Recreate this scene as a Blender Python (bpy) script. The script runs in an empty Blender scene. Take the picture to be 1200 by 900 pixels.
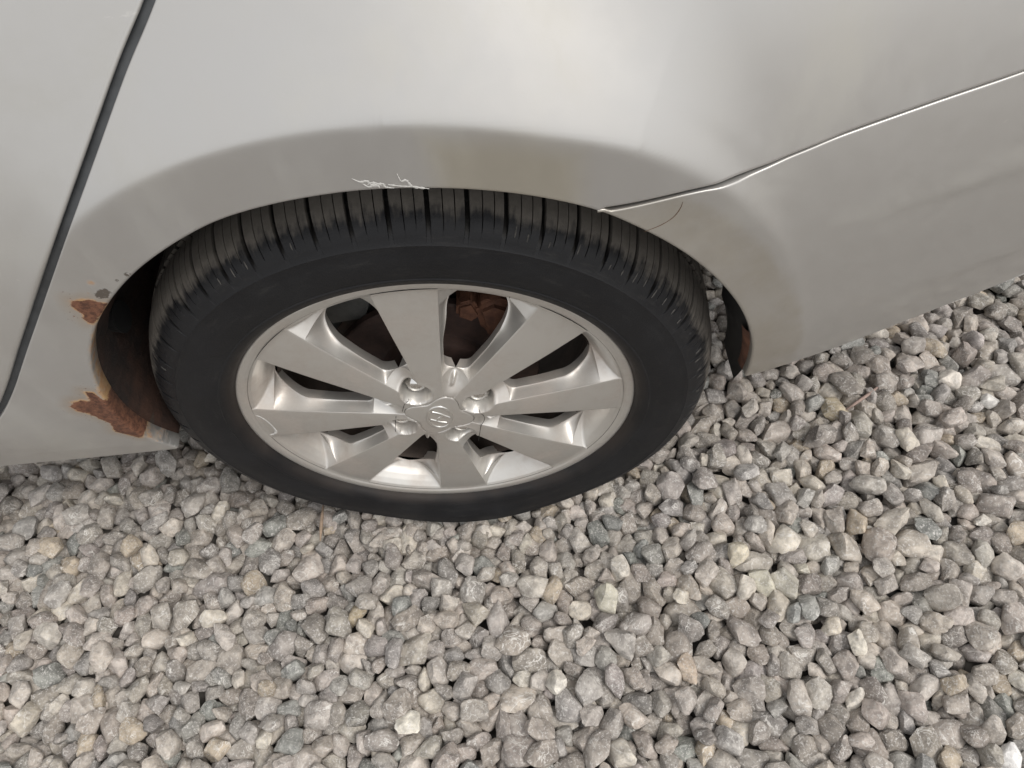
import bpy, bmesh, math
import numpy as np
from mathutils import Vector, Matrix, Quaternion

# ------------------------------------------------------------------ camera, sky, sun, exposure
sc = bpy.context.scene
col = sc.collection
cam_data = bpy.data.cameras.new('camera')
cam = bpy.data.objects.new('camera', cam_data)
col.objects.link(cam)
RX = Vector((0.99328368, -0.0467871, -0.10582292))
UX = Vector((0.09712558, 0.83421408, 0.54281995))
FX = Vector((-0.062882, 0.54945231, -0.83315545))
m = Matrix(((RX.x, UX.x, -FX.x), (RX.y, UX.y, -FX.y), (RX.z, UX.z, -FX.z))).to_4x4()
m.translation = Vector((0.13811934, -0.44721863, 1.00836071))
cam.matrix_world = m
cam_data.sensor_fit = 'HORIZONTAL'
cam_data.sensor_width = 36.0
cam_data.lens = 880.0 / 1200.0 * 36.0
cam_data.clip_start = 0.02
cam_data.clip_end = 2000.0
sc.camera = cam

SUN_EL, SUN_AZ = math.radians(54), math.radians(120)      # azimuth measured from +Y towards +X
world = bpy.data.worlds.new('World')
sc.world = world
world.use_nodes = True
wn, wl = world.node_tree.nodes, world.node_tree.links
bg = wn['Background']
sky = wn.new('ShaderNodeTexSky')
sky.sky_type = 'NISHITA'
sky.sun_disc = False
sky.sun_elevation = SUN_EL
sky.sun_rotation = SUN_AZ
sky.air_density = 1.0
sky.dust_density = 2.0
hs = wn.new('ShaderNodeHueSaturation')
hs.inputs['Saturation'].default_value = 0.32
wl.new(sky.outputs[0], hs.inputs['Color'])
cloud = wn.new('ShaderNodeTexNoise')                      # thin high overcast in front of the blue
cloud.inputs['Scale'].default_value = .8; cloud.inputs['Detail'].default_value = 3
tc = wn.new('ShaderNodeTexCoord'); wl.new(tc.outputs['Generated'], cloud.inputs['Vector'])
cr = wn.new('ShaderNodeMapRange'); wl.new(cloud.outputs['Fac'], cr.inputs[0])
cr.inputs[1].default_value, cr.inputs[2].default_value, cr.inputs[3].default_value, cr.inputs[4].default_value = .3, .7, .62, .74
mx = wn.new('ShaderNodeMix'); mx.data_type = 'RGBA'
wl.new(cr.outputs[0], mx.inputs[0]); wl.new(hs.outputs[0], mx.inputs[6]); mx.inputs[7].default_value = (7.1, 7.05, 7.0, 1)
wl.new(mx.outputs[2], bg.inputs[0])
bg.inputs[1].default_value = 0.12

sun_data = bpy.data.lights.new('sun', 'SUN')
sun_data.energy = 1.45
sun_data.angle = math.radians(22)
sun_data.color = (1.0, 0.955, 0.90)
sun = bpy.data.objects.new('sun', sun_data)
col.objects.link(sun)
sd = Vector((math.sin(SUN_AZ) * math.cos(SUN_EL), math.cos(SUN_AZ) * math.cos(SUN_EL), math.sin(SUN_EL)))
sun.rotation_euler = sd.to_track_quat('Z', 'Y').to_euler()
sun.location = sd * 5

sc.view_settings.view_transform = 'Standard'
sc.view_settings.look = 'None'
sc.view_settings.exposure = 0.48
sc.view_settings.gamma = 1.0

# ------------------------------------------------------------------ helpers
HZ = 0.29          # height of the wheel centre
def rad(a): return a * math.pi / 180

def mesh_obj(name, V, F, mat=None, parent=None, smooth=True, sharp=None, attrs=None, loc=None):
    me = bpy.data.meshes.new(name)
    V = np.asarray(V, dtype=np.float32)
    if isinstance(F, np.ndarray):
        n = F.shape[1]
        me.vertices.add(len(V)); me.vertices.foreach_set('co', V.ravel())
        me.loops.add(F.size); me.loops.foreach_set('vertex_index', F.astype(np.int32).ravel())
        me.polygons.add(len(F)); me.polygons.foreach_set('loop_start', np.arange(0, F.size, n, dtype=np.int32))
        me.update(calc_edges=True)
    else:
        me.from_pydata(V.tolist(), [], F)
    me.validate()
    if attrs:
        for k, a in attrs.items():
            a = np.asarray(a, dtype=np.float32)
            if a.ndim == 1:
                at = me.attributes.new(k, 'FLOAT', 'POINT'); at.data.foreach_set('value', a)
            else:
                at = me.attributes.new(k, 'FLOAT_COLOR', 'POINT'); at.data.foreach_set('color', a.ravel())
    me.polygons.foreach_set('use_smooth', [smooth] * len(me.polygons))
    if sharp is not None:
        me.set_sharp_from_angle(angle=rad(sharp))
    me.update()
    o = bpy.data.objects.new(name, me)
    if mat: me.materials.append(mat)
    col.objects.link(o)
    if parent: o.parent = parent
    if loc is not None: o.location = loc
    return o

def bm_obj(name, bm, mat=None, parent=None, smooth=True, sharp=35, loc=None):
    me = bpy.data.meshes.new(name)
    bmesh.ops.recalc_face_normals(bm, faces=bm.faces)
    bm.to_mesh(me); bm.free()
    me.polygons.foreach_set('use_smooth', [smooth] * len(me.polygons))
    if sharp is not None: me.set_sharp_from_angle(angle=rad(sharp))
    o = bpy.data.objects.new(name, me)
    if mat: me.materials.append(mat)
    col.objects.link(o)
    if parent: o.parent = parent
    if loc is not None: o.location = loc
    return o

def grid_faces(nu, nv, closed_u=False):
    iu = np.arange(nu if closed_u else nu - 1); iv = np.arange(nv - 1)
    A, B = np.meshgrid(iu, iv, indexing='ij')
    A2 = (A + 1) % nu
    return np.stack([A * nv + B, A * nv + B + 1, A2 * nv + B + 1, A2 * nv + B], -1).reshape(-1, 4)

def revolve(name, prof, mat, parent, seg=128, a0=0, a1=360, loc=None, sharp=40):
    """prof: list of (radius, y) turned round the Y axis"""
    closed = (a1 - a0) >= 360
    n = seg if closed else seg + 1
    th = np.radians(np.linspace(a0, a1, n, endpoint=not closed))
    pr = np.array(prof)
    V = np.stack([np.cos(th)[:, None] * pr[None, :, 0], np.broadcast_to(pr[None, :, 1], (n, len(pr))),
                  np.sin(th)[:, None] * pr[None, :, 0]], -1).reshape(-1, 3)
    return mesh_obj(name, V, grid_faces(n, len(pr), closed), mat, parent, True, sharp, loc=loc)

def tube(name, pts, r, mat, parent=None, seg=8, flat=1.0, taper=True):
    pts = [Vector(p) for p in pts]
    V, F = [], []
    n = len(pts)
    for i, p in enumerate(pts):
        t = (pts[min(i + 1, n - 1)] - pts[max(i - 1, 0)]).normalized()
        a = t.cross(Vector((0, 1, 0.01))).normalized(); b = t.cross(a).normalized()
        rr = r * (0.35 if taper and i in (0, n - 1) else 1)
        for k in range(seg):
            w = 2 * math.pi * k / seg
            V.append(p + a * rr * math.cos(w) + b * rr * flat * math.sin(w))
    for i in range(n - 1):
        for k in range(seg):
            F.append((i * seg + k, i * seg + (k + 1) % seg, (i + 1) * seg + (k + 1) % seg, (i + 1) * seg + k))
    F.append(tuple(range(seg))[::-1]); F.append(tuple((n - 1) * seg + k for k in range(seg)))
    return mesh_obj(name, V, F, mat, parent)

# ------------------------------------------------------------------ node material helpers
class NM:
    def __init__(self, name):
        self.m = bpy.data.materials.new(name); self.m.use_nodes = True
        self.t = self.m.node_tree; self.n = self.t.nodes; self.l = self.t.links
        self.b = self.n['Principled BSDF']
    def val(self, x, sock):
        if isinstance(x, (int, float)): sock.default_value = x
        elif isinstance(x, (tuple, list)): sock.default_value = tuple(x) + ((1,) if len(x) == 3 and sock.type == 'RGBA' else ())
        else: self.l.new(x, sock)
    def coord(self, kind='Object'): return self.n.new('ShaderNodeTexCoord').outputs[kind]
    def attr(self, name, out='Fac'):
        a = self.n.new('ShaderNodeAttribute'); a.attribute_name = name; return a.outputs[out]
    def noise(self, vec, scale, detail=4, rough=0.55, dist=0.0, out='Fac'):
        q = self.n.new('ShaderNodeTexNoise'); self.l.new(vec, q.inputs['Vector'])
        q.inputs['Scale'].default_value = scale; q.inputs['Detail'].default_value = detail
        q.inputs['Roughness'].default_value = rough; q.inputs['Distortion'].default_value = dist
        return q.outputs[out]
    def voro(self, vec, scale, feature='F1', out='Distance'):
        q = self.n.new('ShaderNodeTexVoronoi'); q.feature = feature; self.l.new(vec, q.inputs['Vector'])
        q.inputs['Scale'].default_value = scale; return q.outputs[out]
    def math(self, op, a, b=0.0, c=0.0, clamp=False):
        q = self.n.new('ShaderNodeMath'); q.operation = op; q.use_clamp = clamp
        self.val(a, q.inputs[0]); self.val(b, q.inputs[1]); self.val(c, q.inputs[2]); return q.outputs[0]
    def ramp(self, x, lo, hi, a=0.0, b=1.0, smooth=True):
        q = self.n.new('ShaderNodeMapRange'); q.interpolation_type = 'SMOOTHSTEP' if smooth else 'LINEAR'
        self.val(x, q.inputs[0]); self.val(lo, q.inputs[1]); self.val(hi, q.inputs[2])
        self.val(a, q.inputs[3]); self.val(b, q.inputs[4]); return q.outputs[0]
    def mix(self, f, a, b, mode='MIX'):
        q = self.n.new('ShaderNodeMix'); q.data_type = 'RGBA'; q.blend_type = mode
        self.val(f, q.inputs[0]); self.val(a, q.inputs[6]); self.val(b, q.inputs[7]); return q.outputs[2]
    def mixf(self, f, a, b):
        q = self.n.new('ShaderNodeMix'); q.data_type = 'FLOAT'
        self.val(f, q.inputs[0]); self.val(a, q.inputs[2]); self.val(b, q.inputs[3]); return q.outputs[0]
    def mapping(self, vec, scale=(1, 1, 1), loc=(0, 0, 0)):
        q = self.n.new('ShaderNodeMapping'); self.l.new(vec, q.inputs[0])
        q.inputs['Scale'].default_value = scale; q.inputs['Location'].default_value = loc; return q.outputs[0]
    def bump(self, h, strength=0.3, dist=0.002):
        q = self.n.new('ShaderNodeBump'); q.inputs['Strength'].default_value = strength
        q.inputs['Distance'].default_value = dist; self.l.new(h, q.inputs['Height'])
        self.l.new(q.outputs[0], self.b.inputs['Normal'])
    def set(self, **k):
        for a, v in k.items(): self.val(v, self.b.inputs[a.replace('_', ' ')])
        return self.m

# ------------------------------------------------------------------ materials
def mat_paint():
    q = NM('silver_paint'); c = q.coord()
    big = q.noise(c, 5, 3, .5); fine = q.noise(c, 60, 5, .65); grit = q.noise(c, 500, 2, .6)
    dirt = q.ramp(q.noise(q.mapping(c, (6, 6, 1.5)), 2.2, 5, .6), .48, .78)
    base = q.mix(q.math('MULTIPLY', dirt, .35), (.460, .450, .432), (.38, .365, .31))
    base = q.mix(q.ramp(big, .35, .65, 0, .25), base, (.465, .470, .475))
    rust = q.attr('rust'); bare = q.attr('bare'); fr = q.attr('fringe'); halo = q.attr('halo'); stain = q.attr('stain')
    wob = q.math('MULTIPLY', q.math('SUBTRACT', q.noise(c, 260, 5, .7), .5), .006)
    wob2 = q.math('MULTIPLY', q.math('SUBTRACT', q.noise(c, 90, 5, .7), .5), .012)
    speck = q.math('MULTIPLY', q.ramp(q.noise(c, 330, 3, .6), .64, .68), q.math('MULTIPLY', q.ramp(rust, .002, .022, 1, 0), q.ramp(q.noise(c, 45, 2, .5), .42, .55)))
    rm = q.ramp(q.math('ADD', rust, wob), -.0006, .0006, 1, 0)
    rm = q.math('MAXIMUM', rm, speck)
    bm_ = q.ramp(q.math('ADD', bare, wob), -.0006, .0008, 1, 0)
    bm_ = q.math('MULTIPLY', bm_, q.ramp(q.noise(c, 260, 3, .5), .33, .43))
    om = q.math('MAXIMUM', q.ramp(q.math('ADD', rust, wob2), -.001, .0034, .85, 0), q.ramp(q.math('ADD', fr, wob2), .0005, .005, .85, 0))
    om = q.math('MAXIMUM', om, q.ramp(q.math('ADD', halo, wob), -.001, .004, .9, 0))
    stn = q.math('MULTIPLY', q.ramp(q.math('ADD', stain, q.math('MULTIPLY', q.math('SUBTRACT', big, .5), .04)), -.02, .012, 1, 0), .5)
    base = q.mix(stn, base, (.40, .36, .26))
    orange = q.mix(q.ramp(fine, .35, .65), (.34, .15, .04), (.44, .27, .11))
    brown = q.mix(q.ramp(q.noise(c, 180, 5, .75), .35, .65), (.070, .028, .016), (.19, .082, .045))
    base = q.mix(q.ramp(q.math('ADD', rust, wob2), .0, .016, .38, 0), base, (.40, .29, .19))
    base = q.mix(om, base, orange)
    base = q.mix(rm, base, brown)
    base = q.mix(bm_, base, (.09, .075, .06))
    any_ = q.math('MAXIMUM', q.math('MAXIMUM', rm, om), bm_)
    met = q.math('SUBTRACT', .66, q.math('MULTIPLY', any_, .66), clamp=True)
    met = q.math('SUBTRACT', met, q.math('MULTIPLY', dirt, .2), clamp=True)
    rough = q.math('ADD', q.ramp(fine, .3, .7, .38, .44), q.math('MULTIPLY', dirt, .12))
    rough = q.mixf(any_, rough, .85)
    coat = q.math('SUBTRACT', .3, any_, clamp=True)
    h = q.math('ADD', q.math('MULTIPLY', grit, .04), q.math('MULTIPLY', big, .35))
    h = q.math('SUBTRACT', h, q.math('MULTIPLY', rm, q.math('ADD', .35, q.noise(c, 300, 5, .8))))
    q.bump(h, .35, .0016)
    return q.set(Base_Color=base, Metallic=met, Roughness=rough, Coat_Weight=coat, Coat_Roughness=.1)

def mat_plainpaint():
    q = NM('silver_panel_paint'); c = q.coord()
    big = q.noise(c, 5, 3, .5); fine = q.noise(c, 60, 5, .65); grit = q.noise(c, 500, 2, .6)
    dirt = q.ramp(q.noise(q.mapping(c, (2.5, 6, 5)), 2.0, 6, .62), .46, .75)
    scuff = q.ramp(q.noise(q.mapping(c, (5, 9, 22), (.3, 0, .1)), 3, 5, .7, .6), .66, .74)
    base = q.mix(q.math('MULTIPLY', dirt, .4), (.460, .450, .432), (.39, .38, .345))
    base = q.mix(q.math('MULTIPLY', scuff, .35), base, (.66, .64, .60))
    mp = q.mapping(c, (1, 0, 1), (0, 0, -HZ))
    ln = q.n.new('ShaderNodeVectorMath'); ln.operation = 'LENGTH'; q.l.new(mp, ln.inputs[0])       # road spray thrown up round the wheel arch
    wn_ = q.math('MULTIPLY', q.math('SUBTRACT', q.noise(c, 24, 5, .65), .5), .03)
    spray = q.math('MULTIPLY', q.ramp(q.math('ADD', ln.outputs['Value'], wn_), .388, .402, 1, 0), q.ramp(q.noise(c, 16, 6, .7), .30, .70, .25, .62))
    base = q.mix(spray, base, (.36, .325, .265))
    q.bump(q.math('ADD', q.math('MULTIPLY', grit, .04), q.math('MULTIPLY', big, .45)), .35, .0016)
    return q.set(Base_Color=base, Metallic=q.ramp(dirt, 0, 1, .66, .54), Roughness=q.math('ADD', q.ramp(fine, .3, .7, .38, .44), q.math('MULTIPLY', dirt, .1)), Coat_Weight=.3, Coat_Roughness=.1)

def simple(name, colr, rough=.7, metal=0.0, var=.3, scale=40, bump=.3, dist=.001, col2=None):
    q = NM(name); c = q.coord()
    n = q.noise(c, scale, 6, .65)
    base = q.mix(q.ramp(n, .3, .7), colr, col2 if col2 else tuple(x * (1 - var) for x in colr))
    q.bump(q.noise(c, scale * 4, 5, .7), bump, dist)
    return q.set(Base_Color=base, Metallic=metal, Roughness=rough)

def mat_alloy():
    q = NM('alloy_silver'); c = q.coord()
    n1 = q.noise(c, 14, 5, .6); n2 = q.noise(c, 90, 5, .7); sp = q.noise(c, 420, 3, .6)
    deep = q.ramp(q.attr('depth'), .008, .04)                       # brake dust settles in the deep parts
    d = q.math('MULTIPLY', q.math('ADD', q.ramp(n1, .42, .68, 0, .55), q.math('MULTIPLY', deep, .35)), q.ramp(n2, .25, .75, .55, 1), clamp=True)
    base = q.mix(d, (.62, .605, .575), (.38, .31, .255))
    chip = q.ramp(sp, .70, .74)
    base = q.mix(q.math('MULTIPLY', chip, .5), base, (.75, .74, .72))
    q.bump(q.math('ADD', n2, q.math('MULTIPLY', sp, .5)), .12, .0006)
    return q.set(Base_Color=base, Metallic=q.ramp(d, 0, 1, .80, .35), Roughness=q.ramp(d, 0, 1, .42, .66))

def mat_tyre():
    q = NM('tyre_rubber'); c = q.coord()
    s = q.attr('band')              # 0 at the bead, 1 at the shoulder, 2 on the tread
    uv = q.n.new('ShaderNodeCombineXYZ'); q.l.new(q.attr('arc'), uv.inputs[0]); q.l.new(s, uv.inputs[1])
    streak = q.noise(q.mapping(uv.outputs[0], (150, 2.0, 1)), 1.0, 4, .6)
    blot = q.noise(q.mapping(uv.outputs[0], (45, 5, 1)), 1.0, 4, .6)
    edge = q.math('ADD', s, q.math('ADD', q.math('MULTIPLY', q.math('SUBTRACT', streak, .5), .42), q.math('MULTIPLY', q.math('SUBTRACT', blot, .5), .28)))
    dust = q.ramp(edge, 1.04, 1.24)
    fleck = q.math('MULTIPLY', q.ramp(q.noise(q.mapping(uv.outputs[0], (70, 14, 1), (3, 1, 0)), 1, 5, .8), .66, .73), q.ramp(s, .72, 1.0))
    fade = q.ramp(q.noise(c, 18, 5, .6), .35, .75)
    blk = q.mix(fade, (.0065, .0068, .0082), (.0115, .0116, .0128))
    near = q.ramp(s, .0, .28, .55, 0)
    blk = q.mix(q.math('MULTIPLY', near, q.ramp(q.noise(c, 9, 3, .5), .3, .6)), blk, (.045, .034, .027))
    scf = q.math('MULTIPLY', q.ramp(q.noise(q.mapping(uv.outputs[0], (22, 9, 1), (1, 5, 0)), 1, 6, .75), .52, .80), .35)
    blk = q.mix(scf, blk, (.055, .052, .048))
    br = q.mix(q.noise(c, 120, 5, .7), (.075, .067, .058), (.155, .14, .122))
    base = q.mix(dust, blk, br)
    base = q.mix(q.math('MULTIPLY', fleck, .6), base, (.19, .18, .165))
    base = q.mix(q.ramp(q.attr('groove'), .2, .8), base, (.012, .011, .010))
    rough = q.mixf(dust, q.ramp(fade, 0, 1, .52, .66), .9)
    q.bump(q.math('ADD', q.noise(c, 700, 3, .6), q.math('MULTIPLY', q.noise(c, 140, 4, .6), .6)), .3, .0007)
    return q.set(Base_Color=base, Roughness=rough, Specular_IOR_Level=.3)

def mat_stone(kind):
    q = NM('gravel_stone_' + kind); c = q.coord()
    if kind == 'single':
        oi = q.n.new('ShaderNodeObjectInfo'); tint = oi.outputs['Color']
        va = q.n.new('ShaderNodeVectorMath'); va.operation = 'MULTIPLY_ADD'
        q.l.new(oi.outputs['Location'], va.inputs[0]); va.inputs[1].default_value = (37, 41, 29); q.l.new(c, va.inputs[2]); c = va.outputs[0]
    else:
        tint = q.attr('tint', 'Color')
    n1 = q.noise(c, 75, 6, .62, .5); n2 = q.noise(c, 420, 5, .7); n3 = q.noise(c, 30, 2, .5)
    vein = q.ramp(q.math('ABSOLUTE', q.math('SUBTRACT', q.noise(c, 48, 4, .55, 1.2), .5)), .0, .022, 1, 0)
    vein = q.math('MULTIPLY', vein, q.ramp(n3, .5, .62))
    base = q.mix(q.ramp(n1, .3, .72, 0, 1), q.mix(1.0, tint, (.62, .61, .61), 'MULTIPLY'), q.mix(1.0, tint, (1.28, 1.26, 1.24), 'MULTIPLY'))
    n4 = q.noise(c, 170, 4, .6)
    base = q.mix(q.ramp(n4, .45, .62, 0, .35), base, q.mix(1.0, base, (.62, .61, .60), 'MULTIPLY'))
    base = q.mix(q.ramp(n2, .52, .66, 0, .75), base, (.60, .58, .55))
    base = q.mix(q.ramp(n2, .25, .42, .5, 0), base, (.13, .12, .115))
    base = q.mix(q.math('MULTIPLY', vein, .8), base, (.70, .68, .64))
    q.bump(q.math('ADD', q.math('MULTIPLY', n1, 1.2), q.math('MULTIPLY', n2, .6)), .8, .0026)
    return q.set(Base_Color=base, Roughness=.82, Specular_IOR_Level=.35)

PAINT, PANEL, ALLOY, TYRE = mat_paint(), mat_plainpaint(), mat_alloy(), mat_tyre()
STONE1, STONE2 = mat_stone('single'), mat_stone('pile')
LINER = simple('wheel_arch_liner', (.020, .017, .015), .85, 0, .3, 30, .5, .002, (.045, .026, .017))
RUSTY = simple('rusty_steel', (.070, .030, .018), .8, .2, .3, 60, .6, .0015, (.16, .070, .040))
DIRTYRIM = simple('dirty_rim_inside', (.055, .042, .035), .7, .3, .3, 30, .4, .001, (.10, .075, .06))
DARKRUST = simple('dark_rusty_disc', (.032, .020, .017), .7, .3, .3, 50, .5, .001, (.06, .034, .027))
CAST = simple('cast_grey_metal', (.11, .11, .105), .55, .4, .3, 60, .4, .001)
BLACK = simple('black_rubber', (.012, .012, .012), .6, 0, .3, 60, .3, .0005)
DARKLINE = simple('dark_hairline', (.02, .018, .016), .8, 0, .3, 60, .1, .0002)
SCRATCH = simple('pale_scratch', (.60, .59, .56), .7, .0, .2, 300, .4, .0003)
CHROME = simple('chrome', (.78, .77, .75), .12, 1.0, .1, 80, .05, .0003)
EMB = simple('emblem_metal', (.74, .73, .70), .28, .9, .1, 120, .1, .0003)
BARK = simple('dry_stalk', (.34, .25, .18), .85, 0, .3, 200, .5, .0006)
def mat_ground():
    q = NM('gravel_bed'); c = q.coord()
    v = q.voro(c, 36, 'F1', 'Color'); d = q.voro(c, 36)
    sx = q.n.new('ShaderNodeSeparateColor'); q.l.new(v, sx.inputs[0])
    stone = q.mix(sx.outputs[0], (.17, .16, .15), (.36, .335, .305))
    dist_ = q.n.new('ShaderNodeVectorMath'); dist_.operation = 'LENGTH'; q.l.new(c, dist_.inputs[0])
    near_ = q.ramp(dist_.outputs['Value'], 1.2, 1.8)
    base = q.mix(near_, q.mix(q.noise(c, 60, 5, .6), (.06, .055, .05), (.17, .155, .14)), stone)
    q.bump(q.math('MULTIPLY', d, -1.0), 1.0, .012)
    return q.set(Base_Color=base, Roughness=.9)
GROUND = mat_ground()

# ------------------------------------------------------------------ the body surface of the car
RT = [(-40, .36), (0, .398), (20, .400), (45, .413), (60, .415), (70, .411), (110, .412), (122, .410), (135, .405), (150, .40), (170, .39), (200, .385)]
def theta(x, z):
    th = np.degrees(np.arctan2(z - HZ, x)); return np.where(th < -90, th + 360, th)
def surf(x, z):
    """depth y of the painted side of the car over the point (x, z)"""
    x = np.asarray(x, float); z = np.asarray(z, float)
    u = np.clip(x - .1, 0, 9)
    P = np.where(x > .1, .40 * np.clip(u, 0, .6) ** 2 / (1 + .35 * u), 0) + np.where(x > .7, .33 * (x - .7), 0)
    t = np.clip(.42 - z, 0, 1)
    tuck = .021 * (t / .15) ** 2
    tuck = np.where(t > .18, .021 * 1.44 + (t - .18) * .34 * 1.2, tuck)
    t2 = np.clip(z - .455, 0, 1)
    B = -.030 + tuck + .72 * t2 ** 2
    th = theta(x, z); rho = np.hypot(x, z - HZ)
    Rr = np.interp(th, [a for a, _ in RT], [b for _, b in RT])
    w = np.interp(th, [0, 35, 60, 110, 140, 165], [.6, .85, 1, 1, .45, .15])
    d_ = rho - Rr; d_ = .5 * (d_ + np.sqrt(d_ ** 2 + .003 ** 2)) - .0002
    A = -.032 + tuck + .72 * d_ + (1 - w) * .008
    k = .0035 + .012 * np.clip(d_ / .03, 0, 1)
    h = np.clip(.5 + .5 * (B - A) / k, 0, 1)
    e1, e2 = np.clip((x - .37) / .12, 0, 1), np.clip((x - .47) / .10, 0, 1)        # two shallow steps pressed into the bumper
    step = .0011 * e1 * (1 + np.tanh((.518 - z) / .007)) + .0011 * e2 * (1 + np.tanh((.386 - z) / .007))
    return B * (1 - h) + A * h - k * h * (1 - h) + P + step

ARCH = [(0.3444, 0.2875), (0.3405, 0.3389), (0.3333, 0.3817), (0.3179, 0.4279), (0.3016, 0.4615), (0.2839, 0.4904), (0.2594, 0.5241), (0.2344, 0.5518), (0.2057, 0.5785), (0.1792, 0.5992), (0.1477, 0.6158), (0.1171, 0.6278), (0.081, 0.6374), (0.0449, 0.6433), (0.0084, 0.6467), (-0.0359, 0.6452), (-0.0693, 0.641), (-0.1051, 0.6327), (-0.1431, 0.6158), (-0.1876, 0.59), (-0.2266, 0.5594), (-0.2588, 0.5278), (-0.2804, 0.4995), (-0.2973, 0.4683), (-0.3096, 0.436), (-0.3179, 0.3975), (-0.322, 0.3618), (-0.3189, 0.3165), (-0.3083, 0.2813)]
DOOR = [(.07, 1.0), (.03, .90), (-.01, .855), (-.05, .813), (-0.0937, 0.7662), (-0.1247, 0.7352), (-0.1705, 0.6858), (-0.2345, 0.617), (-0.2966, 0.5497), (-0.3403, 0.5023), (-0.3911, 0.4465), (-0.4338, 0.4049), (-.475, .375), (-.52, .359), (-.60, .350), (-.80, .343), (-1.1, .340)]
SEAM = [(.86, .630), (.65, .624), (0.514, 0.6183), (0.4454, 0.6152), (0.3789, 0.6092), (0.3465, 0.6035), (0.3160, 0.5985), (0.2955, 0.5982), (0.2806, 0.6003), (0.2634, 0.6020), (0.2473, 0.6019), (0.2311, 0.6009), (0.2052, 0.5994), (0.1792, 0.5992)]
def polar(P):
    P = np.array(P); th = theta(P[:, 0], P[:, 1]); r = np.hypot(P[:, 0], P[:, 1] - HZ); o = np.argsort(th)
    return th[o], r[o]
def smooth_curve(P, n=12):
    P = np.array(P); Q = []
    for i in range(len(P) - 1):
        p0, p1, p2, p3 = P[max(i - 1, 0)], P[i], P[i + 1], P[min(i + 2, len(P) - 1)]
        for t in np.arange(n) / n:
            Q.append(.5 * ((2 * p1) + (p2 - p0) * t + (2 * p0 - 5 * p1 + 4 * p2 - p3) * t * t + (3 * p1 - p0 - 3 * p2 + p3) * t ** 3))
    Q.append(P[-1]); return np.array(Q)
def offset_curve(Q, d):
    T = np.gradient(Q, axis=0); T /= np.linalg.norm(T, axis=1)[:, None]
    return Q + d * np.stack([T[:, 1], -T[:, 0]], 1)
ath, ar = polar(smooth_curve(ARCH)); ar = np.convolve(np.pad(ar, 6, mode='edge'), np.ones(13) / 13, 'valid')
dcv = smooth_curve(DOOR)
dth, dr = polar(dcv); d2th, d2r = polar(offset_curve(dcv, .0065))
scv = smooth_curve(SEAM); sth, sr = polar(scv)
arch_r = lambda t: np.interp(t, ath, ar)
door_r = lambda t: np.interp(t, dth, dr)
door2_r = lambda t: np.interp(t, d2th, d2r)
seam_r = lambda t: np.interp(t, sth, sr)
TH_ARCH1 = float(ath[-1]); TH_ARCH0 = float(ath[0]); TH_SEAM = float(sth[-1]); TH_DOOR = float(dth[0])
BUMPB = [(0.3444, 0.2875), (0.4184, 0.2942), (0.5139, 0.3057), (0.6672, 0.3108), (.86, .3165)]
bth, br_ = polar(BUMPB)
ZTOP, XR, XL = 1.0, .86, -1.1
def limit_r(t):
    s, c = np.sin(np.radians(t)), np.cos(np.radians(t))
    r = np.full_like(np.asarray(t, float), 9.)
    r = np.where(s > 1e-4, np.minimum(r, (ZTOP - HZ) / np.maximum(s, 1e-4)), r)
    r = np.where(s < -1e-4, np.minimum(r, (HZ - .279) / np.maximum(-s, 1e-4)), r)
    r = np.where(c > 1e-4, np.minimum(r, XR / np.maximum(c, 1e-4)), r)
    return np.where(c < -1e-4, np.minimum(r, XL / np.minimum(c, -1e-4)), r)

def panel(name, ths, rin, rout, nr, mat, parent, roll_in=.003, roll_out=.0015, lip_in=.015, lip_out=.012, gamma=1.5, attrs=False):
    ths = np.asarray(ths); n = len(ths)
    ri = rin(ths) + roll_in; ro = np.maximum(rout(ths) - roll_out, rin(ths) + roll_in + 1e-5)
    s = np.linspace(0, 1, nr) ** gamma
    R = ri[:, None] + (ro - ri)[:, None] * s[None]
    c, sn = np.cos(np.radians(ths)), np.sin(np.radians(ths))
    X = R * c[:, None]; Z = HZ + R * sn[:, None]; Y = surf(X, Z)
    cols = []
    def bnd(col_i, roll, lip, sgn):
        r0, x0, z0 = R[:, col_i], X[:, col_i], Z[:, col_i]
        dx, dz = np.gradient(x0), np.gradient(z0)
        L = np.maximum(np.hypot(dx, dz), 1e-9); nx, nz = dz / L, -dx / L        # normal to the edge in the panel's plane
        flip = np.where(nx * c + nz * sn > 0, 1, -1) * sgn; nx, nz = nx * flip, nz * flip
        out = []
        for a in (25, 50, 72, 90):
            x, z = x0 + nx * roll * math.sin(rad(a)), z0 + nz * roll * math.sin(rad(a))
            out.append((x, surf(x, z) + roll * (1 - math.cos(rad(a))), z))
        x, y, z = out[-1]
        out.append((x, y + lip, z))
        out.append((x - nx * .004, y + lip + .001, z - nz * .004))
        return out
    left = bnd(0, roll_in, lip_in, -1)[::-1]; right = bnd(nr - 1, roll_out, lip_out, 1)
    cols = left + [(X[:, j], Y[:, j], Z[:, j]) for j in range(nr)] + right
    V = np.stack([np.stack(q, 1) for q in cols], 1).reshape(-1, 3)
    F = grid_faces(n, len(cols))
    at = None
    if attrs:
        at = paint_attrs(V)
    o = mesh_obj(name, V, F[:, ::-1], mat, parent, True, None, at)
    return o

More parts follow.
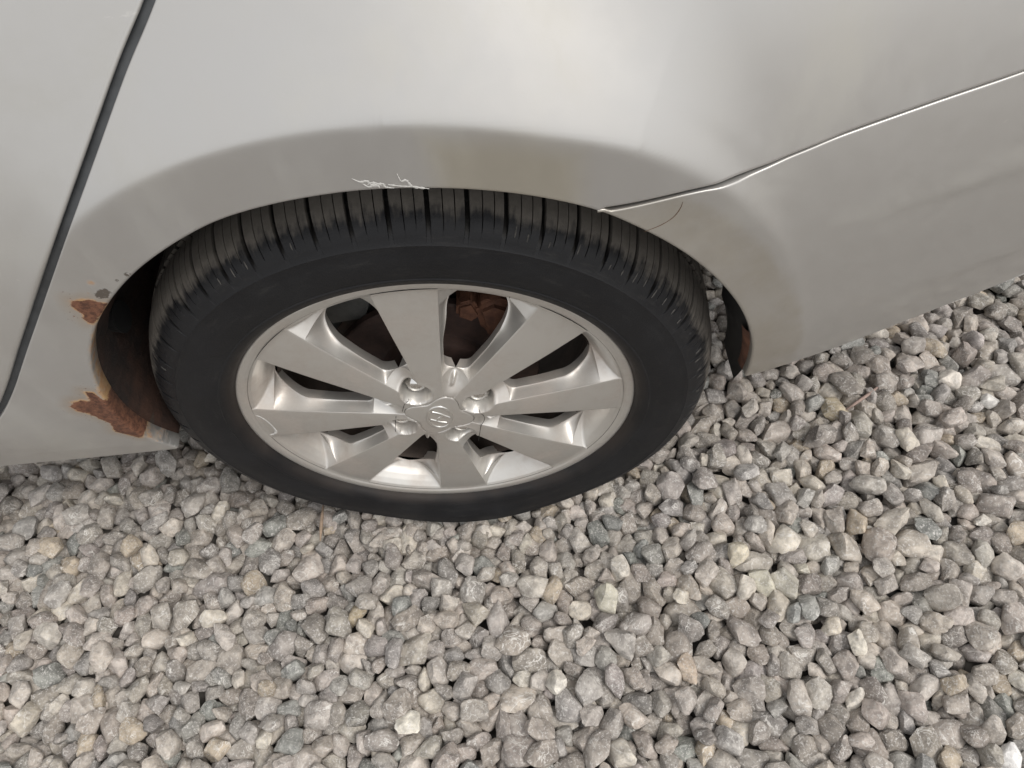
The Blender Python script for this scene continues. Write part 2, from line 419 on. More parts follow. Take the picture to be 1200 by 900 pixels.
RUST_A = [(-0.2586, 0.5639), (-0.2507, 0.5626), (-0.244, 0.5637), (-0.2387, 0.5594), (-0.2319, 0.5562), (-0.2389, 0.5487), (-0.2497, 0.5394), (-0.2579, 0.5316), (-0.2622, 0.5334), (-0.2635, 0.5402), (-0.2596, 0.5451), (-0.2622, 0.5524), (-0.2619, 0.5591)]
RUST_B = [(-0.3247, 0.4363), (-0.3183, 0.4333), (-0.316, 0.4217), (-0.3138, 0.4076), (-0.316, 0.3911), (-0.318, 0.3728), (-0.318, 0.3518), (-0.319, 0.3342), (-0.3281, 0.3303), (-0.3332, 0.341), (-0.3423, 0.3521), (-0.335, 0.3716), (-0.3401, 0.3847), (-0.3436, 0.3967), (-0.3507, 0.4023), (-0.3534, 0.4131), (-0.3463, 0.4196), (-0.3367, 0.4217), (-0.3293, 0.4184), (-0.3261, 0.4273)]
BARE_C = [(-0.2354, 0.5694), (-0.228, 0.5746), (-0.2229, 0.5746), (-0.2207, 0.5696), (-0.2272, 0.5629), (-0.2334, 0.5625), (-0.2364, 0.5648)]
BARE_D = [(-0.1985, 0.5895), (-0.1955, 0.591), (-0.193, 0.589), (-0.1955, 0.586), (-0.199, 0.587)]
BARE_E = [(-0.2100, 0.5838), (-0.2075, 0.5842), (-0.2065, 0.5822), (-0.2090, 0.5815)]
HALOS = [(-0.2303, 0.583, .0008), (-0.1902, 0.6045, -.0014), (-.240, .571, -.002)]
def poly_sdf(px, pz, poly):
    P = np.array(poly); d = np.full(px.shape, 9.); inside = np.zeros(px.shape, bool)
    for i in range(len(P)):
        a, b = P[i], P[(i + 1) % len(P)]; e = b - a
        t = np.clip(((px - a[0]) * e[0] + (pz - a[1]) * e[1]) / (e @ e), 0, 1)
        d = np.minimum(d, np.hypot(px - a[0] - t * e[0], pz - a[1] - t * e[1]))
        cr = ((a[1] > pz) != (b[1] > pz)) & (px < (b[0] - a[0]) * (pz - a[1]) / (b[1] - a[1] + 1e-12) + a[0])
        inside ^= cr
    return np.where(inside, -d, d)
def paint_attrs(V):
    x, z = V[:, 0], V[:, 2]
    rust = np.minimum(poly_sdf(x, z, RUST_A), poly_sdf(x, z, RUST_B))
    bare = np.minimum(np.minimum(poly_sdf(x, z, BARE_C), poly_sdf(x, z, BARE_D)), poly_sdf(x, z, BARE_E))
    th = theta(x, z); rho = np.hypot(x, z - HZ)
    fr = rho - arch_r(th) + np.interp(th, [130, 136, 140, 150, 154, 160, 166, 176, 179], [.03, .004, .002, .003, .001, -.001, .003, .0035, .0055])
    halo = np.full(x.shape, 9.)
    for hx, hz, hr in HALOS: halo = np.minimum(halo, np.hypot(x - hx, z - hz) - hr)
    stain = np.maximum(np.maximum(np.abs(x - .115) - .055, rho - .405), .0 - z)
    return dict(rust=rust, bare=bare, fringe=fr, halo=halo, stain=stain)

def tag(o, label=None, cat=None, group=None, kind=None):
    for k, v in (('label', label), ('category', cat), ('group', group), ('kind', kind)):
        if v: o[k] = v
    return o

# ------------------------------------------------------------------ the parked car
car = bpy.data.objects.new('parked_car', None); col.objects.link(car); car.location = (0, 0, 0)
tag(car, 'silver parked car with rusty rear wheel arch standing on grey gravel', 'car')

t1 = np.unique(np.concatenate([np.arange(23.5, 125, .5), np.arange(125, TH_ARCH1, .22), [TH_SEAM, TH_SEAM + .02, TH_DOOR, 176.4, TH_ARCH1], 177 + np.arange(0, 4.6, .06)]))
t1 = t1[(t1 <= TH_ARCH1 + 1e-6)]
qin = lambda t: np.where(t < TH_SEAM, seam_r(np.minimum(t, TH_SEAM)) + .0022, arch_r(t))
qout = lambda t: np.where((t > TH_DOOR) & (t < dth[-1]), np.minimum(door_r(t), limit_r(t)), limit_r(t))
quarter = panel('quarter_panel', t1, qin, qout, 120, PAINT, car, .0030, .0012, .016, .016, 1.35, True)
quarter['label'] = 'silver rear quarter panel with brown rust holes at the front of the wheel arch'
t2 = np.unique(np.concatenate([np.arange(TH_DOOR + .5, 170, .7), np.arange(170, d2th[-1], .1)]))
panel('rear_door', t2, door2_r, limit_r, 50, PANEL, car, .0030, .0015, .016, .01, 1.6)
t3 = np.unique(np.concatenate([np.arange(TH_ARCH0, 2.2, .05), np.arange(2.2, TH_SEAM, .5), [TH_SEAM]]))
bout = lambda t: np.where(t < bth[-1], np.interp(t, bth, br_), np.where(t > sth[0], np.minimum(seam_r(t) - .0026, limit_r(t)), limit_r(t)))
bin_ = lambda t: np.minimum(arch_r(t), bout(t) - .0001)
panel('rear_bumper', t3, bin_, bout, 130, PANEL, car, .0030, .0011, .016, .012, 1.3)

# dark sheet added behind the painted skin to block light inside
ti = np.arange(TH_ARCH0 + 3, TH_ARCH1 - 1, 2.)
def ring_panel(name, ths, rin, rout, nr, dy, mat):
    ths = np.asarray(ths, float); R = rin(ths)[:, None] + (rout(ths) - rin(ths))[:, None] * np.linspace(0, 1, nr)[None]
    X = R * np.cos(np.radians(ths))[:, None]; Z = HZ + R * np.sin(np.radians(ths))[:, None]; Y = surf(X, Z) + dy
    return mesh_obj(name, np.stack([X, Y, Z], -1).reshape(-1, 3), grid_faces(len(ths), nr)[:, ::-1], mat, car)
ring_panel('light_block_sheet', ti, lambda t: arch_r(t) + .012, lambda t: np.maximum(limit_r(t) - .01, arch_r(t) + .013), 26, .032, LINER)

ring_panel('door_seal', np.arange(TH_DOOR, 176.5, .5), lambda t: door_r(t) - .004, lambda t: door2_r(t) + .004, 3, .008, simple('door_seal_rubber', (.075, .08, .085), .55, 0, .3, 60, .1, .0003))

# arch liner: front part wide, rear part only behind the bumper edge
def liner(name, a0, a1, wf, mat, dr=.004, y0=.014, inw=0.0):
    ths = np.arange(a0, a1 + .01, 2.); vv = np.linspace(0, 1, 14); V = []
    for t in ths:
        r = float(arch_r(t)) + dr
        c, s = math.cos(rad(t)), math.sin(rad(t)); ys = float(surf(r * c, HZ + r * s)) + y0
        for v in vv:
            rr = r + (.008 * math.sin(v * math.pi) + .003 * math.sin(t * .35 + v * 5)) * (0 if inw else 1) - inw * math.sin(v * math.pi / 2) * float(np.interp(t, [-8, 0, 14, 32], [.05, .45, 1, .1]))
            V.append((rr * c, ys + v * wf(t), HZ + rr * s))
    return mesh_obj(name, V, grid_faces(len(ths), len(vv)), mat, car)
liner('arch_liner', 34, 181, lambda t: np.interp(t, [34, 50, 60], [.05, .12, .26]), LINER)
ml = liner('bumper_edge_liner', -8, 34, lambda t: .055, BLACK, .003, .014, .020)
liner('rusty_arch_flange', -1, 16, lambda t: .014, RUSTY, .0005, .010, .006)
# rusted front wall of the arch with a round drain hole
V = []; ths = np.arange(138, 183, 1.5); vv = np.linspace(0, 1, 12)
for t in ths:
    for v in vv:
        r = float(arch_r(t)) + .002 - .012 * v ** 2 + .0015 * math.sin(t * 1.7 + 9 * v)
        V.append((r * math.cos(rad(t)), float(surf(r * math.cos(rad(t)), HZ + r * math.sin(rad(t)))) + .012 + v * .19, HZ + r * math.sin(rad(t))))
RUSTDARK = simple('rusted_inner_sill', (.009, .006, .005), .9, 0, .3, 14, .8, .003, (.042, .018, .010))
mesh_obj('inner_sill', V, grid_faces(len(ths), len(vv)), RUSTDARK, car)
bm = bmesh.new(); bmesh.ops.create_cone(bm, cap_ends=True, segments=32, radius1=.014, radius2=.017, depth=.012)
bmesh.ops.rotate(bm, verts=bm.verts, matrix=Matrix.Rotation(rad(90), 3, 'Y'))
bm_obj('drain_plug', bm, BLACK, car, loc=(-.300, .045, .455))

# inner wall, underbody and the closed shell behind the visible side
def slab(name, x0, x1, y0, y1, z0, z1, mat, bev=.01):
    bm = bmesh.new(); bmesh.ops.create_cube(bm, size=1)
    bmesh.ops.scale(bm, vec=(x1 - x0, y1 - y0, z1 - z0), verts=bm.verts)
    bmesh.ops.translate(bm, vec=((x0 + x1) / 2, (y0 + y1) / 2, (z0 + z1) / 2), verts=bm.verts)
    if bev: bmesh.ops.bevel(bm, geom=bm.edges[:], offset=bev, segments=2, affect='EDGES')
    return bm_obj(name, bm, mat, car)
slab('inner_wall', -.42, .30, .275, .30, .30, .86, LINER)
slab('underbody', -1.09, .30, .305, 1.62, .24, .30, LINER)
slab('rear_floor', .302, .84, .33, 1.60, .29, .34, LINER)
slab('boot_floor', -.42, .84, .16, 1.60, .87, .90, LINER)
slab('sill_box', -1.09, -.345, .05, .30, .285, .33, LINER)
slab('tail_panel', .838, .856, .27, 1.62, .33, .99, PANEL)
slab('far_side', -1.09, .84, 1.63, 1.66, .30, 1.0, PANEL)
# shoulder and lower glasshouse closing the shell above the frame
xs = np.linspace(XL, XR, 30); V = []; prof = [(0, 0), (.02, .02), (.05, .03), (.09, .035), (.25, .037), (1.5, .037), (1.62, 0)]
for x in xs:
    y0 = float(surf(x, ZTOP - .002))
    for dy, dz in prof: V.append((x, y0 + dy if dy < 1 else dy, ZTOP - .003 + dz))
mesh_obj('shoulder_panel', V, grid_faces(len(xs), len(prof))[:, ::-1], PANEL, car)

# scratches, hairlines and cracks that follow the surface
def decal(name, pts, w, mat, fn=surf, zoff=HZ * 0, lift=.00025, parent=None, seed=0, n=6, jit=.25):
    r = np.random.RandomState(seed)
    Q = smooth_curve(pts, n); T = np.gradient(Q, axis=0); T /= np.maximum(np.linalg.norm(T, axis=1)[:, None], 1e-9)
    N = np.stack([-T[:, 1], T[:, 0]], 1); V = []
    for i, (q, nn) in enumerate(zip(Q, N)):
        ww = w * (1 - abs(2 * i / (len(Q) - 1) - 1) ** 3) * (1 + jit * r.uniform(-1, 1)) + w * .15
        for s, lf in ((-1, .0), (-.35, lift), (.35, lift), (1, .0)):
            x, z = q + nn * ww * s * .5
            V.append((x, float(fn(x, z)) - lf - .00012, z))
    return mesh_obj(name, V, grid_faces(len(Q), 4), mat, parent or car)
SCR = [[(0.0072, 0.6596), (0.0122, 0.6557), (0.0171, 0.6557), (0.0202, 0.6513), (0.0272, 0.6519), (0.0288, 0.6485), (0.0346, 0.6468)],
       [(0.0394, 0.6594), (0.0408, 0.6522), (0.0445, 0.6525), (0.0475, 0.6465), (0.0543, 0.6439), (0.059, 0.6424)],
       [(0.0135, 0.6539), (0.0175, 0.6502), (0.0226, 0.6533), (0.0244, 0.6483)],
       [(.031, .6505), (.036, .6488), (.043, .6470), (.050, .6462)], [(.0165, .6525), (.0215, .6540), (.0262, .6505)]]
for i, s in enumerate(SCR): decal('scratch', s, .0016 if i < 3 else .0010, SCRATCH, seed=i, jit=.7)
decal('crack', [(0.2447, 0.5939), (0.2433, 0.5872), (0.2386, 0.5794), (0.2295, 0.5734), (0.2162, 0.5693)], .0007, simple('brown_crack', (.13, .08, .05), .8, 0, .3, 60, .1, .0002))

# ------------------------------------------------------------------ the wheel
wheel = bpy.data.objects.new('rear_wheel', None); col.objects.link(wheel); wheel.parent = car; wheel.location = (0, 0, HZ)
LUGS = [110, 20, -70, -160]
FR = [0, .02, .035, .06, .1, .15, .19, .205]
FY = [-.0088, -.0082, -.0068, -.0055, -.0035, -.0012, .0016, .0030]
_rr = np.linspace(0, .205, 400); _yy = np.interp(_rr, FR, FY)
_yy = np.convolve(np.pad(_yy, 12, mode='edge'), np.ones(25) / 25, 'valid')
yface = lambda r: np.interp(r, _rr, _yy)
BR = [.180, .184, .190, .195, .200, .205, .2085]; BY = [.036, .032, .024, .016, .0095, .0042, .0021]
ybar = lambda r: np.interp(r, BR, BY)
cap_out = lambda th: .0335 + .0062 * np.cos(4 * (th - rad(65)))
def smst(a, b, x):
    t = np.clip((x - a) / (b - a), 0, 1); return t * t * (3 - 2 * t)

def extra_y(x, z, y):
    """lug pockets and the seat of the centre cap"""
    r = np.hypot(x, z)
    for a in LUGS:
        cx, cz = .050 * math.cos(rad(a)), .050 * math.sin(rad(a)); d = np.hypot(x - cx, z - cz)
        floor_ = .0190
        k = 1 - smst(.0125, .0182, d)
        lip = -.0006 * np.exp(-((d - .0195) / .0014) ** 2)
        y = y * (1 - k) + floor_ * k + lip
    th = np.arctan2(z, x)
    return y + .0035 * (1 - smst(-.0003, .0006, r - cap_out(th)))

rows = np.unique(np.round(np.concatenate([np.arange(.002, .03, .0022), np.arange(.03, .071, .0008), np.arange(.071, .10, .001), np.arange(.0740, .0775, .00022), np.arange(.0830, .0865, .00022), np.arange(.1795, .1842, .0002), np.arange(.10, .135, .0022),
                                 np.arange(.135, .1745, .0012), np.arange(.1745, .2086, .0006)]), 5))
face_u = np.array([-1, -.975, -.95, -.85, -.7, -.55, -.4, -.25, -.1, 0, .1, .25, .4, .55, .7, .85, .95, .975, 1])
flank_t = np.concatenate([[.008, .025, .05], np.linspace(.08, 1, 27)])
TAN = math.radians(22.5)
allV, allF, allD = [], [], []
base = 0
for k in range(8):
    phi = 88.6 - 45 * k
    Vg = []; Dp = []
    for r in rows:
        hs = TAN
        a = min((.0042 + .132 * r) / r, hs * .97)
        sides = []
        for side in (-1, 1):
            vang = phi + side * 22.5                       # is the neighbouring valley a lug valley?
            lug = min(abs((vang - L + 180) % 360 - 180) for L in LUGS) < 12
            r_in = .083 if lug else .074
            thick = .0145 + .0175 * smst(.145, .184, r)
            dep = thick * smst(.040, .074, r) if not lug else .0100 * min(1, max(0, (r - .030) / .038)) + (thick - .0100) * smst(.066, .088, r)
            nar = a + (.0024 + .0045 * smst(.11, .16, r)) / r
            if r <= r_in or r >= .184: b = hs
            else:
                b = nar
                s = (r_in + .011 - r) / .011
                if s > 0: b = max(b, nar + (hs - nar) * (1 - math.sqrt(max(0, 1 - s ** 3.5))))
                s = (r - .155) / .029
                if s > 0: b = max(b, nar + (hs - nar) * (1 - math.sqrt(max(0, 1 - s ** 2.6))))
                b = min(b, hs)
            b = max(b, a + 1e-5)
            sides.append((b, dep, lug))
        row = []
        yf = float(yface(r))
        (bl, dl, ll), (brr, drr, lr) = sides
        open_l = bl < TAN - 1e-6; open_r = brr < TAN - 1e-6
        # back edge, flank, face, flank, back edge
        def flank(b, dep, lug, sgn):
            out = []
            for t in flank_t:
                al = a + (b - a) * t
                g = math.sin(math.pi / 2 * t) ** .85
                y = yf + .0004 + dep * g
                if not lug and r < .088:      # small rib at the bottom of the valley
                    lat = (TAN - al) * r
                    y -= .007 * math.exp(-(lat / .0022) ** 2) * smst(.052, .062, r) * (1 - smst(.066, .073, r))
                out.append((sgn * al, y))
            y = out[-1][1]
            bo = b < TAN - 1e-6
            out.append((sgn * b, y + (.004 if bo else .0)))
            out.append((sgn * (b + (-.0015 / r if bo else 0)), y + (.012 if bo else .0)))
            return out
        L_ = flank(bl, dl, ll, -1)[::-1]; R_ = flank(brr, drr, lr, 1)
        Fc = []
        for u in face_u:
            e = abs(u); y = yf + (.0004 if e >= 1 else .00012 if e > .96 else 0) + .0008 * e * e
            Fc.append((u * a, y - .0008))
        row = L_ + Fc + R_
        aa = np.array([q[0] for q in row]) + math.radians(phi); yy = np.array([q[1] for q in row])
        if r > .180:
            yb = float(ybar(r)); w = smst(.200, .2085, r)
            kk = .0030; h = np.clip(.5 + .5 * (yb - yy) / kk, 0, 1)
            yy = yb * (1 - h) + yy * h - kk * h * (1 - h)
            yy = yy * (1 - w) + w * np.minimum(yy, yb)
            if r > .2084: yy = np.full_like(yy, .0021)
        x, z = r * np.cos(aa), r * np.sin(aa)
        if r < .075: yy = extra_y(x, z, yy)
        Vg.append(np.stack([x, yy, z], 1)); Dp.append(yy - yf)
    Vg = np.array(Vg); nr, nc = Vg.shape[:2]
    F = grid_faces(nr, nc)
    # drop the collapsed back columns where the window is closed
    allV.append(Vg.reshape(-1, 3)); allF.append(F + base); allD.append(np.array(Dp).ravel()); base += nr * nc
# flange ring and rounded lip
fl = [(.2085, .0021), (.2095, .0018), (.2105, .0008), (.2125, .0002), (.2165, -.0002), (.2190, -.0002), (.2202, .0006), (.2208, .0022), (.2208, .006), (.2195, .012), (.205, .016)]
nf = 720; th = np.radians(np.linspace(0, 360, nf, endpoint=False)); pr = np.array(fl)
rough_ = np.random.RandomState(3)
Vf = np.stack([np.cos(th)[:, None] * pr[None, :, 0], np.broadcast_to(pr[None, :, 1], (nf, len(pr))), np.sin(th)[:, None] * pr[None, :, 0]], -1)
allV.append(Vf.reshape(-1, 3)); allF.append(grid_faces(nf, len(pr), True) + base); allD.append(np.zeros(nf * len(pr)))
rim = mesh_obj('alloy_rim', np.concatenate(allV), np.concatenate(allF), ALLOY, wheel, True, None, dict(depth=np.concatenate(allD)))
bm = bmesh.new(); bm.from_mesh(rim.data); bmesh.ops.remove_doubles(bm, verts=bm.verts, dist=.00003)
bmesh.ops.dissolve_degenerate(bm, edges=bm.edges, dist=.00002)
bmesh.ops.recalc_face_normals(bm, faces=bm.faces)
bm.to_mesh(rim.data); bm.free()
rim.data.polygons.foreach_set('use_smooth', [True] * len(rim.data.polygons)); rim.data.set_sharp_from_angle(angle=rad(38))
revolve('rim_barrel', [(.1815, .0345), (.1790, .040), (.1775, .050), (.1765, .100), (.179, .108), (.188, .120), (.192, .150), (.202, .168), (.206, .178), (.214, .178)], DIRTYRIM, wheel, 200)

# centre cap with the slanted letter emblem in an oval ring
n = 240; th = np.linspace(0, 2 * math.pi, n, endpoint=False); ss = np.array([0.02, .15, .3, .45, .6, .72, .82, .9, .95, .98, 1.0, 1.0])
V = []
for t in th:
    R = float(cap_out(t)) - .0002
    for i, s in enumerate(ss):
        r = R * s; y = float(yface(r)) - .0006
        if i == 9: y += .0002
        if i == 10: y += .0008
        if i == 11: y += .004
        V.append((r * math.cos(t), y, r * math.sin(t)))
V.append((0, float(yface(0)) - .0006, 0)); F = [tuple(f) for f in grid_faces(n, len(ss), True).tolist()]
F += [(i * len(ss), ((i + 1) % n) * len(ss), len(V) - 1) for i in range(n)]
cap = mesh_obj('centre_cap', V, F, ALLOY, wheel, True, 50)
def strip(pts, w, h, closed=False):
    """raised strip lying on the cap"""
    Q = np.array(pts) if closed else smooth_curve(pts, 6)
    if closed: T = np.roll(Q, -1, 0) - np.roll(Q, 1, 0)
    else: T = np.gradient(Q, axis=0)
    T /= np.linalg.norm(T, axis=1)[:, None]; N = np.stack([-T[:, 1], T[:, 0]], 1)
    V = []
    for i, (q, nn) in enumerate(zip(Q, N)):
        ww = w if np.isscalar(w) else w[0] + (w[1] - w[0]) * abs(2 * i / (len(Q) - 1) - 1)
        for s, l in ((-1, -.0008), (-.75, .8 * h), (-.3, h), (.3, h), (.75, .8 * h), (1, -.0008)):
            x, z = q + nn * ww * .5 * s
            V.append((x, float(yface(math.hypot(x, z))) - .0006 - .7 * l, z))
    return np.array(V), grid_faces(len(Q), 6, closed)
ring = []
rot_ = rad(-6)
for i in range(72):
    t = 2 * math.pi * i / 72; x, z = .0138 * math.cos(t), .0220 * math.sin(t)
    ring.append((x * math.cos(rot_) - z * math.sin(rot_), x * math.sin(rot_) + z * math.cos(rot_)))
P_ = [strip(ring, .0028, .0014, True), strip([(-.0062, .0128), (.001, .0085), (.0060, .0032), (.0112, -.0018)], (.0034, .0026), .0014),
      strip([(-.0112, -.0020), (-.0060, -.0058), (-.001, -.0098), (.0058, -.0125)], (.0034, .0026), .0014),
      strip([(.0045, .0052), (.0012, .0006), (-.0012, -.0010), (-.0045, -.0062)], (.0030, .0020), .0012)]
b0 = 0; VV, FF = [], []
for v, f in P_: VV.append(v); FF.append(f + b0); b0 += len(v)
mesh_obj('emblem', np.concatenate(VV), np.concatenate(FF), EMB, wheel)

for i, a in enumerate(LUGS):
    bm = bmesh.new()
    prof = [(.0105, .030, 6), (.0105, .022, 6)]
    seg = 48; rings = []
    for r, y in [(.0118, .0305), (.0118, .0275), (.0104, .0268), (.0104, .0188), (.0096, .0172), (.0080, .0150), (.0055, .0134), (.0028, .0127), (.0006, .0125)]:
        rg = []
        for s in range(seg):
            t = 2 * math.pi * s / seg
            hexf = math.cos(math.pi / 6) / math.cos((t + .3) % (math.pi / 3) - math.pi / 6)
            rr = r * (hexf * 1.06 if .0185 < y < .027 else 1 + (hexf - 1) * .5 if .017 < y <= .0185 else 1)
            rg.append(bm.verts.new((rr * math.cos(t), y, rr * math.sin(t))))
        rings.append(rg)
    for q0, q1 in zip(rings[:-1], rings[1:]):
        for s in range(seg): bm.faces.new((q0[s], q0[(s + 1) % seg], q1[(s + 1) % seg], q1[s]))
    bm.faces.new(rings[-1])
    bm_obj('lug_nut', bm, CHROME, wheel, loc=(.050 * math.cos(rad(a)), -.0105, .050 * math.sin(rad(a)))).scale = (1.15, 1.0, 1.15)

yf2 = lambda x, z: float(yface(math.hypot(x, z))) - .0004
for pts in ([(-.0479, .0093), (-.0530, -.009), (-.0576, -.0279)], [(-.0263, .0417), (-.0272, .0376), (-.0329, .032), (-.0392, .0166)],
            [(.0458, .0066), (.0462, -.0023), (.0492, -.0099), (.0477, -.0208), (.0426, -.0322), (.0345, -.0684)],
            [(-.0127, .2200), (-.0137, .2079)], [(.1017, .1927), (.0996, .1808)], [(-.1253, .1800), (-.1255, .1729)]):
    tube('hairline', [(x, yf2(x, z) - .0004, z) for x, z in smooth_curve(pts, 5)], .00035, DARKLINE, wheel, 6)
decal('kerb_scuff', [(-.2150, .030), (-.2054, .0239), (-.1978, .0106), (-.1956, -.01), (-.1998, -.0187), (-.2080, -.021), (-.212, -.0185)], .0024, SCRATCH, yf2, lift=.0004, parent=wheel, seed=4)

# tyre: the profile runs round, grooves are cut into the shoulder and the tread
TP = [(.2120, .010, 0), (.2165, .004, 0), (.2205, .0005, .02), (.2228, -.0040, .06), (.2255, -.0070, .1), (.2290, -.0090, .16), (.2320, -.0100, .2), (.2338, -.0108, .23), (.2350, -.0110, .25), (.2362, -.0104, .27),
      (.2400, -.0112, .33), (.2460, -.0122, .42), (.2520, -.0126, .52), (.2580, -.0122, .62), (.2640, -.0106, .72), (.2662, -.0108, .76), (.2672, -.0096, .78), (.2710, -.0078, .85), (.2750, -.0050, .92),
      (.2785, -.0018, 1.0), (.2812, .0012, 1.05), (.2838, .0045, 1.1), (.2862, .0082, 1.16), (.2884, .0122, 1.22), (.2904, .0166, 1.28), (.2921, .0215, 1.35), (.2937, .0270, 1.42), (.2951, .0330, 1.5), (.2962, .0385, 1.55),
      (.2968, .0460, 1.6), (.2974, .0530, 1.6), (.2890, .0536, 1.6), (.2890, .0606, 1.6), (.2984, .0612, 1.6), (.2988, .0660, 1.7), (.2990, .0700, 1.8), (.2992, .0760, 1.9), (.2994, .0800, 1.9), (.2995, .0840, 1.9), (.2996, .0860, 2.)]
half = np.array(TP); half[:, 0] += .0150 * smst(.232, .285, half[:, 0]); YC = .0885
mir = half[::-1].copy(); mir[:, 1] = 2 * YC - mir[:, 1]
prof = np.concatenate([half, mir]); npf = len(prof)
NP_ = 58
fr_ = []
base_f = [0, .012, .07, .125, .137, .17, .24, .30, .365, .373, .386, .394, .46, .53, .60, .668, .676, .689, .697, .78, .86, .93]
rs = np.random.RandomState(11)
ang, kind_ = [], []
for p in range(NP_):
    sc_ = rs.choice([.9, 1.0, 1.1])
    for f in base_f:
        ang.append(p + f); kind_.append(1 if .012 <= f <= .125 else (2 if f in (.373, .386) else (3 if f in (.676, .689) else 0)))
ang = np.array(ang) / NP_ * 2 * math.pi; kind_ = np.array(kind_)
na = len(ang)
A = ang[:, None] + 0 * prof[None, :, 0]
sfac = prof[:, 2]
# the grooves lean a little as they run inwards
A = A + np.where(sfac > 1, (sfac - 1) * .018, 0)[None]
gd = np.zeros((na, npf))
d_main = np.interp(sfac, [.80, .9, 1.05, 1.2], [0, .0012, .0045, .0070])
d_s1 = np.interp(sfac, [.98, 1.08, 1.3], [0, .0022, .004]); d_s2 = np.interp(sfac, [.90, 1.02, 1.3], [0, .0022, .004])
gd[kind_ == 1] = d_main; gd[kind_ == 2] = d_s1; gd[kind_ == 3] = d_s2
stag = prof[:, 1] > .0425
gd[:, (prof[:, 0] < .292) & (sfac > 1.55)] = 0
# gently different height of every block and a worn edge
R = prof[None, :, 0] - gd; Y = np.broadcast_to(prof[None, :, 1], R.shape) + np.where((sfac > .8) & (sfac < 1.35), 1, 0)[None] * gd * np.where(prof[:, 1] < YC, .55, -.55)[None]
X, Z = R * np.cos(A), R * np.sin(A)
# weight of the car: flat where it stands
bulge = np.clip(-.2835 - Z, 0, 1) * (np.abs(X) < .2)
Z = np.where(Z < -.2945, -.2945 + (Z + .2945) * .25, Z)
Y = Y + np.where(prof[:, 1] < YC, -1, 1)[None] * .009 * smst(.225, .285, -Z) * np.exp(-(X / .13) ** 2) * np.interp(sfac, [.1, .6, 1.1, 1.4], [0, 1, .8, 0])[None]
V = np.stack([X, Y, Z], -1).reshape(-1, 3)
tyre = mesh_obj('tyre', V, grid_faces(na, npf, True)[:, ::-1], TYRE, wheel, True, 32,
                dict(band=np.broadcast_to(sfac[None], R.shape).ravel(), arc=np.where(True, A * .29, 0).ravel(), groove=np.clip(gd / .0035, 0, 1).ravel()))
# little rubber ribs left by the mould along the shoulder
bm = bmesh.new(); rs = np.random.RandomState(2)
for i in range(NP_ * 2):
    t = 2 * math.pi * (i + .5 + rs.uniform(-.2, .2)) / (NP_ * 2) + .01
    if rs.rand() < .25 + .5 * (math.cos(t) < .3): continue
    r0 = .2880 + rs.uniform(-.002, .002); L = rs.uniform(.004, .009)
    q = []
    for r, w in ((r0, .0004), (r0 + L * .5, .0008), (r0 + L, .0003)):
        y = float(np.interp(r, half[:, 0][10:28], half[:, 1][10:28])) - .0004
        for s in (-1, 1): q.append(bm.verts.new((r * math.cos(t + s * w / r), y, r * math.sin(t + s * w / r))))
        q.append(bm.verts.new((r * math.cos(t), y - .0006, r * math.sin(t))))
    for j in (0, 3):
        bm.faces.new((q[j], q[j + 2], q[j + 5], q[j + 3])); bm.faces.new((q[j + 2], q[j + 1], q[j + 4], q[j + 5]))
RIB = simple('dusty_rubber', (.085, .08, .072), .9, 0, .5, 300, .3, .0005, (.04, .038, .036))
mr = bm_obj('mould_rib', bm, RIB, wheel); mr['kind'] = 'stuff'

# ------------------------------------------------------------------ brake and suspension seen through the spokes
disc = revolve('brake_disc', [(.030, .040), (.060, .040), (.066, .043), (.068, .056), (.072, .058), (.116, .058), (.118, .060), (.118, .068), (.07, .070)], DARKRUST, car, 128, loc=(0, 0, HZ))
revolve('splash_shield', [(.05, .074), (.08, .078), (.124, .078), (.127, .074)], LINER, car, 96, 30, 330, loc=(0, 0, HZ))
def blob(name, pts, r, mat, seg=16):
    return tube(name, pts, r, mat, car, seg, taper=False)
def boxpart(name, pts_xz, y0, y1, mat, bev=.004):
    bm = bmesh.new()
    vs = [bm.verts.new((x, y0, HZ + z)) for x, z in pts_xz]; f = bm.faces.new(vs)
    r = bmesh.ops.extrude_face_region(bm, geom=[f]); vv = [g for g in r['geom'] if isinstance(g, bmesh.types.BMVert)]
    bmesh.ops.translate(bm, verts=vv, vec=(0, y1 - y0, 0))
    bmesh.ops.recalc_face_normals(bm, faces=bm.faces)
    bmesh.ops.bevel(bm, geom=bm.edges[:], offset=bev, segments=3, affect='EDGES')
    return bm_obj(name, bm, mat, car)
cal = boxpart('brake_caliper', [(.058, .118), (.060, .072), (.075, .055), (.104, .040), (.122, .052), (.126, .078), (.104, .110), (.080, .128)], .044, .100, RUSTY, .008)
b = revolve('piston_boot', [(.0, .036), (.010, .036), (.012, .038), (.014, .050), (.017, .052), (.017, .06)], BLACK, cal, 32, loc=(.098, 0, HZ + .074))
boxpart('caliper_bracket', [(.040, .120), (.058, .124), (.064, .100), (.052, .088), (.036, .100)], .050, .085, RUSTY, .004)
tube('damper', [(-.115, .115, HZ + .02), (-.105, .120, HZ + .15), (-.098, .126, HZ + .36)], .022, CAST, car, 20, taper=False)
tube('trailing_arm', [(-.05, .13, HZ - .02), (-.18, .15, HZ - .01), (-.33, .17, HZ + .04)], .028, LINER, car, 16, taper=False)
tube('brake_hose', [(.06, .10, HZ + .10), (.03, .13, HZ + .16), (-.04, .14, HZ + .15), (-.10, .14, HZ + .11)], .006, BLACK, car, 10, taper=False)
boxpart('spring_seat', [(-.125, .125), (-.060, .140), (-.045, .118), (-.060, .085), (-.115, .080)], .070, .095, CAST, .008)
tube('axle', [(0, .07, HZ), (0, .60, HZ)], .034, DARKRUST, car, 20, taper=False)

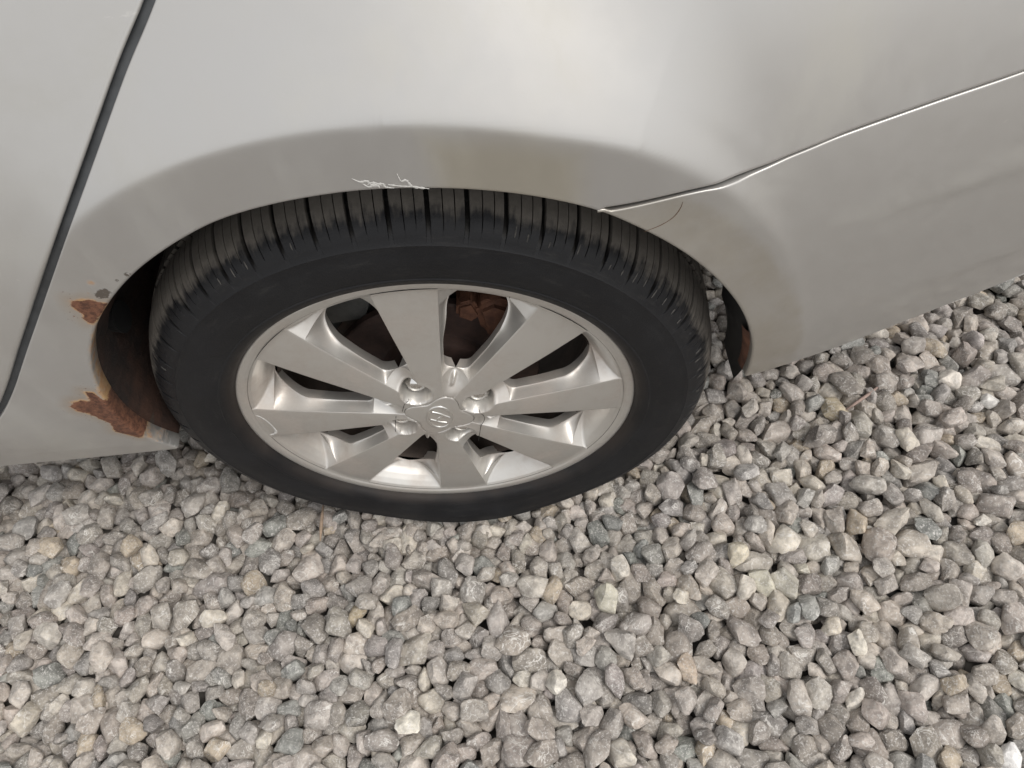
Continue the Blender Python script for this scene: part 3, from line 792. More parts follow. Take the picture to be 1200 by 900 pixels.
# settled gravel, eight numbers a stone: shape, size / 50, x, y, z in half millimetres, rotation
STONE_DATA = (
7,41,-2023,539,-58,31,17,82,11,43,-2021,223,-25,-35,13,-59,10,43,-2020,299,-55,-56,0,59,6,53,-2019,165,-19,71,57,-38,3,48,-2018,400,-17,-24,-27,-17,
12,52,-2018,534,-20,-59,76,-13,10,48,-2016,426,-58,0,38,31,4,59,-2014,581,-37,72,-17,-43,3,54,-2014,480,-57,-98,-11,5,6,43,-2014,517,14,52,26,36,0,55,
-2013,473,-5,75,1,10,11,56,-2012,347,-48,20,-52,-29,11,42,-2012,261,-57,-2,-98,16,2,73,-2011,267,11,-36,-83,-15,13,50,-2009,216,-61,-3,10,96,0,58,
-2008,114,-59,-98,14,5,5,49,-2004,166,-58,18,-94,27,11,51,-2003,583,7,-2,24,-84,13,54,-1994,451,-29,-27,85,-41,5,52,-1988,85,-25,89,25,-12,7,63,-1982,
292,-20,45,5,-56,11,36,-1981,351,-12,-30,-86,-22,1,56,-1980,396,-33,93,-9,8,10,57,-1977,515,-14,-81,-51,-17,1,54,-1970,37,-57,28,-4,-63,2,60,-1970,
172,-18,42,-55,-29,12,42,-1969,564,-26,28,-3,-94,5,58,-1968,234,-11,13,-14,32,8,44,-1963,421,-7,-64,-13,-17,8,60,-1950,113,7,4,-2,-95,7,33,-1950,65,
-8,-8,-3,92,5,58,-1946,317,-46,-11,44,-38,5,57,-1943,171,-55,-82,45,-17,10,61,-1941,469,-13,68,34,12,0,46,-1939,388,-23,50,-77,-30,10,49,-1932,261,
-32,-24,-8,72,7,37,-1932,503,-24,6,-68,71,12,51,-1929,36,-28,40,-88,-16,2,42,-1928,524,2,2,-59,74,6,51,-1925,321,-2,59,-55,-52,1,53,-1922,-12,-22,-1,
0,65,0,51,-1922,565,4,-31,-55,67,1,49,-1919,134,-23,-88,-28,-24,0,62,-1916,205,-11,3,71,-67,0,41,-1912,74,-3,-43,-89,2,1,60,-1906,437,-22,-73,-59,31,
7,54,-1905,-93,-59,-14,-98,2,4,53,-1905,-58,-35,-88,-30,25,12,49,-1905,379,-5,21,46,-56,8,48,-1905,265,-8,-64,-72,-12,13,41,-1899,-35,6,20,8,60,13,46,
-1898,172,-29,-33,38,80,10,60,-1890,541,-18,25,94,-8,3,41,-1887,351,2,-28,40,-81,12,58,-1882,303,-11,54,71,42,11,56,-1875,90,-26,-27,-18,75,6,47,
-1874,500,6,48,-5,-2,12,48,-1870,403,-11,59,54,16,5,54,-1868,28,-28,21,-96,5,7,61,-1867,465,-16,83,32,-25,3,40,-1867,145,-34,35,-6,83,2,50,-1856,565,
2,46,58,-41,11,60,-1855,244,-49,-43,-88,7,11,47,-1854,199,-20,77,36,34,0,66,-1853,-35,-13,26,86,40,7,45,-1848,433,-37,-34,11,-8,13,39,-1847,113,0,-27,
-36,85,6,55,-1846,336,-5,-68,-71,14,0,41,-1843,-131,-28,23,49,49,13,56,-1841,270,-9,-25,11,62,9,43,-1841,60,-13,58,-62,-2,2,60,-1838,175,-54,10,-27,
-46,8,55,-1837,-180,-31,60,76,0,11,45,-1829,497,-17,-18,-15,-65,2,45,-1825,-84,-25,0,1,97,0,47,-1825,399,6,-51,-13,-13,0,46,-1825,554,-37,-86,22,16,
11,50,-1825,140,-12,19,68,-68,9,37,-1824,459,-37,58,-46,34,8,50,-1817,-65,6,-78,-56,16,4,40,-1817,52,-36,-45,71,37,5,39,-1816,241,-25,-34,-14,-88,1,
50,-1815,5,-20,-25,-84,32,8,41,-1814,432,-18,-59,-64,-2,6,61,-1809,555,6,32,-13,-61,11,56,-1809,-136,-6,-39,27,-54,13,47,-1809,-205,2,53,3,26,13,49,
-1805,323,-9,-96,-10,-20,10,42,-1805,76,-10,-78,30,-11,3,45,-1796,205,-34,20,-32,86,8,48,-1789,365,12,93,8,-13,11,49,-1789,295,-57,-28,18,-12,4,39,
-1788,44,-14,87,-1,41,0,46,-1788,-24,3,51,17,-19,4,51,-1785,249,-16,37,73,22,12,43,-1782,-92,5,16,-6,-87,8,64,-1781,-271,-31,92,34,-9,0,64,-1781,590,
-26,75,62,-6,6,56,-1781,-396,-55,12,97,1,10,46,-1779,414,-33,-91,-13,6,7,39,-1777,-232,-8,-5,10,-88,11,53,-1775,-59,-23,-6,-98,-9,1,62,-1773,517,-17,
-23,-12,84,2,48,-1772,-310,-3,30,85,40,1,50,-1772,456,-18,-11,-2,81,7,49,-1772,5,-22,-69,-68,-9,2,46,-1772,99,-21,25,18,93,11,54,-1771,161,-29,-7,10,
-96,1,54,-1761,391,-16,-37,37,-65,11,48,-1760,124,2,-36,33,-33,12,46,-1760,59,-28,45,85,-16,4,55,-1760,-433,-32,-84,-22,-19,7,55,-1760,-182,-25,9,29,
15,7,56,-1758,-114,-19,47,-83,7,0,49,-1757,-245,22,21,-49,2,7,56,-1756,302,-26,99,-1,-9,6,44,-1749,250,-25,-19,48,-71,1,54,-1748,581,-60,-4,-24,21,12,
59,-1744,-358,-1,63,-60,-42,0,60,-1744,-164,18,64,-62,42,5,64,-1743,-346,-48,47,18,33,12,74,-1742,342,6,-4,96,-24,3,39,-1741,-301,-21,-7,23,25,5,48,
-1738,206,-27,-67,-61,-26,11,44,-1735,-205,3,-42,88,2,4,45,-1734,19,-18,-26,-67,48,2,43,-1731,-32,-4,-36,90,20,11,46,-1730,-264,-34,-73,-46,-39,13,51,
-1727,146,4,-65,-25,-52,11,50,-1727,78,-8,-10,-23,-95,2,47,-1722,-380,-35,-14,20,-92,10,56,-1721,544,-9,45,45,-21,6,57,-1720,237,-49,-44,-45,28,0,53,
-1720,-71,-27,79,21,47,5,45,-1720,498,12,-30,-17,-62,12,44,-1720,-142,-20,-36,-45,34,9,50,-1717,43,-38,-11,-10,-48,4,49,-1716,-427,-19,-46,-46,58,12,
49,-1714,380,-25,-25,-60,63,9,50,-1713,-187,-23,90,30,29,8,51,-1710,502,-30,86,-15,-13,7,42,-1709,271,-11,-42,84,-22,2,55,-1709,-538,-44,15,90,-39,4,
49,-1708,170,-20,-42,-87,-16,13,55,-1707,587,-36,24,-85,35,5,57,-1705,456,-11,-2,22,96,6,55,-1704,323,-32,18,-22,-54,4,69,-1703,-484,-29,73,66,-6,8,
48,-1699,406,0,95,-23,-8,8,58,-1697,-237,-5,14,97,-3,11,44,-1697,-26,-28,48,35,54,2,41,-1696,107,4,52,-2,-47,1,51,-1695,-115,-18,-51,70,-18,0,62,
-1693,-290,-16,77,58,-23,6,63,-1691,-399,3,35,-16,-20,2,59,-1691,546,-52,35,87,-25,3,37,-1689,226,-60,9,-43,-73,8,43,-1689,47,-14,-64,33,-62,2,54,
-1680,21,-49,-45,-45,72,11,46,-1677,149,3,-35,-52,49,3,48,-1675,95,-38,-32,17,-92,0,53,-1675,-352,-15,-12,20,18,12,55,-1674,495,-59,-15,2,39,7,55,
-1673,-85,-40,-64,75,10,4,56,-1672,312,-2,-79,-6,45,3,48,-1670,384,-26,33,92,16,0,57,-1668,339,-59,-96,23,4,10,53,-1667,-527,-24,55,-53,-50,4,47,
-1667,215,-37,-12,22,-39,11,38,-1667,555,-16,-64,-58,44,4,47,-1666,264,-25,22,59,70,4,47,-1665,-143,-36,-32,-4,-80,4,36,-1664,-33,-22,-8,15,-78,5,54,
-1662,-193,-17,-17,-43,-17,11,49,-1661,150,-38,-43,-19,42,8,56,-1660,-455,-16,-48,43,5,13,47,-1656,417,-5,68,72,-2,1,62,-1650,66,-18,11,36,-65,4,43,
-1650,-294,-20,-65,0,69,6,56,-1649,14,-16,-35,33,-19,11,52,-1648,-25,8,54,-2,-1,10,48,-1644,-560,-26,16,26,-79,5,50,-1643,521,-31,53,36,34,11,42,
-1643,181,-7,11,97,14,2,60,-1640,288,-37,-54,1,-42,9,53,-1638,573,-15,88,-37,-16,13,51,-1637,-188,-50,-6,-39,-6,13,42,-1636,-108,-31,53,-9,77,9,56,
-1636,-145,-17,50,35,72,9,51,-1635,-353,-49,43,-62,-13,8,46,-1634,-407,-6,-34,90,24,8,43,-1633,369,-23,56,-67,-11,7,50,-1630,-237,-12,52,-67,49,8,62,
-1630,-603,-12,7,-67,72,10,42,-1630,90,-45,-9,-41,85,9,63,-1627,128,-55,77,29,4,6,60,-1627,224,-28,-77,57,20,9,35,-1626,-341,-16,22,73,-63,3,60,-1624,
-48,-34,-33,39,-47,1,44,-1623,433,-11,-73,53,-2,0,57,-1623,326,-25,66,51,-36,10,49,-1622,-478,-14,36,22,73,9,46,-1620,274,2,67,72,-9,3,50,-1620,512,
-2,52,10,44,11,43,-1618,-266,-27,-5,45,-82,6,44,-1617,33,-3,-56,-78,-13,10,58,-1616,472,-27,-10,9,-11,4,49,-1615,-670,4,-8,26,-95,2,48,-1613,-525,-6,
-10,77,61,13,39,-1608,554,6,-99,-1,-5,0,46,-1607,-563,-12,-21,-85,-44,11,45,-1607,165,-37,25,42,37,13,55,-1607,-306,-14,-89,0,13,9,37,-1605,403,-34,
-2,23,-79,3,37,-1599,-206,-23,-54,-62,-53,1,57,-1598,55,-24,3,78,28,3,48,-1597,-355,-28,-3,-43,-27,9,48,-1596,252,-21,34,-33,58,10,39,-1594,105,-28,
-14,64,-74,1,42,-1593,361,-32,37,-34,-79,9,48,-1592,-475,5,-87,-42,18,9,40,-1591,11,-29,54,-75,30,11,45,-1590,588,-5,-45,-51,-28,5,54,-1587,-151,-1,
10,0,47,2,39,-1586,-182,-35,6,-18,-18,0,49,-1586,-632,-5,55,-65,-49,5,60,-1585,-417,-17,-88,37,-23,4,62,-1585,534,-29,-39,-88,6,3,36,-1585,-333,3,-38,
-67,30,12,50,-1584,-94,-44,-25,35,81,11,60,-1584,-64,-6,67,67,9,2,52,-1582,202,-23,40,-55,-39,4,59,-1582,-504,-23,33,-26,-29,5,51,-1581,-244,2,-28,
-23,75,1,32,-1578,-540,-1,-30,74,59,13,52,-1576,235,9,87,13,29,3,47,-1574,144,-25,-13,41,-84,3,51,-1573,-57,-58,7,19,86,1,38,-1573,-728,21,-10,-92,
-34,4,49,-1571,459,-13,-65,69,-1,7,51,-1570,292,-27,-8,-7,-22,1,62,-1567,316,2,-18,3,-30,0,50,-1566,-696,-1,-18,20,-87,13,50,-1565,-9,-22,34,26,-51,3,
50,-1564,408,-16,68,64,2,11,54,-1562,-573,-24,30,29,31,12,58,-1562,-772,-9,54,-40,-72,13,57,-1560,-337,-22,-47,65,-23,4,50,-1559,-266,-35,72,26,-21,5,
41,-1558,83,-31,-85,-36,9,11,43,-1557,573,-4,71,14,59,13,48,-1557,-126,-32,29,-73,-44,13,56,-1554,361,-33,2,55,-7,5,42,-1554,-208,-17,-86,-47,9,5,53,
-1552,503,-20,-50,-66,3,3,56,-1547,-477,-10,-82,-13,-39,0,43,-1546,161,-6,-16,44,60,9,40,-1545,-166,-38,61,36,68,12,55,-1543,242,-21,-20,-2,88,7,54,
-1542,-380,4,44,-23,9,11,50,-1541,48,-24,29,-88,-33,7,44,-1541,-300,-21,64,-20,-15,5,50,-1538,-662,17,-64,32,-5,12,55,-1537,-519,-29,-62,67,-31,1,41,
-1536,-580,10,49,13,-27,6,53,-1535,16,-54,53,-82,14,3,60,-1533,-59,-38,-52,-19,-82,9,49,-1532,-423,-22,76,33,31,8,44,-1532,541,10,7,-60,-9,4,44,-1531,
-243,-21,-18,14,81,3,46,-1531,-604,-22,-52,80,-10,1,65,-1530,196,13,-2,-22,-39,8,45,-1528,418,-42,58,-42,58,8,53,-1528,-725,-18,78,9,-54,11,38,-1528,
324,-30,33,-47,-72,10,75,-1527,102,8,65,-71,22,1,53,-1524,-791,-29,33,-11,92,0,40,-1524,26,-5,-34,79,49,1,55,-1522,480,3,14,4,92,1,45,-1522,568,-21,8,
-37,32,4,54,-1519,378,-20,-17,34,57,11,46,-1519,-134,-50,30,-84,-25,6,45,-1516,-554,5,47,13,-86,8,40,-1515,137,-37,30,-5,39,3,45,-1514,-684,-24,-12,
-34,24,10,63,-1513,-108,-14,95,8,-20,4,67,-1513,460,-35,94,-4,-19,9,54,-1512,-266,-42,11,-46,2,0,45,-1509,-461,-24,79,-19,3,6,45,-1508,-5,-23,-77,-54,
31,3,55,-1508,-45,7,0,3,-98,13,41,-1506,-822,-13,-91,25,21,10,57,-1501,-178,-33,-18,16,26,3,55,-1500,96,-30,84,50,2,4,45,-1499,257,-11,30,-26,-4,8,47,
-1499,421,-6,-46,80,-11,8,59,-1499,529,-17,-47,10,86,6,58,-1496,-823,-57,-10,4,-91,3,42,-1494,55,-16,-12,-36,-14,2,65,-1494,172,-14,-17,33,76,3,42,
-1492,-748,-30,0,-83,-3,11,50,-1492,-210,-3,18,-34,-88,11,55,-1491,-513,-18,-45,-34,50,12,57,-1491,350,-38,14,84,42,11,62,-1489,300,-11,-35,24,12,11,
62,-1489,-330,5,2,97,11,4,38,-1486,-370,-12,0,-97,20,11,47,-1486,-648,2,-7,58,80,8,62,-1484,-424,-8,16,3,93,0,50,-1483,223,-27,-11,-8,53,6,46,-1482,
-51,-24,78,56,-26,6,37,-1481,-239,-22,17,33,49,10,51,-1479,-298,-27,16,-15,23,5,48,-1478,-715,-32,92,-31,12,11,57,-1477,-595,-8,-24,94,20,9,62,-1473,
-664,-36,32,-12,15,3,40,-1469,-337,-33,-16,-10,-56,4,49,-1469,146,-36,53,-78,22,0,66,-1467,580,-32,75,60,5,5,41,-1466,-93,-23,12,-48,40,13,73,-1466,
-777,-18,52,29,42,9,41,-1466,402,-9,-83,24,-24,0,53,-1464,-144,-20,-45,-84,-14,5,44,-1463,17,-21,-96,9,8,12,43,-1463,-15,-8,13,-36,53,9,67,-1462,471,
-22,82,-48,0,7,35,-1461,516,-17,-15,-78,18,3,57,-1461,109,-55,83,49,14,8,47,-1459,-820,7,17,-13,32,11,42,-1458,-536,-1,4,-92,-11,10,55,-1456,362,-4,
-68,26,-2,7,51,-1455,201,-51,87,15,16,0,53,-1454,-382,-42,89,-28,-27,12,56,-1453,73,-28,-17,-11,31,12,44,-1452,327,9,82,4,-39,13,45,-1452,-67,-39,43,
-26,-71,4,65,-1450,-443,-55,10,49,73,1,38,-1450,262,-26,19,52,-82,13,69,-1446,-577,-52,27,22,83,10,46,-1446,-484,-13,3,1,-64,1,44,-1445,-692,-15,28,
73,-59,5,52,-1440,295,-55,-38,-73,48,11,50,-1437,-248,-3,0,91,38,4,55,-1436,216,-21,37,-87,13,12,54,-1436,404,-33,82,-44,-5,11,47,-1435,-668,9,-28,35,
-1,7,62,-1433,33,11,47,76,-37,12,52,-1433,493,-1,-6,30,90,10,49,-1429,-568,4,-41,-64,-24,4,47,-1429,-357,-20,31,-22,-45,11,46,-1429,-111,2,12,39,-86,
1,53,-1428,-194,-4,81,55,-13,12,56,-1427,-806,-16,47,-7,-82,7,54,-1426,145,-27,-8,22,-65,3,44,-1423,-278,-38,19,-24,47,12,55,-1423,324,-27,13,19,-6,4,
59,-1421,526,-29,-80,19,-20,12,58,-1420,-64,-11,26,-6,92,2,52,-1420,-728,-4,-21,-32,-89,13,48,-1418,-536,-21,-41,-39,31,11,61,-1417,-623,-12,81,-21,
-25,11,45,-1417,-305,-14,-22,-9,-95,1,48,-1413,-233,-42,-20,27,93,7,41,-1413,423,-62,-21,2,66,10,49,-1412,-161,-28,42,-89,-10,5,70,-1411,464,-35,13,
-41,-6,12,37,-1409,304,-6,-74,-25,18,4,54,-1409,395,-2,-16,-20,55,12,75,-1408,-425,-29,45,83,13,2,48,-1407,-775,-38,-65,-67,-21,2,66,-1406,85,-8,-89,
42,-13,2,46,-1402,579,5,-15,82,-8,7,55,-1401,257,-31,-74,-56,35,12,75,-1399,-5,-14,85,34,-17,2,33,-1394,513,-2,-5,-76,-40,6,61,-1393,198,-9,-44,87,
-18,2,58,-1391,357,-34,-10,-45,72,11,42,-1391,546,-2,43,71,-42,9,53,-1391,-830,-17,-36,34,-53,5,51,-1390,-681,-17,-24,-45,-20,0,34,-1389,-136,-10,-7,
-95,-12,13,43,-1385,-194,-27,-71,-23,65,11,53,-1385,-584,-2,-65,-71,-23,3,56,-1384,-105,-35,-20,24,-92,12,69,-1384,-497,-18,-67,70,14,7,31,-1384,-387,
-25,-2,26,95,11,58,-1383,-332,-33,50,-72,35,0,42,-1380,-52,4,-20,1,-52,10,66,-1380,-265,-41,-31,88,6,3,41,-1379,133,-20,35,-42,-78,9,63,-1375,266,1,
91,-37,-1,7,49,-1374,95,-35,22,93,13,10,51,-1374,-736,-15,26,13,-79,12,52,-1368,-296,-6,56,14,-61,1,58,-1364,507,-24,41,-24,-75,7,54,-1359,-798,-28,
-5,-28,88,7,51,-1359,-496,-54,41,84,31,13,59,-1358,586,-2,-22,96,-2,6,45,-1358,-554,-20,-13,-16,96,3,36,-1358,-444,-21,-30,-18,84,0,38,-1357,462,-22,
42,28,84,8,52,-1356,-816,6,3,74,58,11,74,-1355,405,-47,-15,13,14,5,70,-1355,320,-8,-90,16,13,10,54,-1354,14,1,-9,-16,-43,9,61,-1353,171,-30,-2,-26,
-95,3,46,-1352,-152,-26,8,-28,62,6,46,-1350,-364,-25,-32,72,-59,3,54,-1348,334,-57,-15,0,97,8,62,-1348,-636,-10,17,-22,95,1,39,-1346,-757,4,1,-30,94,
8,44,-1345,57,-14,15,17,-96,7,50,-1345,-596,-36,94,-30,12,9,40,-1343,-520,-20,6,-34,12,12,51,-1342,-90,-24,35,33,24,3,47,-1341,-338,-1,-33,-7,60,4,43,
-1340,-59,-6,13,-12,-14,0,52,-1339,-404,-18,37,15,-90,2,52,-1339,191,2,-51,-83,15,2,56,-1336,-192,-30,14,-33,89,4,53,-1336,-19,-13,-39,88,-19,12,59,
-1335,-225,-5,69,56,42,7,46,-1334,136,-16,-74,-41,9,12,39,-1333,269,-6,15,25,-79,7,45,-1333,-283,-21,50,82,-15,7,44,-1332,-730,-24,-43,29,82,8,53,
-1331,492,-58,-94,17,-3,7,41,-1331,588,-33,13,15,96,2,58,-1330,-682,-6,-86,-30,30,3,66,-1330,226,-34,-41,-89,1,5,40,-1328,547,-26,33,-2,-8,3,57,-1328,
-474,-4,-68,-41,34,13,45,-1319,-859,-27,-29,22,-34,8,52,-1319,-124,-37,62,70,18,11,39,-1317,453,-40,5,50,82,0,55,-1316,360,-40,85,-4,-50,0,44,-1315,
85,-29,17,53,45,2,43,-1312,-496,-24,30,-33,-86,11,46,-1311,510,-20,-55,21,25,6,48,-1310,-554,-33,-44,46,-73,8,38,-1309,290,-31,1,-18,-86,8,64,-1309,
401,-6,-30,31,-34,11,38,-1309,-601,-3,-14,-74,56,2,57,-1309,-823,-14,62,60,-49,11,46,-1306,-783,0,73,-23,17,1,46,-1306,534,8,51,60,-52,2,42,-1303,-88,
-23,68,-49,12,6,43,-1302,-269,4,-10,11,68,10,50,-1301,-156,-60,59,-78,0,12,52,-1299,599,-16,8,-77,46,12,53,-1299,-511,-55,15,-56,-80,4,62,-1297,-766,
-38,21,-22,79,10,33,-1297,480,-40,7,-20,77,5,51,-1297,110,1,52,-38,-52,11,37,-1296,-647,-13,-58,-73,-29,6,45,-1296,144,-27,-76,49,29,0,55,-1295,-362,
-21,-51,-5,-26,0,55,-1293,-252,-37,-64,73,18,2,61,-1293,-39,-35,37,-89,11,1,53,-1293,3,5,10,8,-44,1,46,-1292,-327,-7,73,57,-28,11,49,-1291,18,-32,37,
-27,-30,4,62,-1290,254,-20,-1,-93,-18,4,62,-1288,-708,-30,-62,-75,14,3,55,-1287,204,-16,-21,8,-87,1,55,-1287,345,-1,8,-7,48,0,48,-1285,400,-54,-44,
-45,-45,9,55,-1284,168,-51,-72,63,19,8,64,-1284,-465,-37,-12,-68,68,1,53,-1282,443,-60,-8,-16,-13,1,59,-1279,-400,-52,11,29,78,2,53,-1278,-621,-32,4,
-38,-37,1,51,-1278,562,-10,-10,48,-86,5,55,-1273,-198,-31,13,-92,10,5,62,-1272,-129,-27,48,-54,-50,7,46,-1270,-722,2,-16,-91,-2,7,45,-1270,-290,-20,
-35,-88,26,6,45,-1269,-73,-14,-29,-95,-4,7,48,-1269,-579,-23,-27,-1,15,11,52,-1269,-861,-25,63,13,48,5,59,-1268,-322,-53,22,16,-15,10,59,-1267,-413,
-6,-73,-54,-40,0,52,-1265,72,-23,40,-88,-16,6,47,-1265,516,-35,-49,27,-46,3,59,-1265,-805,-31,50,3,78,13,44,-1263,-663,-7,82,0,56,12,42,-1262,-528,
-22,47,61,25,5,56,-1262,463,-21,-3,-57,77,12,49,-1261,373,-27,-53,17,72,12,47,-1260,-759,-60,36,86,20,0,37,-1259,532,-1,58,13,40,9,52,-1256,-215,3,3,
11,0,13,53,-1255,288,-14,-1,-66,72,11,35,-1251,317,-1,-67,-12,-47,0,36,-1247,-692,13,3,93,-16,0,46,-1247,-42,-26,-46,68,-28,1,48,-1245,-605,5,3,-25,
92,11,46,-1243,226,-24,-55,28,-30,8,52,-1242,185,-56,-3,-23,57,9,44,-1241,-346,-30,-15,30,-84,4,53,-1237,403,-35,66,-4,-41,1,40,-1237,-642,-21,15,-8,
-95,11,54,-1237,105,3,30,12,10,8,52,-1236,18,-16,-91,-12,-37,10,49,-1236,-393,-31,-2,-20,97,8,57,-1234,-148,5,36,-92,-9,2,46,-1233,-553,-12,-78,-8,11,
7,44,-1232,-102,-8,38,17,22,8,49,-1232,-814,-4,63,-37,67,8,58,-1230,-261,-6,19,12,-26,11,54,-1229,-478,-11,33,-71,-37,6,50,-1229,341,-22,32,87,-31,11,
64,-1228,154,-22,74,-61,-23,2,53,-1227,-743,-10,80,30,-44,0,62,-1222,-181,-20,-20,-20,-31,4,49,-1221,-706,-11,-8,21,-18,1,53,-1220,-63,-8,-23,-75,-20,
8,45,-1218,-663,1,67,-38,-60,8,44,-1217,-305,-48,60,-16,-76,7,43,-1216,-777,-38,-95,26,-2,1,48,-1216,-537,-54,-45,23,-18,8,59,-1215,58,-24,-5,45,-74,
0,65,-1215,568,-23,-93,-32,3,6,49,-1215,435,-19,-70,-29,-37,6,49,-1213,-860,-10,-31,34,-43,13,51,-1213,586,15,-3,-4,-36,3,46,-1213,251,-18,-46,-61,63,
7,60,-1211,-593,-21,16,95,-2,11,59,-1210,506,-15,-9,28,-94,12,49,-1208,-20,-35,2,6,67,8,46,-1208,291,-28,-3,-35,0,1,59,-1207,390,-11,11,-6,96,13,50,
-1198,211,-11,5,-85,-31,8,58,-1196,-369,-20,92,-10,-33,4,52,-1195,-501,-35,39,-6,20,1,45,-1194,-87,-42,11,11,-3,3,63,-1191,434,-54,11,-12,-4,5,54,
-1191,-261,-51,89,5,-22,5,54,-1191,-201,-55,-52,-56,43,12,55,-1190,-805,-22,-8,65,-35,4,39,-1189,166,-14,39,42,41,10,40,-1189,105,-9,-12,69,47,3,67,
-1187,-430,-33,19,-24,93,0,51,-1185,464,-12,2,52,83,8,52,-1184,43,3,5,7,40,1,51,-1183,323,0,21,14,-63,8,51,-1180,348,-26,-12,-13,42,3,41,-1178,-304,
-61,-1,96,24,8,55,-1177,-648,-16,71,56,37,11,49,-1177,-847,3,-57,-71,32,1,49,-1177,-742,-18,30,47,-49,0,45,-1177,-53,-11,-55,35,69,13,65,-1175,-129,
-18,7,-24,-68,5,50,-1173,-243,-21,-38,-1,-11,11,52,-1173,265,-1,71,-43,-43,11,47,-1173,195,-39,-14,57,-68,3,45,-1173,137,-35,-22,12,-45,0,36,-1173,
-463,-17,54,12,61,1,53,-1172,-10,-22,87,7,-42,5,59,-1171,-708,-44,-10,50,-81,11,56,-1170,-553,-42,28,72,-14,3,67,-1165,550,-1,69,-21,47,6,50,-1164,
-334,-35,-52,-82,19,4,43,-1163,-176,-31,-24,-2,55,4,44,-1160,-580,3,-53,71,4,3,52,-1159,538,-55,-29,-10,-92,10,43,-1156,488,-32,40,90,-4,11,46,-1155,
-214,6,41,71,55,0,44,-1153,162,-17,-43,-37,-70,6,47,-1152,-695,7,57,-72,-36,11,49,-1152,93,-9,-34,-42,38,10,37,-1152,-381,-38,41,32,21,10,40,-1151,
-285,-37,72,49,44,12,46,-1151,405,-26,-11,23,45,2,59,-1150,-314,-4,-59,-76,18,9,62,-1148,-505,-17,-70,41,-48,0,43,-1148,22,-12,85,-20,40,6,42,-1147,
-444,-12,52,-74,-36,0,58,-1143,-783,-26,-52,82,-13,7,46,-1143,-78,-33,-4,17,-8,0,51,-1141,-266,15,-18,10,-48,3,52,-1141,453,-10,-36,50,-75,10,47,
-1141,-835,-30,-43,-30,60,11,46,-1140,-635,-34,6,29,-62,9,60,-1135,-867,4,91,26,29,5,55,-1134,323,-17,13,-1,-85,1,48,-1133,-125,1,5,24,33,6,45,-1131,
-591,-15,80,-13,53,10,66,-1129,159,-54,-1,-98,-5,5,55,-1129,-63,-1,-79,60,-3,0,46,-1129,-394,-18,-34,13,-92,4,55,-1128,-9,-25,-61,-74,16,9,47,-1128,
199,-18,-37,83,19,13,50,-1128,234,-32,23,-8,38,5,42,-1127,278,-26,11,-65,-71,6,52,-1127,-177,-15,88,43,12,10,50,-1125,554,-43,-50,8,-66,12,36,-1122,
426,4,18,14,-43,3,53,-1122,383,-6,-6,6,53,11,52,-1121,-724,-16,-77,-59,-9,8,42,-1120,-466,-16,51,-56,-57,0,57,-1119,-665,-8,32,85,38,9,53,-1118,47,
-34,22,1,40,11,58,-1118,596,-17,-97,-13,3,7,38,-1118,103,-26,80,58,-3,12,41,-1116,390,-39,41,-86,-18,2,64,-1115,-562,-40,-2,-79,25,11,43,-1113,-271,
-23,37,11,62,10,65,-1113,-682,-56,-24,-6,83,4,33,-1113,-534,1,8,80,-51,13,58,-1111,-339,-24,49,84,-13,4,55,-1108,507,-20,97,-1,-8,2,40,-1107,442,-19,
-41,-57,41,11,50,-1104,-211,-21,77,35,3,7,47,-1104,-121,-31,18,-28,91,9,53,-1101,22,-3,38,-70,58,11,65,-1100,-813,14,43,-23,31,9,67,-1100,-756,10,-15,
48,-79,5,34,-1098,-246,11,17,-18,-78,10,51,-1095,-868,-16,0,96,23,10,57,-1092,-65,-32,-7,14,-52,12,42,-1090,-631,-6,26,-65,-56,11,43,-1090,170,-25,
-31,-70,39,6,46,-1089,-602,14,-9,27,89,11,50,-1089,-521,-19,-87,3,-28,8,52,-1088,272,-7,-48,-31,63,9,46,-1088,551,-27,57,-78,22,13,54,-1086,-154,-12,
-40,65,-26,12,40,-1086,-294,-20,-68,8,71,8,45,-1085,-405,-15,86,40,-23,13,49,-1084,-452,-59,32,83,-44,1,40,-1081,59,-8,4,-99,-7,8,39,-1081,220,-37,93,
12,-7,13,52,-1077,460,10,-80,9,7,7,47,-1077,321,-23,-3,6,-80,5,50,-1077,-568,-18,16,70,-30,4,59,-1075,-655,-35,38,-65,-43,5,56,-1075,364,-55,-6,-92,
36,12,69,-1072,-6,-13,61,6,49,11,54,-1070,120,-53,-96,-4,0,1,47,-1070,577,2,-46,-21,84,12,40,-1068,425,2,71,22,-12,3,75,-1067,412,-42,33,-80,21,12,48,
-1065,-775,-11,82,48,1,13,53,-1064,-57,0,84,-35,-4,0,55,-1064,-247,-7,-11,88,33,5,46,-1064,-292,11,20,-94,1,10,75,-1062,-469,-19,-10,-94,-24,13,51,
-1060,-340,-8,25,-43,-58,0,52,-1059,-689,-61,-99,-2,6,11,57,-1058,520,-10,-36,1,-75,1,52,-1055,-819,-20,73,65,-17,6,57,-1054,-118,-18,-16,-13,69,9,51,
-1054,-199,-25,79,53,17,5,60,-1052,257,-34,-11,69,65,7,58,-1052,154,-11,19,20,49,6,55,-1044,-596,-13,82,11,29,6,41,-1044,436,20,-36,33,12,12,51,-1043,
94,-21,8,-20,-48,6,42,-1043,-291,-28,4,-51,83,12,50,-1042,-372,-25,-23,43,61,10,45,-1041,32,-17,2,50,55,5,58,-1040,-57,-45,-35,-2,76,4,48,-1040,198,
-36,-23,-83,38,8,74,-1040,-706,-20,-83,-53,11,11,34,-1040,361,-23,75,64,4,0,53,-1040,-499,5,-77,-44,10,0,44,-1039,-545,-10,62,-67,-14,5,52,-1038,-334,
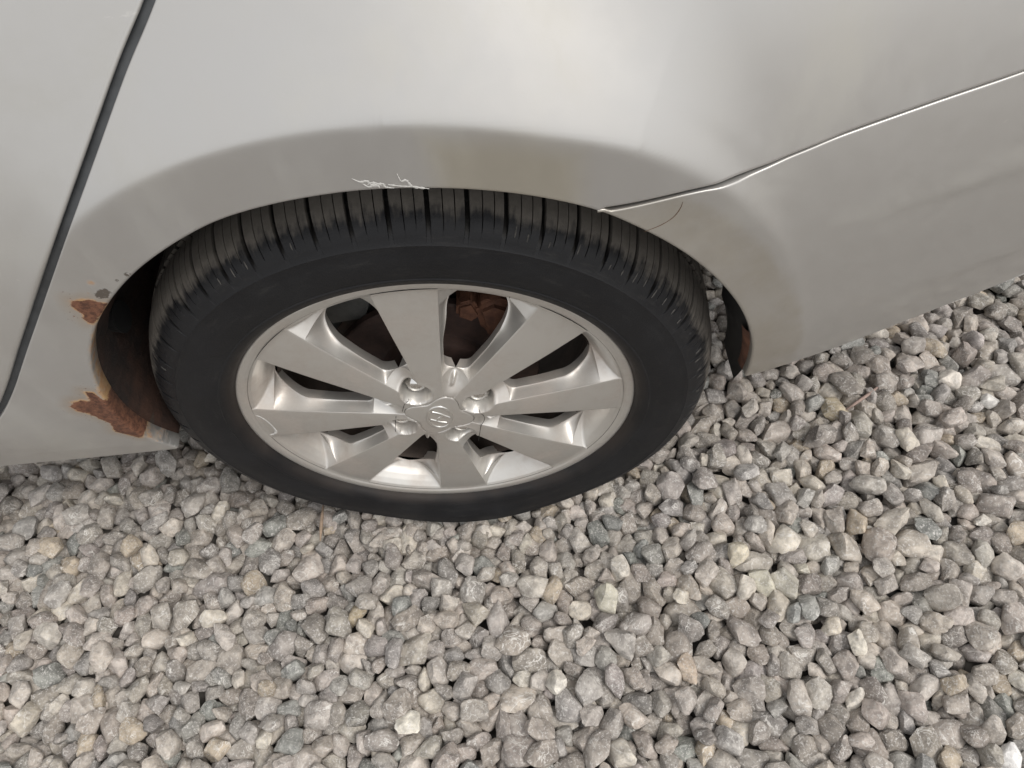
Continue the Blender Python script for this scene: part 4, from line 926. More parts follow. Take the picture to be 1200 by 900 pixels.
28,78,-57,-10,2,32,-1037,427,-15,79,30,5,1,37,-1037,-755,7,31,15,92,10,50,-1035,-18,15,34,-3,47,5,37,-1034,-417,-26,35,9,86,12,64,-1032,295,-12,6,-25,
-93,13,50,-1032,-800,5,-35,-73,45,2,49,-1032,-856,-3,-57,11,80,9,44,-1031,-437,2,43,-27,-49,0,56,-1030,216,-2,-6,96,22,1,60,-1029,571,0,-12,42,-59,13,
48,-1029,-732,-60,18,-20,-37,0,63,-1027,-627,-46,-17,-48,12,11,42,-1026,462,-14,14,47,48,12,51,-1026,-652,-8,62,-14,-26,11,38,-1019,-167,-24,17,-27,
-44,10,50,-1018,59,-44,38,1,3,8,44,-1017,401,-22,33,83,19,3,48,-1016,-225,-4,-78,-35,3,5,42,-1014,-22,-16,11,-15,9,9,33,-1013,201,-30,-46,44,-66,10,
45,-1012,-400,-1,-25,-50,-73,11,48,-1010,144,7,-19,59,-75,6,46,-1009,-113,-27,47,-81,-27,12,73,-1008,374,-52,-38,90,-16,1,65,-1007,-353,-10,-88,2,-33,
10,42,-1007,34,-14,-28,16,-77,12,48,-1006,532,-12,-19,60,-72,10,47,-1005,-251,-28,53,-43,72,10,45,-1004,501,3,68,-42,-52,2,51,-1002,-436,-23,-12,33,
-75,6,41,-999,-561,-13,-39,28,-45,5,44,-995,439,-30,-95,-25,6,8,63,-994,254,2,34,16,-59,9,59,-990,-778,7,-28,8,93,7,67,-989,-507,-20,-71,65,-18,8,59,
-989,105,-14,19,95,11,5,50,-988,334,-4,67,37,-58,0,42,-987,-286,-26,-16,92,-29,4,50,-987,389,17,15,26,59,7,61,-986,-842,-4,-3,96,16,1,62,-986,161,-34,
18,1,15,10,52,-986,-680,-26,-25,42,-79,13,50,-986,-741,-22,-11,8,-98,13,67,-986,-59,-8,-15,-94,-8,6,55,-977,53,6,-72,-24,26,11,48,-976,-621,-18,-36,
26,-71,12,50,-975,296,-23,1,61,3,8,65,-973,-117,-2,35,-65,-65,9,48,-973,211,-50,56,-62,18,1,41,-970,-356,-29,2,78,11,8,56,-969,-189,-21,93,15,15,7,63,
-969,468,-2,25,90,-26,0,44,-968,575,-11,80,-57,-14,3,49,-966,519,-9,53,-66,-51,7,61,-965,387,-16,36,-92,5,6,47,-965,-316,-13,-53,44,-69,9,48,-965,
-393,-7,-23,88,-14,4,56,-962,-61,29,49,-2,-67,8,51,-962,-241,-23,59,74,19,5,44,-961,-707,-17,51,-29,76,0,72,-960,-875,-54,-15,98,-3,0,48,-959,-742,12,
11,-16,81,8,46,-959,-823,-31,0,98,-11,6,51,-958,-447,-16,-89,40,16,1,45,-958,149,2,11,87,10,12,48,-957,235,-30,97,0,9,0,47,-955,-787,-15,34,38,-11,2,
46,-952,-148,-31,-49,-15,84,11,52,-952,-555,-26,36,-72,-47,9,40,-952,272,-24,-16,83,52,3,53,-950,-4,-11,-15,-6,-97,2,47,-949,178,-61,23,3,19,3,38,
-945,310,-27,80,-31,-33,3,45,-943,-592,-4,54,-46,47,0,47,-942,439,-24,33,-35,-36,12,55,-939,-483,1,-11,50,-68,4,49,-939,-715,-59,-33,-47,59,4,44,-935,
-50,2,42,80,38,9,46,-935,-601,-39,-13,4,71,3,58,-934,82,-26,2,-7,-80,1,46,-933,147,-23,-11,-20,95,6,42,-932,529,-61,-56,-80,14,9,64,-932,378,-55,65,
-52,-45,9,62,-930,-867,-1,31,-76,-40,5,39,-930,-784,11,10,4,65,6,53,-927,-423,-1,54,69,-11,10,44,-927,588,-2,88,39,4,5,45,-927,-370,-10,-71,-50,-33,
12,53,-925,41,0,-82,-39,12,2,44,-924,-138,-15,34,-66,-19,9,40,-922,-330,-14,-9,6,88,2,49,-922,245,-20,-50,-67,35,2,44,-920,191,-16,-5,-7,-64,9,45,
-918,288,-10,-6,48,45,8,50,-915,-531,-4,82,-51,-21,3,68,-914,-281,-32,-33,-24,-78,0,53,-913,-39,-24,-33,93,8,5,58,-913,560,-34,4,12,95,5,72,-912,-648,
5,39,-53,-67,3,49,-910,-815,-8,-55,-33,-18,6,65,-909,336,-26,-49,-75,-43,8,62,-908,-223,-14,37,85,24,5,58,-906,-487,-28,-70,63,-21,11,75,-906,-732,
-17,-18,-22,41,13,72,-904,497,-26,11,41,88,13,48,-903,393,-28,24,-9,-34,3,36,-903,-739,-64,54,-82,-12,13,47,-902,-78,-21,-10,64,-75,4,54,-900,-578,
-11,-92,-14,-25,4,50,-898,-165,-28,97,9,0,8,53,-896,541,3,-30,29,-58,12,55,-895,122,-45,5,27,18,12,65,-895,446,2,-32,56,75,3,53,-894,-117,-35,29,-7,
29,5,54,-892,17,-20,-7,-34,-60,10,55,-892,-413,-21,73,56,31,0,51,-888,373,2,-97,-1,18,1,56,-887,-356,-30,-3,-14,83,0,43,-887,75,-25,-20,-30,-73,6,56,
-887,-688,-58,3,0,61,12,52,-885,268,-15,10,-17,-84,12,46,-885,-610,-26,9,21,-96,0,55,-883,-60,5,73,45,-48,8,51,-881,223,-33,80,59,2,1,54,-874,178,-20,
41,7,25,13,40,-873,-143,-12,14,37,90,11,64,-873,111,1,66,64,0,5,35,-871,-20,-28,-33,-38,-47,1,45,-871,-201,-35,97,3,-14,4,50,-868,-302,-36,16,39,-61,
13,44,-867,-252,-30,-2,17,90,12,53,-867,-460,-9,-20,21,90,2,45,-866,-511,-9,68,-58,19,9,55,-866,-835,-16,14,-82,53,0,40,-865,38,5,-70,60,-18,2,46,
-865,311,-12,-75,1,-45,6,62,-864,-685,18,6,27,-18,1,40,-863,-584,-39,13,93,-3,1,33,-863,539,-9,8,57,44,0,64,-862,437,-33,-31,-44,42,6,45,-861,577,-18,
-70,17,-32,10,62,-861,-879,-38,-39,-19,86,12,47,-856,413,10,35,13,-5,8,54,-855,-538,-27,2,-3,-98,0,49,-855,-747,13,-16,24,49,4,53,-855,-80,-38,10,0,
-55,8,37,-852,-424,-2,-46,63,-33,6,38,-852,343,-11,-50,-74,10,7,75,-851,-777,-23,-6,-99,5,4,63,-846,-683,-32,-8,-14,71,11,52,-846,-159,-48,91,-35,-13,
6,53,-843,-622,-10,21,22,-53,4,57,-842,489,-5,19,66,40,12,51,-841,-46,-12,-27,18,-53,6,43,-839,-863,1,20,-21,-94,4,58,-839,-339,-13,33,-33,1,9,57,
-838,-386,-13,-49,-70,-6,10,48,-838,383,-16,-42,27,-53,7,35,-837,-278,-24,16,-62,65,6,46,-837,-125,-34,-42,-41,-78,11,56,-835,-490,-43,-52,-25,-80,6,
60,-833,-847,-53,-81,17,-30,8,55,-830,1,-5,-34,-6,-33,1,40,-830,-194,-29,-95,23,7,2,65,-830,-226,-4,-62,77,1,13,58,-830,168,-5,-3,21,-94,2,57,-827,
215,-22,29,28,89,3,51,-827,-440,-24,-91,33,-15,2,55,-826,-709,-58,9,-26,-66,0,55,-826,283,-13,38,-62,67,3,44,-826,321,-7,-87,-10,23,8,63,-824,-98,-4,
-25,-93,23,9,41,-823,77,8,-12,93,-20,2,54,-823,536,7,7,-26,-89,11,52,-822,112,-17,-60,-66,32,2,65,-820,258,-52,30,-82,46,10,58,-818,38,3,-40,62,20,7,
42,-817,-588,-29,-60,-78,3,11,48,-817,423,-16,10,12,-46,7,49,-814,448,-48,7,-15,-88,11,37,-814,-301,-5,-49,28,45,12,55,-814,-675,1,-12,-8,76,12,59,
-813,-793,15,90,32,-10,3,58,-813,-559,-2,-49,26,-52,0,38,-812,245,-8,-22,29,15,9,51,-808,-643,-34,38,-74,-34,2,58,-808,-831,-10,85,5,-17,9,46,-808,
582,17,18,-45,-86,7,45,-807,-362,-40,-12,-12,-71,12,47,-799,-733,-20,30,89,-4,7,59,-799,492,-12,-78,-3,58,8,55,-799,-516,-19,54,-31,-55,12,53,-798,
368,-11,12,49,29,12,37,-796,-430,7,-39,-14,-32,0,51,-793,-53,-8,58,7,-42,10,54,-790,-232,-31,-5,4,42,12,43,-790,-556,-40,-28,-9,-20,4,55,-787,-327,
-23,25,-94,7,4,58,-786,-867,-59,-50,-84,9,3,60,-785,71,-3,-35,-43,13,2,42,-784,557,-24,2,-30,-75,3,49,-784,136,-24,25,33,52,2,63,-783,318,-18,8,-59,
-43,10,50,-782,-652,0,4,73,60,7,33,-781,-501,13,-37,-66,59,4,65,-780,-689,-25,62,69,-33,3,51,-779,31,-27,-68,33,-64,12,40,-776,-18,-25,-31,-66,11,11,
75,-776,-142,-25,2,98,-6,2,59,-776,269,-5,-3,-46,-82,7,44,-775,-468,-2,-64,74,-13,11,46,-775,-798,-21,-51,40,-32,1,59,-771,-277,-32,-18,38,86,5,55,
-770,175,3,21,18,74,6,45,-767,-92,-6,71,9,-64,9,61,-767,229,-21,97,-2,13,6,42,-766,426,-35,0,94,-32,5,63,-766,-390,-21,39,-90,-7,1,43,-766,-748,8,-94,
26,16,12,60,-765,473,-30,12,-15,-87,11,57,-764,380,-54,18,5,8,9,52,-763,-200,-15,34,40,79,5,71,-761,86,-52,-15,-4,-47,1,51,-759,351,9,-14,-11,-86,12,
63,-757,-594,-49,-76,40,48,2,53,-755,-526,-8,54,-69,-44,13,56,-755,-625,-7,53,-7,-82,10,47,-755,-110,-60,-65,75,2,9,56,-755,-861,-29,58,80,-5,6,32,
-754,-429,-3,-64,2,6,5,43,-754,555,7,31,72,59,13,58,-751,-246,-4,79,-6,18,1,44,-749,-790,6,37,-85,-12,8,52,-747,534,-29,43,87,-3,5,46,-747,582,-37,91,
8,14,5,44,-746,45,-1,-14,41,-59,4,44,-745,-66,-5,64,61,42,4,59,-743,7,-37,-88,-35,-3,5,47,-743,-41,-31,13,-6,-98,2,56,-741,-835,0,-28,-8,-77,7,54,
-741,-714,14,74,-56,-1,5,49,-741,-336,-12,-22,-87,-22,7,48,-739,-574,-10,72,37,-57,13,55,-739,168,-32,-8,45,86,6,51,-738,339,-26,-76,45,-16,10,53,
-734,-301,-35,10,-64,-66,13,62,-733,429,-6,-21,34,-28,9,48,-731,271,-2,68,-51,-22,11,55,-731,117,-23,-4,30,94,0,33,-731,-412,-16,-61,-74,7,12,51,-728,
-185,-13,43,29,73,11,46,-728,-486,-20,-94,-11,-25,9,50,-726,-674,-12,13,8,-43,0,49,-725,-87,-29,-26,-23,21,5,48,-723,239,-48,46,-9,75,12,44,-722,487,
-6,39,63,-57,2,48,-722,204,-24,-82,-25,47,1,52,-721,-730,-20,7,-98,7,6,54,-720,-801,-32,-27,-43,-7,8,45,-719,-443,-13,-25,24,92,11,49,-718,-10,2,25,
62,69,0,49,-712,62,-13,52,-41,-67,7,41,-712,378,-32,-28,30,-37,3,58,-710,-540,-10,81,-3,28,1,42,-708,562,-11,-19,-8,14,6,53,-705,-300,1,-20,-64,64,2,
53,-704,-227,-26,29,-31,-83,9,44,-701,-406,-11,29,26,87,10,54,-699,290,-32,17,-41,88,8,49,-698,-153,-5,40,-33,24,10,58,-698,-641,12,-5,-45,62,3,50,
-696,-184,-45,-68,49,-16,13,48,-695,162,-13,-67,25,61,0,53,-695,555,-41,56,-76,25,6,53,-692,334,-11,36,-17,-31,3,75,-691,-851,-5,-20,-45,9,5,47,-690,
509,-24,-91,-34,-12,6,63,-690,140,-56,4,-10,98,5,55,-690,450,-23,-27,-87,33,7,59,-688,-356,-20,1,-8,69,11,55,-687,-764,6,-13,95,-23,10,44,-685,-126,
-41,1,31,72,7,41,-685,251,-14,23,-7,-26,1,59,-685,-35,-31,-16,-6,-64,0,38,-684,-497,-9,-43,-39,-80,5,51,-682,-586,0,-90,-16,-28,11,45,-679,-710,-9,
-12,-46,80,4,68,-679,25,-10,-20,79,-52,0,51,-679,201,-27,13,76,47,13,58,-678,-474,-52,-5,-52,-66,3,50,-678,-265,-27,43,-77,42,2,51,-677,-671,-29,-11,
36,91,8,54,-674,85,-22,38,84,33,2,58,-670,-90,-24,-14,-9,-84,8,38,-670,-303,-35,96,0,-8,11,61,-668,379,-22,-33,-89,-20,5,46,-666,-630,-13,45,86,-15,2,
50,-665,-885,-35,-3,95,5,2,57,-663,-565,-29,9,18,74,1,43,-663,478,-12,-25,15,-94,13,40,-662,-201,-18,82,42,-10,3,48,-661,-458,-18,-21,-27,-92,11,46,
-659,-13,21,-68,-35,24,3,43,-658,-414,-17,33,82,25,2,34,-657,-506,-31,-71,-26,27,9,55,-654,166,-46,-15,49,62,7,55,-651,-806,8,-66,53,26,3,37,-651,288,
-62,44,-63,57,9,61,-651,574,-21,-3,-98,8,4,48,-650,232,-28,37,-29,-74,6,53,-649,-49,-1,3,11,28,7,56,-648,-156,-12,76,-39,-51,1,42,-646,-230,-27,96,9,
23,3,61,-644,321,-24,-57,51,-33,11,40,-643,491,-46,40,23,-87,4,53,-641,-781,-20,0,0,-36,13,44,-641,75,-50,28,-69,-64,3,46,-639,107,-26,-9,-65,67,10,
39,-638,-371,-29,-35,-72,58,10,48,-638,529,-37,-35,16,-65,13,60,-637,-861,-3,44,-71,-5,5,42,-637,420,-35,33,-7,-4,2,49,-637,-534,-16,-56,-71,33,0,46,
-633,148,-7,-63,-71,5,9,49,-633,448,-12,57,-68,42,2,58,-633,-692,-6,-18,0,47,10,48,-632,-258,-4,-17,18,-96,6,61,-629,-828,-54,59,51,48,1,57,-625,-298,
-27,-43,3,-49,3,48,-624,257,-40,86,-49,4,9,69,-623,-411,-45,32,19,44,13,49,-622,189,-22,55,-24,17,2,58,-621,-338,-36,-8,58,79,7,36,-620,380,-28,-38,
71,-19,7,64,-619,-40,-54,5,2,26,5,53,-618,-476,-25,-19,4,-65,6,49,-618,554,-1,28,-65,-67,11,46,-617,-752,-3,51,-9,-39,4,63,-615,-583,-21,12,23,31,12,
54,-614,-632,-12,39,28,4,7,58,-613,-91,-17,3,-9,-36,11,59,-611,33,-53,30,43,83,11,50,-609,-196,-19,11,96,20,4,61,-609,14,-4,36,-91,7,3,56,-608,273,
-10,-37,6,-90,0,44,-604,214,-29,9,-65,67,6,44,-603,530,-24,-46,16,-64,7,48,-602,-726,-23,-11,-27,89,7,40,-601,-234,-28,34,-25,59,10,41,-600,-887,-6,
16,47,-46,5,48,-600,473,-57,-18,20,95,13,51,-598,345,-18,-72,-47,-8,13,44,-598,-549,-1,-76,60,-22,2,47,-594,115,-28,56,-12,21,10,53,-594,155,-42,-5,
25,29,3,37,-593,-365,-27,35,-47,61,11,41,-589,75,-27,16,-1,-39,8,53,-589,-427,-25,86,3,-45,10,41,-587,-540,-31,-11,14,-29,6,75,-587,-834,-1,69,28,-21,
12,37,-585,-257,-18,-81,-45,-32,11,55,-585,-25,-23,51,38,32,6,39,-584,300,-26,-86,14,-23,11,32,-582,253,-35,-51,-45,42,13,49,-582,-775,-33,75,30,50,7,
44,-581,-134,-27,23,56,-66,1,60,-580,395,-27,-59,-79,1,7,48,-579,-665,-2,40,88,-6,8,54,-579,-168,-48,-53,52,60,13,47,-578,-305,-20,-18,-60,-14,9,49,
-577,-76,-33,-95,-16,-15,6,45,-574,433,-55,-24,-86,24,1,48,-572,224,-59,-82,55,11,2,62,-569,-492,-24,-47,-84,20,6,38,-568,-740,-1,-80,49,30,4,47,-565,
161,-17,42,89,11,1,52,-565,522,-30,15,-53,-1,5,40,-564,-450,12,-42,69,34,12,44,-564,-781,2,-75,-20,43,8,68,-563,-626,-36,-72,67,5,2,54,-562,282,-57,
92,-12,-23,5,41,-561,-568,-4,9,86,-18,8,58,-561,-394,-44,56,53,-48,0,55,-559,328,-47,-82,25,17,11,51,-554,-878,-6,-43,80,-17,4,54,-553,-261,-30,65,74,
-1,4,49,-553,-97,-54,76,15,33,9,52,-553,-135,-59,-86,-33,-2,5,51,-552,-205,-9,-60,-73,10,0,56,-552,179,-49,45,-21,-72,6,42,-551,362,-14,89,38,-5,8,72,
-548,-701,-24,-5,16,-82,12,57,-546,-54,-57,-97,-8,-2,2,70,-546,-336,-21,4,-17,15,3,62,-544,447,-18,44,23,-60,5,61,-544,40,-30,2,7,16,3,50,-540,127,
-35,-13,-18,-32,10,51,-539,-532,6,80,-8,24,6,55,-539,-769,-31,3,-10,-79,1,53,-538,559,-23,-6,-49,42,5,47,-537,-443,-18,4,96,-15,9,56,-535,95,-59,-10,
-11,-98,13,59,-534,297,-20,6,-2,75,13,49,-534,503,-3,60,-47,-36,3,47,-533,-22,-31,92,-4,30,11,59,-533,480,-50,-10,90,39,6,51,-532,-542,-30,-43,81,-35,
13,47,-531,-148,-34,-32,15,-92,13,46,-527,-812,-14,1,-4,90,3,56,-527,-859,-41,2,-6,97,7,41,-526,26,-63,-25,0,71,0,33,-525,-284,-15,64,-5,-72,5,48,
-523,-725,8,-54,66,-10,13,63,-522,226,-58,10,1,-31,6,49,-521,-571,-57,-54,59,-57,5,53,-517,-629,-9,-45,25,-84,13,45,-517,402,-26,6,37,57,7,48,-516,
147,-61,-86,-48,0,6,61,-514,595,-20,8,4,-41,7,31,-512,-52,-33,-7,-43,-72,9,45,-512,-379,-30,-91,4,26,10,61,-512,239,-17,81,-19,-1,5,67,-510,350,-38,
-78,-16,-31,10,38,-509,-686,0,20,57,59,4,50,-508,-501,-13,-5,14,98,5,36,-507,-252,-24,-4,45,88,3,41,-507,533,-21,-42,-69,-10,11,40,-506,-220,-8,-2,86,
46,8,42,-504,-287,-33,-53,-53,48,7,44,-503,78,-48,-53,68,48,0,51,-503,-405,-8,-3,61,-74,3,53,-501,-14,-57,38,-90,-12,1,37,-500,445,-41,-79,57,-15,5,
56,-499,-73,-57,-42,89,-11,9,48,-497,-540,-15,74,25,60,11,61,-496,295,-53,6,32,-90,1,46,-494,-468,-26,-82,5,-39,10,40,-494,-636,20,-8,27,-91,12,54,
-493,-338,-26,40,23,-83,5,37,-492,-168,-44,-62,-42,-43,13,54,-491,-722,-19,48,-13,-76,1,64,-491,-123,-26,-4,20,10,9,41,-490,-763,-27,8,87,-46,4,41,
-489,-791,-28,96,14,-2,6,62,-488,-584,1,2,-38,3,9,53,-485,-659,-11,-91,14,-37,13,50,-483,120,-42,-65,59,24,10,48,-481,-681,-38,17,9,-96,5,54,-480,
-837,-24,36,-2,-77,6,45,-478,526,-29,-57,52,-46,6,56,-478,169,-52,42,29,67,3,44,-475,-518,-33,-17,-18,87,7,50,-475,411,-58,5,3,46,11,44,-472,270,-19,
12,13,-89,6,52,-471,48,-53,-56,-22,11,2,59,-471,-191,-17,-31,-84,-31,5,41,-470,578,-17,47,41,66,5,51,-465,237,-54,38,33,58,13,45,-463,-448,-5,71,-30,
15,6,47,-462,-311,-54,-20,15,53,5,41,-461,10,-54,-89,6,-43,1,44,-461,-892,-43,79,6,-45,7,50,-461,-414,-32,-97,-17,-5,8,47,-459,539,-1,92,36,-4,8,53,
-458,-167,-57,-62,70,-7,7,51,-458,451,-33,-6,-89,-37,2,46,-457,-754,-7,-6,-89,-42,5,45,-457,-233,-13,-77,-19,17,3,46,-457,-362,-32,93,19,-29,2,51,
-456,-114,-60,-48,-86,-4,4,44,-455,-483,-17,32,7,92,5,62,-455,494,-55,-95,-28,1,5,41,-455,-64,-33,61,24,-60,13,50,-455,-862,-3,-59,71,35,3,71,-455,
-288,-13,63,-52,-17,3,53,-453,-31,-59,-28,-10,36,13,38,-452,390,-39,2,28,-76,6,50,-452,-563,-29,16,-2,3,2,64,-450,-772,-46,-8,-13,-52,2,50,-449,-718,
-28,69,-45,-42,7,50,-446,332,-24,-4,10,-71,13,65,-444,-622,-12,13,45,19,2,61,-443,86,-55,-24,83,46,13,42,-440,127,-64,8,6,19,13,36,-440,-410,-2,5,41,
-81,4,44,-435,575,-23,58,-37,-71,6,41,-432,-369,-10,-56,76,-6,8,61,-430,-522,-3,17,18,-92,13,38,-430,24,-65,-2,10,95,8,41,-429,-172,-23,54,-80,-3,5,
40,-425,-875,-27,51,-76,-36,5,54,-423,310,-55,10,25,35,9,43,-422,431,-37,-80,-55,16,0,51,-422,-809,-9,56,76,-2,11,49,-421,-688,-8,-51,24,63,9,48,-418,
369,-38,57,66,46,9,59,-418,-68,-56,-65,-61,19,8,59,-417,170,-53,-23,4,-80,10,52,-413,-341,-30,-91,21,-25,0,50,-412,-110,-35,27,-18,-90,10,60,-412,
-436,-22,32,-4,16,4,59,-410,-719,-34,-59,-17,54,1,59,-410,-484,-32,-30,-14,93,12,51,-408,-276,-35,-35,25,-26,8,62,-407,-196,-53,96,17,-12,4,45,-404,
-14,-63,-36,-91,12,0,49,-403,-232,-25,-32,-92,-9,7,43,-402,-656,-2,-56,57,18,2,55,-402,-589,-18,84,-29,33,2,57,-402,524,0,-24,92,17,4,40,-402,-393,
-17,-46,-75,35,11,49,-401,-754,-3,-9,66,-71,10,44,-401,559,-38,-22,33,31,8,66,-401,239,-49,-74,60,8,3,51,-400,489,-37,-78,-30,-30,2,49,-396,440,-14,
25,-30,-80,0,46,-395,-155,-31,16,-69,-6,1,35,-394,130,-67,-8,8,18,3,44,-393,378,-61,75,-64,-11,10,49,-393,-540,-25,10,8,-62,0,46,-391,-859,-6,52,23,
81,12,55,-389,521,-58,-84,49,-12,6,62,-389,70,-54,-56,68,-37,6,45,-389,-359,0,-60,72,-20,9,54,-384,-880,-41,-14,95,-10,4,44,-382,-94,-61,-15,-17,-71,
3,68,-381,-293,-3,-46,-81,18,13,75,-378,440,-50,-84,-50,-18,13,52,-378,-634,-22,-20,-96,-15,8,38,-376,-453,-4,29,-93,-6,5,46,-374,277,-61,-15,-3,-51,
5,52,-373,572,-5,-5,-33,52,4,44,-372,-200,-27,79,-45,-37,2,46,-372,10,-59,8,-89,39,5,64,-370,-817,-26,-48,-79,7,8,45,-370,-677,-26,91,15,23,10,44,
-369,-520,-1,77,-54,-16,9,42,-369,-250,-30,26,-1,-91,5,49,-368,-42,-54,44,38,70,12,58,-366,-715,-52,39,2,-91,11,55,-365,368,-31,75,37,36,12,49,-363,
-113,-33,3,29,51,8,53,-362,164,-58,-19,24,-84,10,48,-360,-592,-18,70,-42,-21,10,41,-358,221,-63,61,-77,-1,5,42,-355,315,-62,-93,35,-3,10,64,-352,-388,
-34,-11,9,-22,13,52,-351,529,-33,6,27,84,11,55,-346,-165,-53,15,-95,-21,8,60,-344,-471,-25,83,-33,15,12,49,-344,-270,-6,-50,72,-40,12,55,-343,-779,-1,
-23,51,64,12,43,-342,405,-59,32,-36,-85,3,40,-341,353,-60,85,-44,-4,3,56,-339,-549,-28,-27,-1,-53,1,54,-339,-738,-21,14,-33,86,3,45,-338,-86,-61,-11,
-13,-98,5,51,-335,-188,-13,-17,-33,-90,9,54,-334,106,-60,8,-12,-16,5,47,-334,-855,-20,2,-7,-76,13,43,-332,50,-64,-1,10,93,11,57,-330,-338,-16,96,1,
-21,13,54,-329,470,-51,62,-64,-38,13,58,-327,-674,-50,30,-1,90,8,46,-324,212,-56,13,29,44,13,42,-323,-236,-26,82,22,50,10,50,-322,-623,-29,2,45,62,3,
60,-322,583,-56,-27,37,-83,4,39,-321,559,-19,36,-45,-73,10,49,-317,-131,-30,2,-18,-29,7,52,-317,-437,-10,-9,58,54,8,58,-317,-523,-8,65,59,-14,3,58,
-316,-42,-56,-64,-74,1,7,41,-312,-898,-7,-27,-61,-69,13,47,-311,-308,6,67,-55,7,13,39,-310,-705,-28,30,-65,-65,6,44,-309,378,-60,34,4,0,5,51,-308,
-805,-27,25,-85,37,7,42,-307,534,-47,10,7,-43,13,52,-307,-242,16,-30,42,42,12,47,-307,-104,-56,56,10,-75,8,63,-306,157,-57,38,-85,-28,5,46,-304,-825,
18,45,-14,-44,7,47,-302,280,-61,1,25,-66,0,38,-299,-408,-26,36,64,66,1,54,-298,-588,-14,-62,-30,68,10,39,-296,34,-63,-91,-38,-10,6,51,-296,442,-59,0,
-1,20,9,44,-291,-730,-29,-7,-71,23,4,56,-291,-864,-25,56,46,67,0,44,-290,577,-37,-87,-2,43,5,48,-288,-771,-12,-6,-43,-32,6,51,-288,-270,-13,62,64,13,
4,44,-287,525,-23,-40,13,-89,4,56,-284,-480,-24,-53,-76,22,3,44,-284,334,-61,15,-8,-52,12,42,-283,-381,-30,86,24,-18,11,49,-281,-362,3,11,90,24,10,58,
-281,-656,-18,-23,53,55,5,51,-280,-190,-19,71,67,12,8,49,-279,-85,-55,30,-2,-59,2,49,-274,-129,-36,-22,49,11,5,38,-271,-832,-8,-74,25,-31,4,39,-269,
-308,-2,60,-33,-70,4,41,-269,-404,-6,-54,76,-32,7,48,-268,-560,-27,-15,96,19,10,74,-266,488,-48,98,3,-11,0,58,-265,-29,-49,67,-7,18,7,55,-263,-617,
-43,68,23,-65,6,44,-263,-722,-31,14,66,38,4,57,-262,399,-57,20,-14,-73,13,53,-262,-705,2,10,-16,-83,6,48,-259,-508,-7,-60,-30,56,1,54,-257,-804,-23,
-91,10,-34,0,43,-255,11,-63,-95,26,5,10,52,-253,-857,-34,88,-30,34,8,59,-251,556,-17,69,-66,0,5,56,-249,-592,-1,16,-49,83,13,49,-248,-450,-19,-59,53,
9,11,49,-247,-105,-19,-60,-67,34,2,64,-243,-273,-30,-21,-5,-84,1,55,-242,-342,-16,-54,-83,3,5,46,-240,-222,-13,-17,-4,-96,9,51,-239,-643,-1,21,71,65,
9,59,-236,498,-16,17,-82,0,11,63,-235,-172,-52,-32,-3,48,8,53,-231,-680,-20,-6,-20,-28,5,42,-230,541,-43,87,35,5,13,62,-228,344,-58,9,4,-5,5,50,-228,
-381,11,-50,49,-58,8,45,-227,-724,-34,11,-54,-46,1,44,-224,-482,-18,5,75,64,11,45,-223,433,-59,12,15,66,4,43,-222,-427,-8,-43,24,24,12,59,-220,-775,
-1,70,-40,-44,9,70,-219,-906,-18,75,63,9,9,53,-219,60,-59,-88,28,-24,11,64,-214,-519,-4,43,-19,66,13,57,-212,-255,9,-42,47,71,3,47,-211,594,-18,-95,
10,14,8,45,-208,-820,-19,14,96,19,5,68,-204,-42,-53,-15,4,-82,13,33,-200,-164,-28,-65,-24,59,12,53,-198,-625,-29,-3,11,-15,9,43,-198,-206,-20,-20,-38,
-64,6,64,-197,-294,6,-41,76,-49,9,55,-197,-581,-27,-55,-74,-33,1,50,-193,514,-8,-20,6,86,9,46,-192,238,-61,-96,-6,-10,1,62,-191,494,-46,-56,-58,29,11,
56,-190,-110,-47,-30,77,-53,1,47,-189,-458,-8,-50,-6,-19,5,38,-188,-745,-13,19,87,-43,11,73,-187,-322,-48,-15,18,-31,2,54,-186,-697,-10,67,38,3,10,49,
-183,-557,7,-7,25,18,2,61,-183,415,-37,-86,40,-14,0,42,-182,-421,-21,-51,-45,-61,9,54,-180,-240,-23,13,13,-89,10,49,-180,-781,-20,74,-6,54,6,75,-178,
-377,-16,96,19,14,9,46,-177,537,-36,-18,-32,-20,13,49,-176,-487,-28,-83,-32,33,6,43,-176,351,-61,53,-62,-41,6,44,-175,-603,-4,-29,92,-24,13,40,-173,
-838,-3,-21,22,-94,11,59,-172,-723,-47,-44,-21,-19,5,50,-172,563,-8,76,-47,42,9,44,-171,-897,-6,-80,32,10,3,46,-170,451,-60,-77,-61,-6,6,56,-169,-652,
-12,26,14,-4,13,43,-166,-525,-38,-7,-39,-73,0,33,-165,597,3,14,-97,13,7,42,-162,-868,-28,-43,-67,59,11,39,-158,-136,-60,67,54,21,6,55,-152,-573,-29,
-51,-83,-18,6,62,-152,-180,-28,-85,16,-4,10,48,-149,-66,-62,-24,-4,78,10,47,-147,-450,-20,52,-51,-40,8,42,-147,-313,-12,31,-89,-25,12,43,-147,452,-33,
-60,44,7,6,42,-147,417,-60,-57,76,-2,11,54,-142,503,-43,-61,75,1,1,45,-140,-251,-18,27,-59,75,5,54,-139,-17,-48,-43,-15,85,7,55,-137,-286,-48,27,61,
-69,11,60,-135,-795,-23,-28,0,-76,1,37,-135,-846,-28,-82,27,-48,8,46,-129,372,-62,88,31,16,13,56,-127,-504,-20,-24,-94,7,0,52,-127,-612,-2,11,-25,-95,
3,53,-126,-524,-56,56,-73,35,13,47,-125,-888,-17,41,38,39,13,50,-124,157,-55,3,87,47,13,58,-120,-690,-24,59,-77,20,3,49,-117,-379,-11,19,43,-82,8,33,
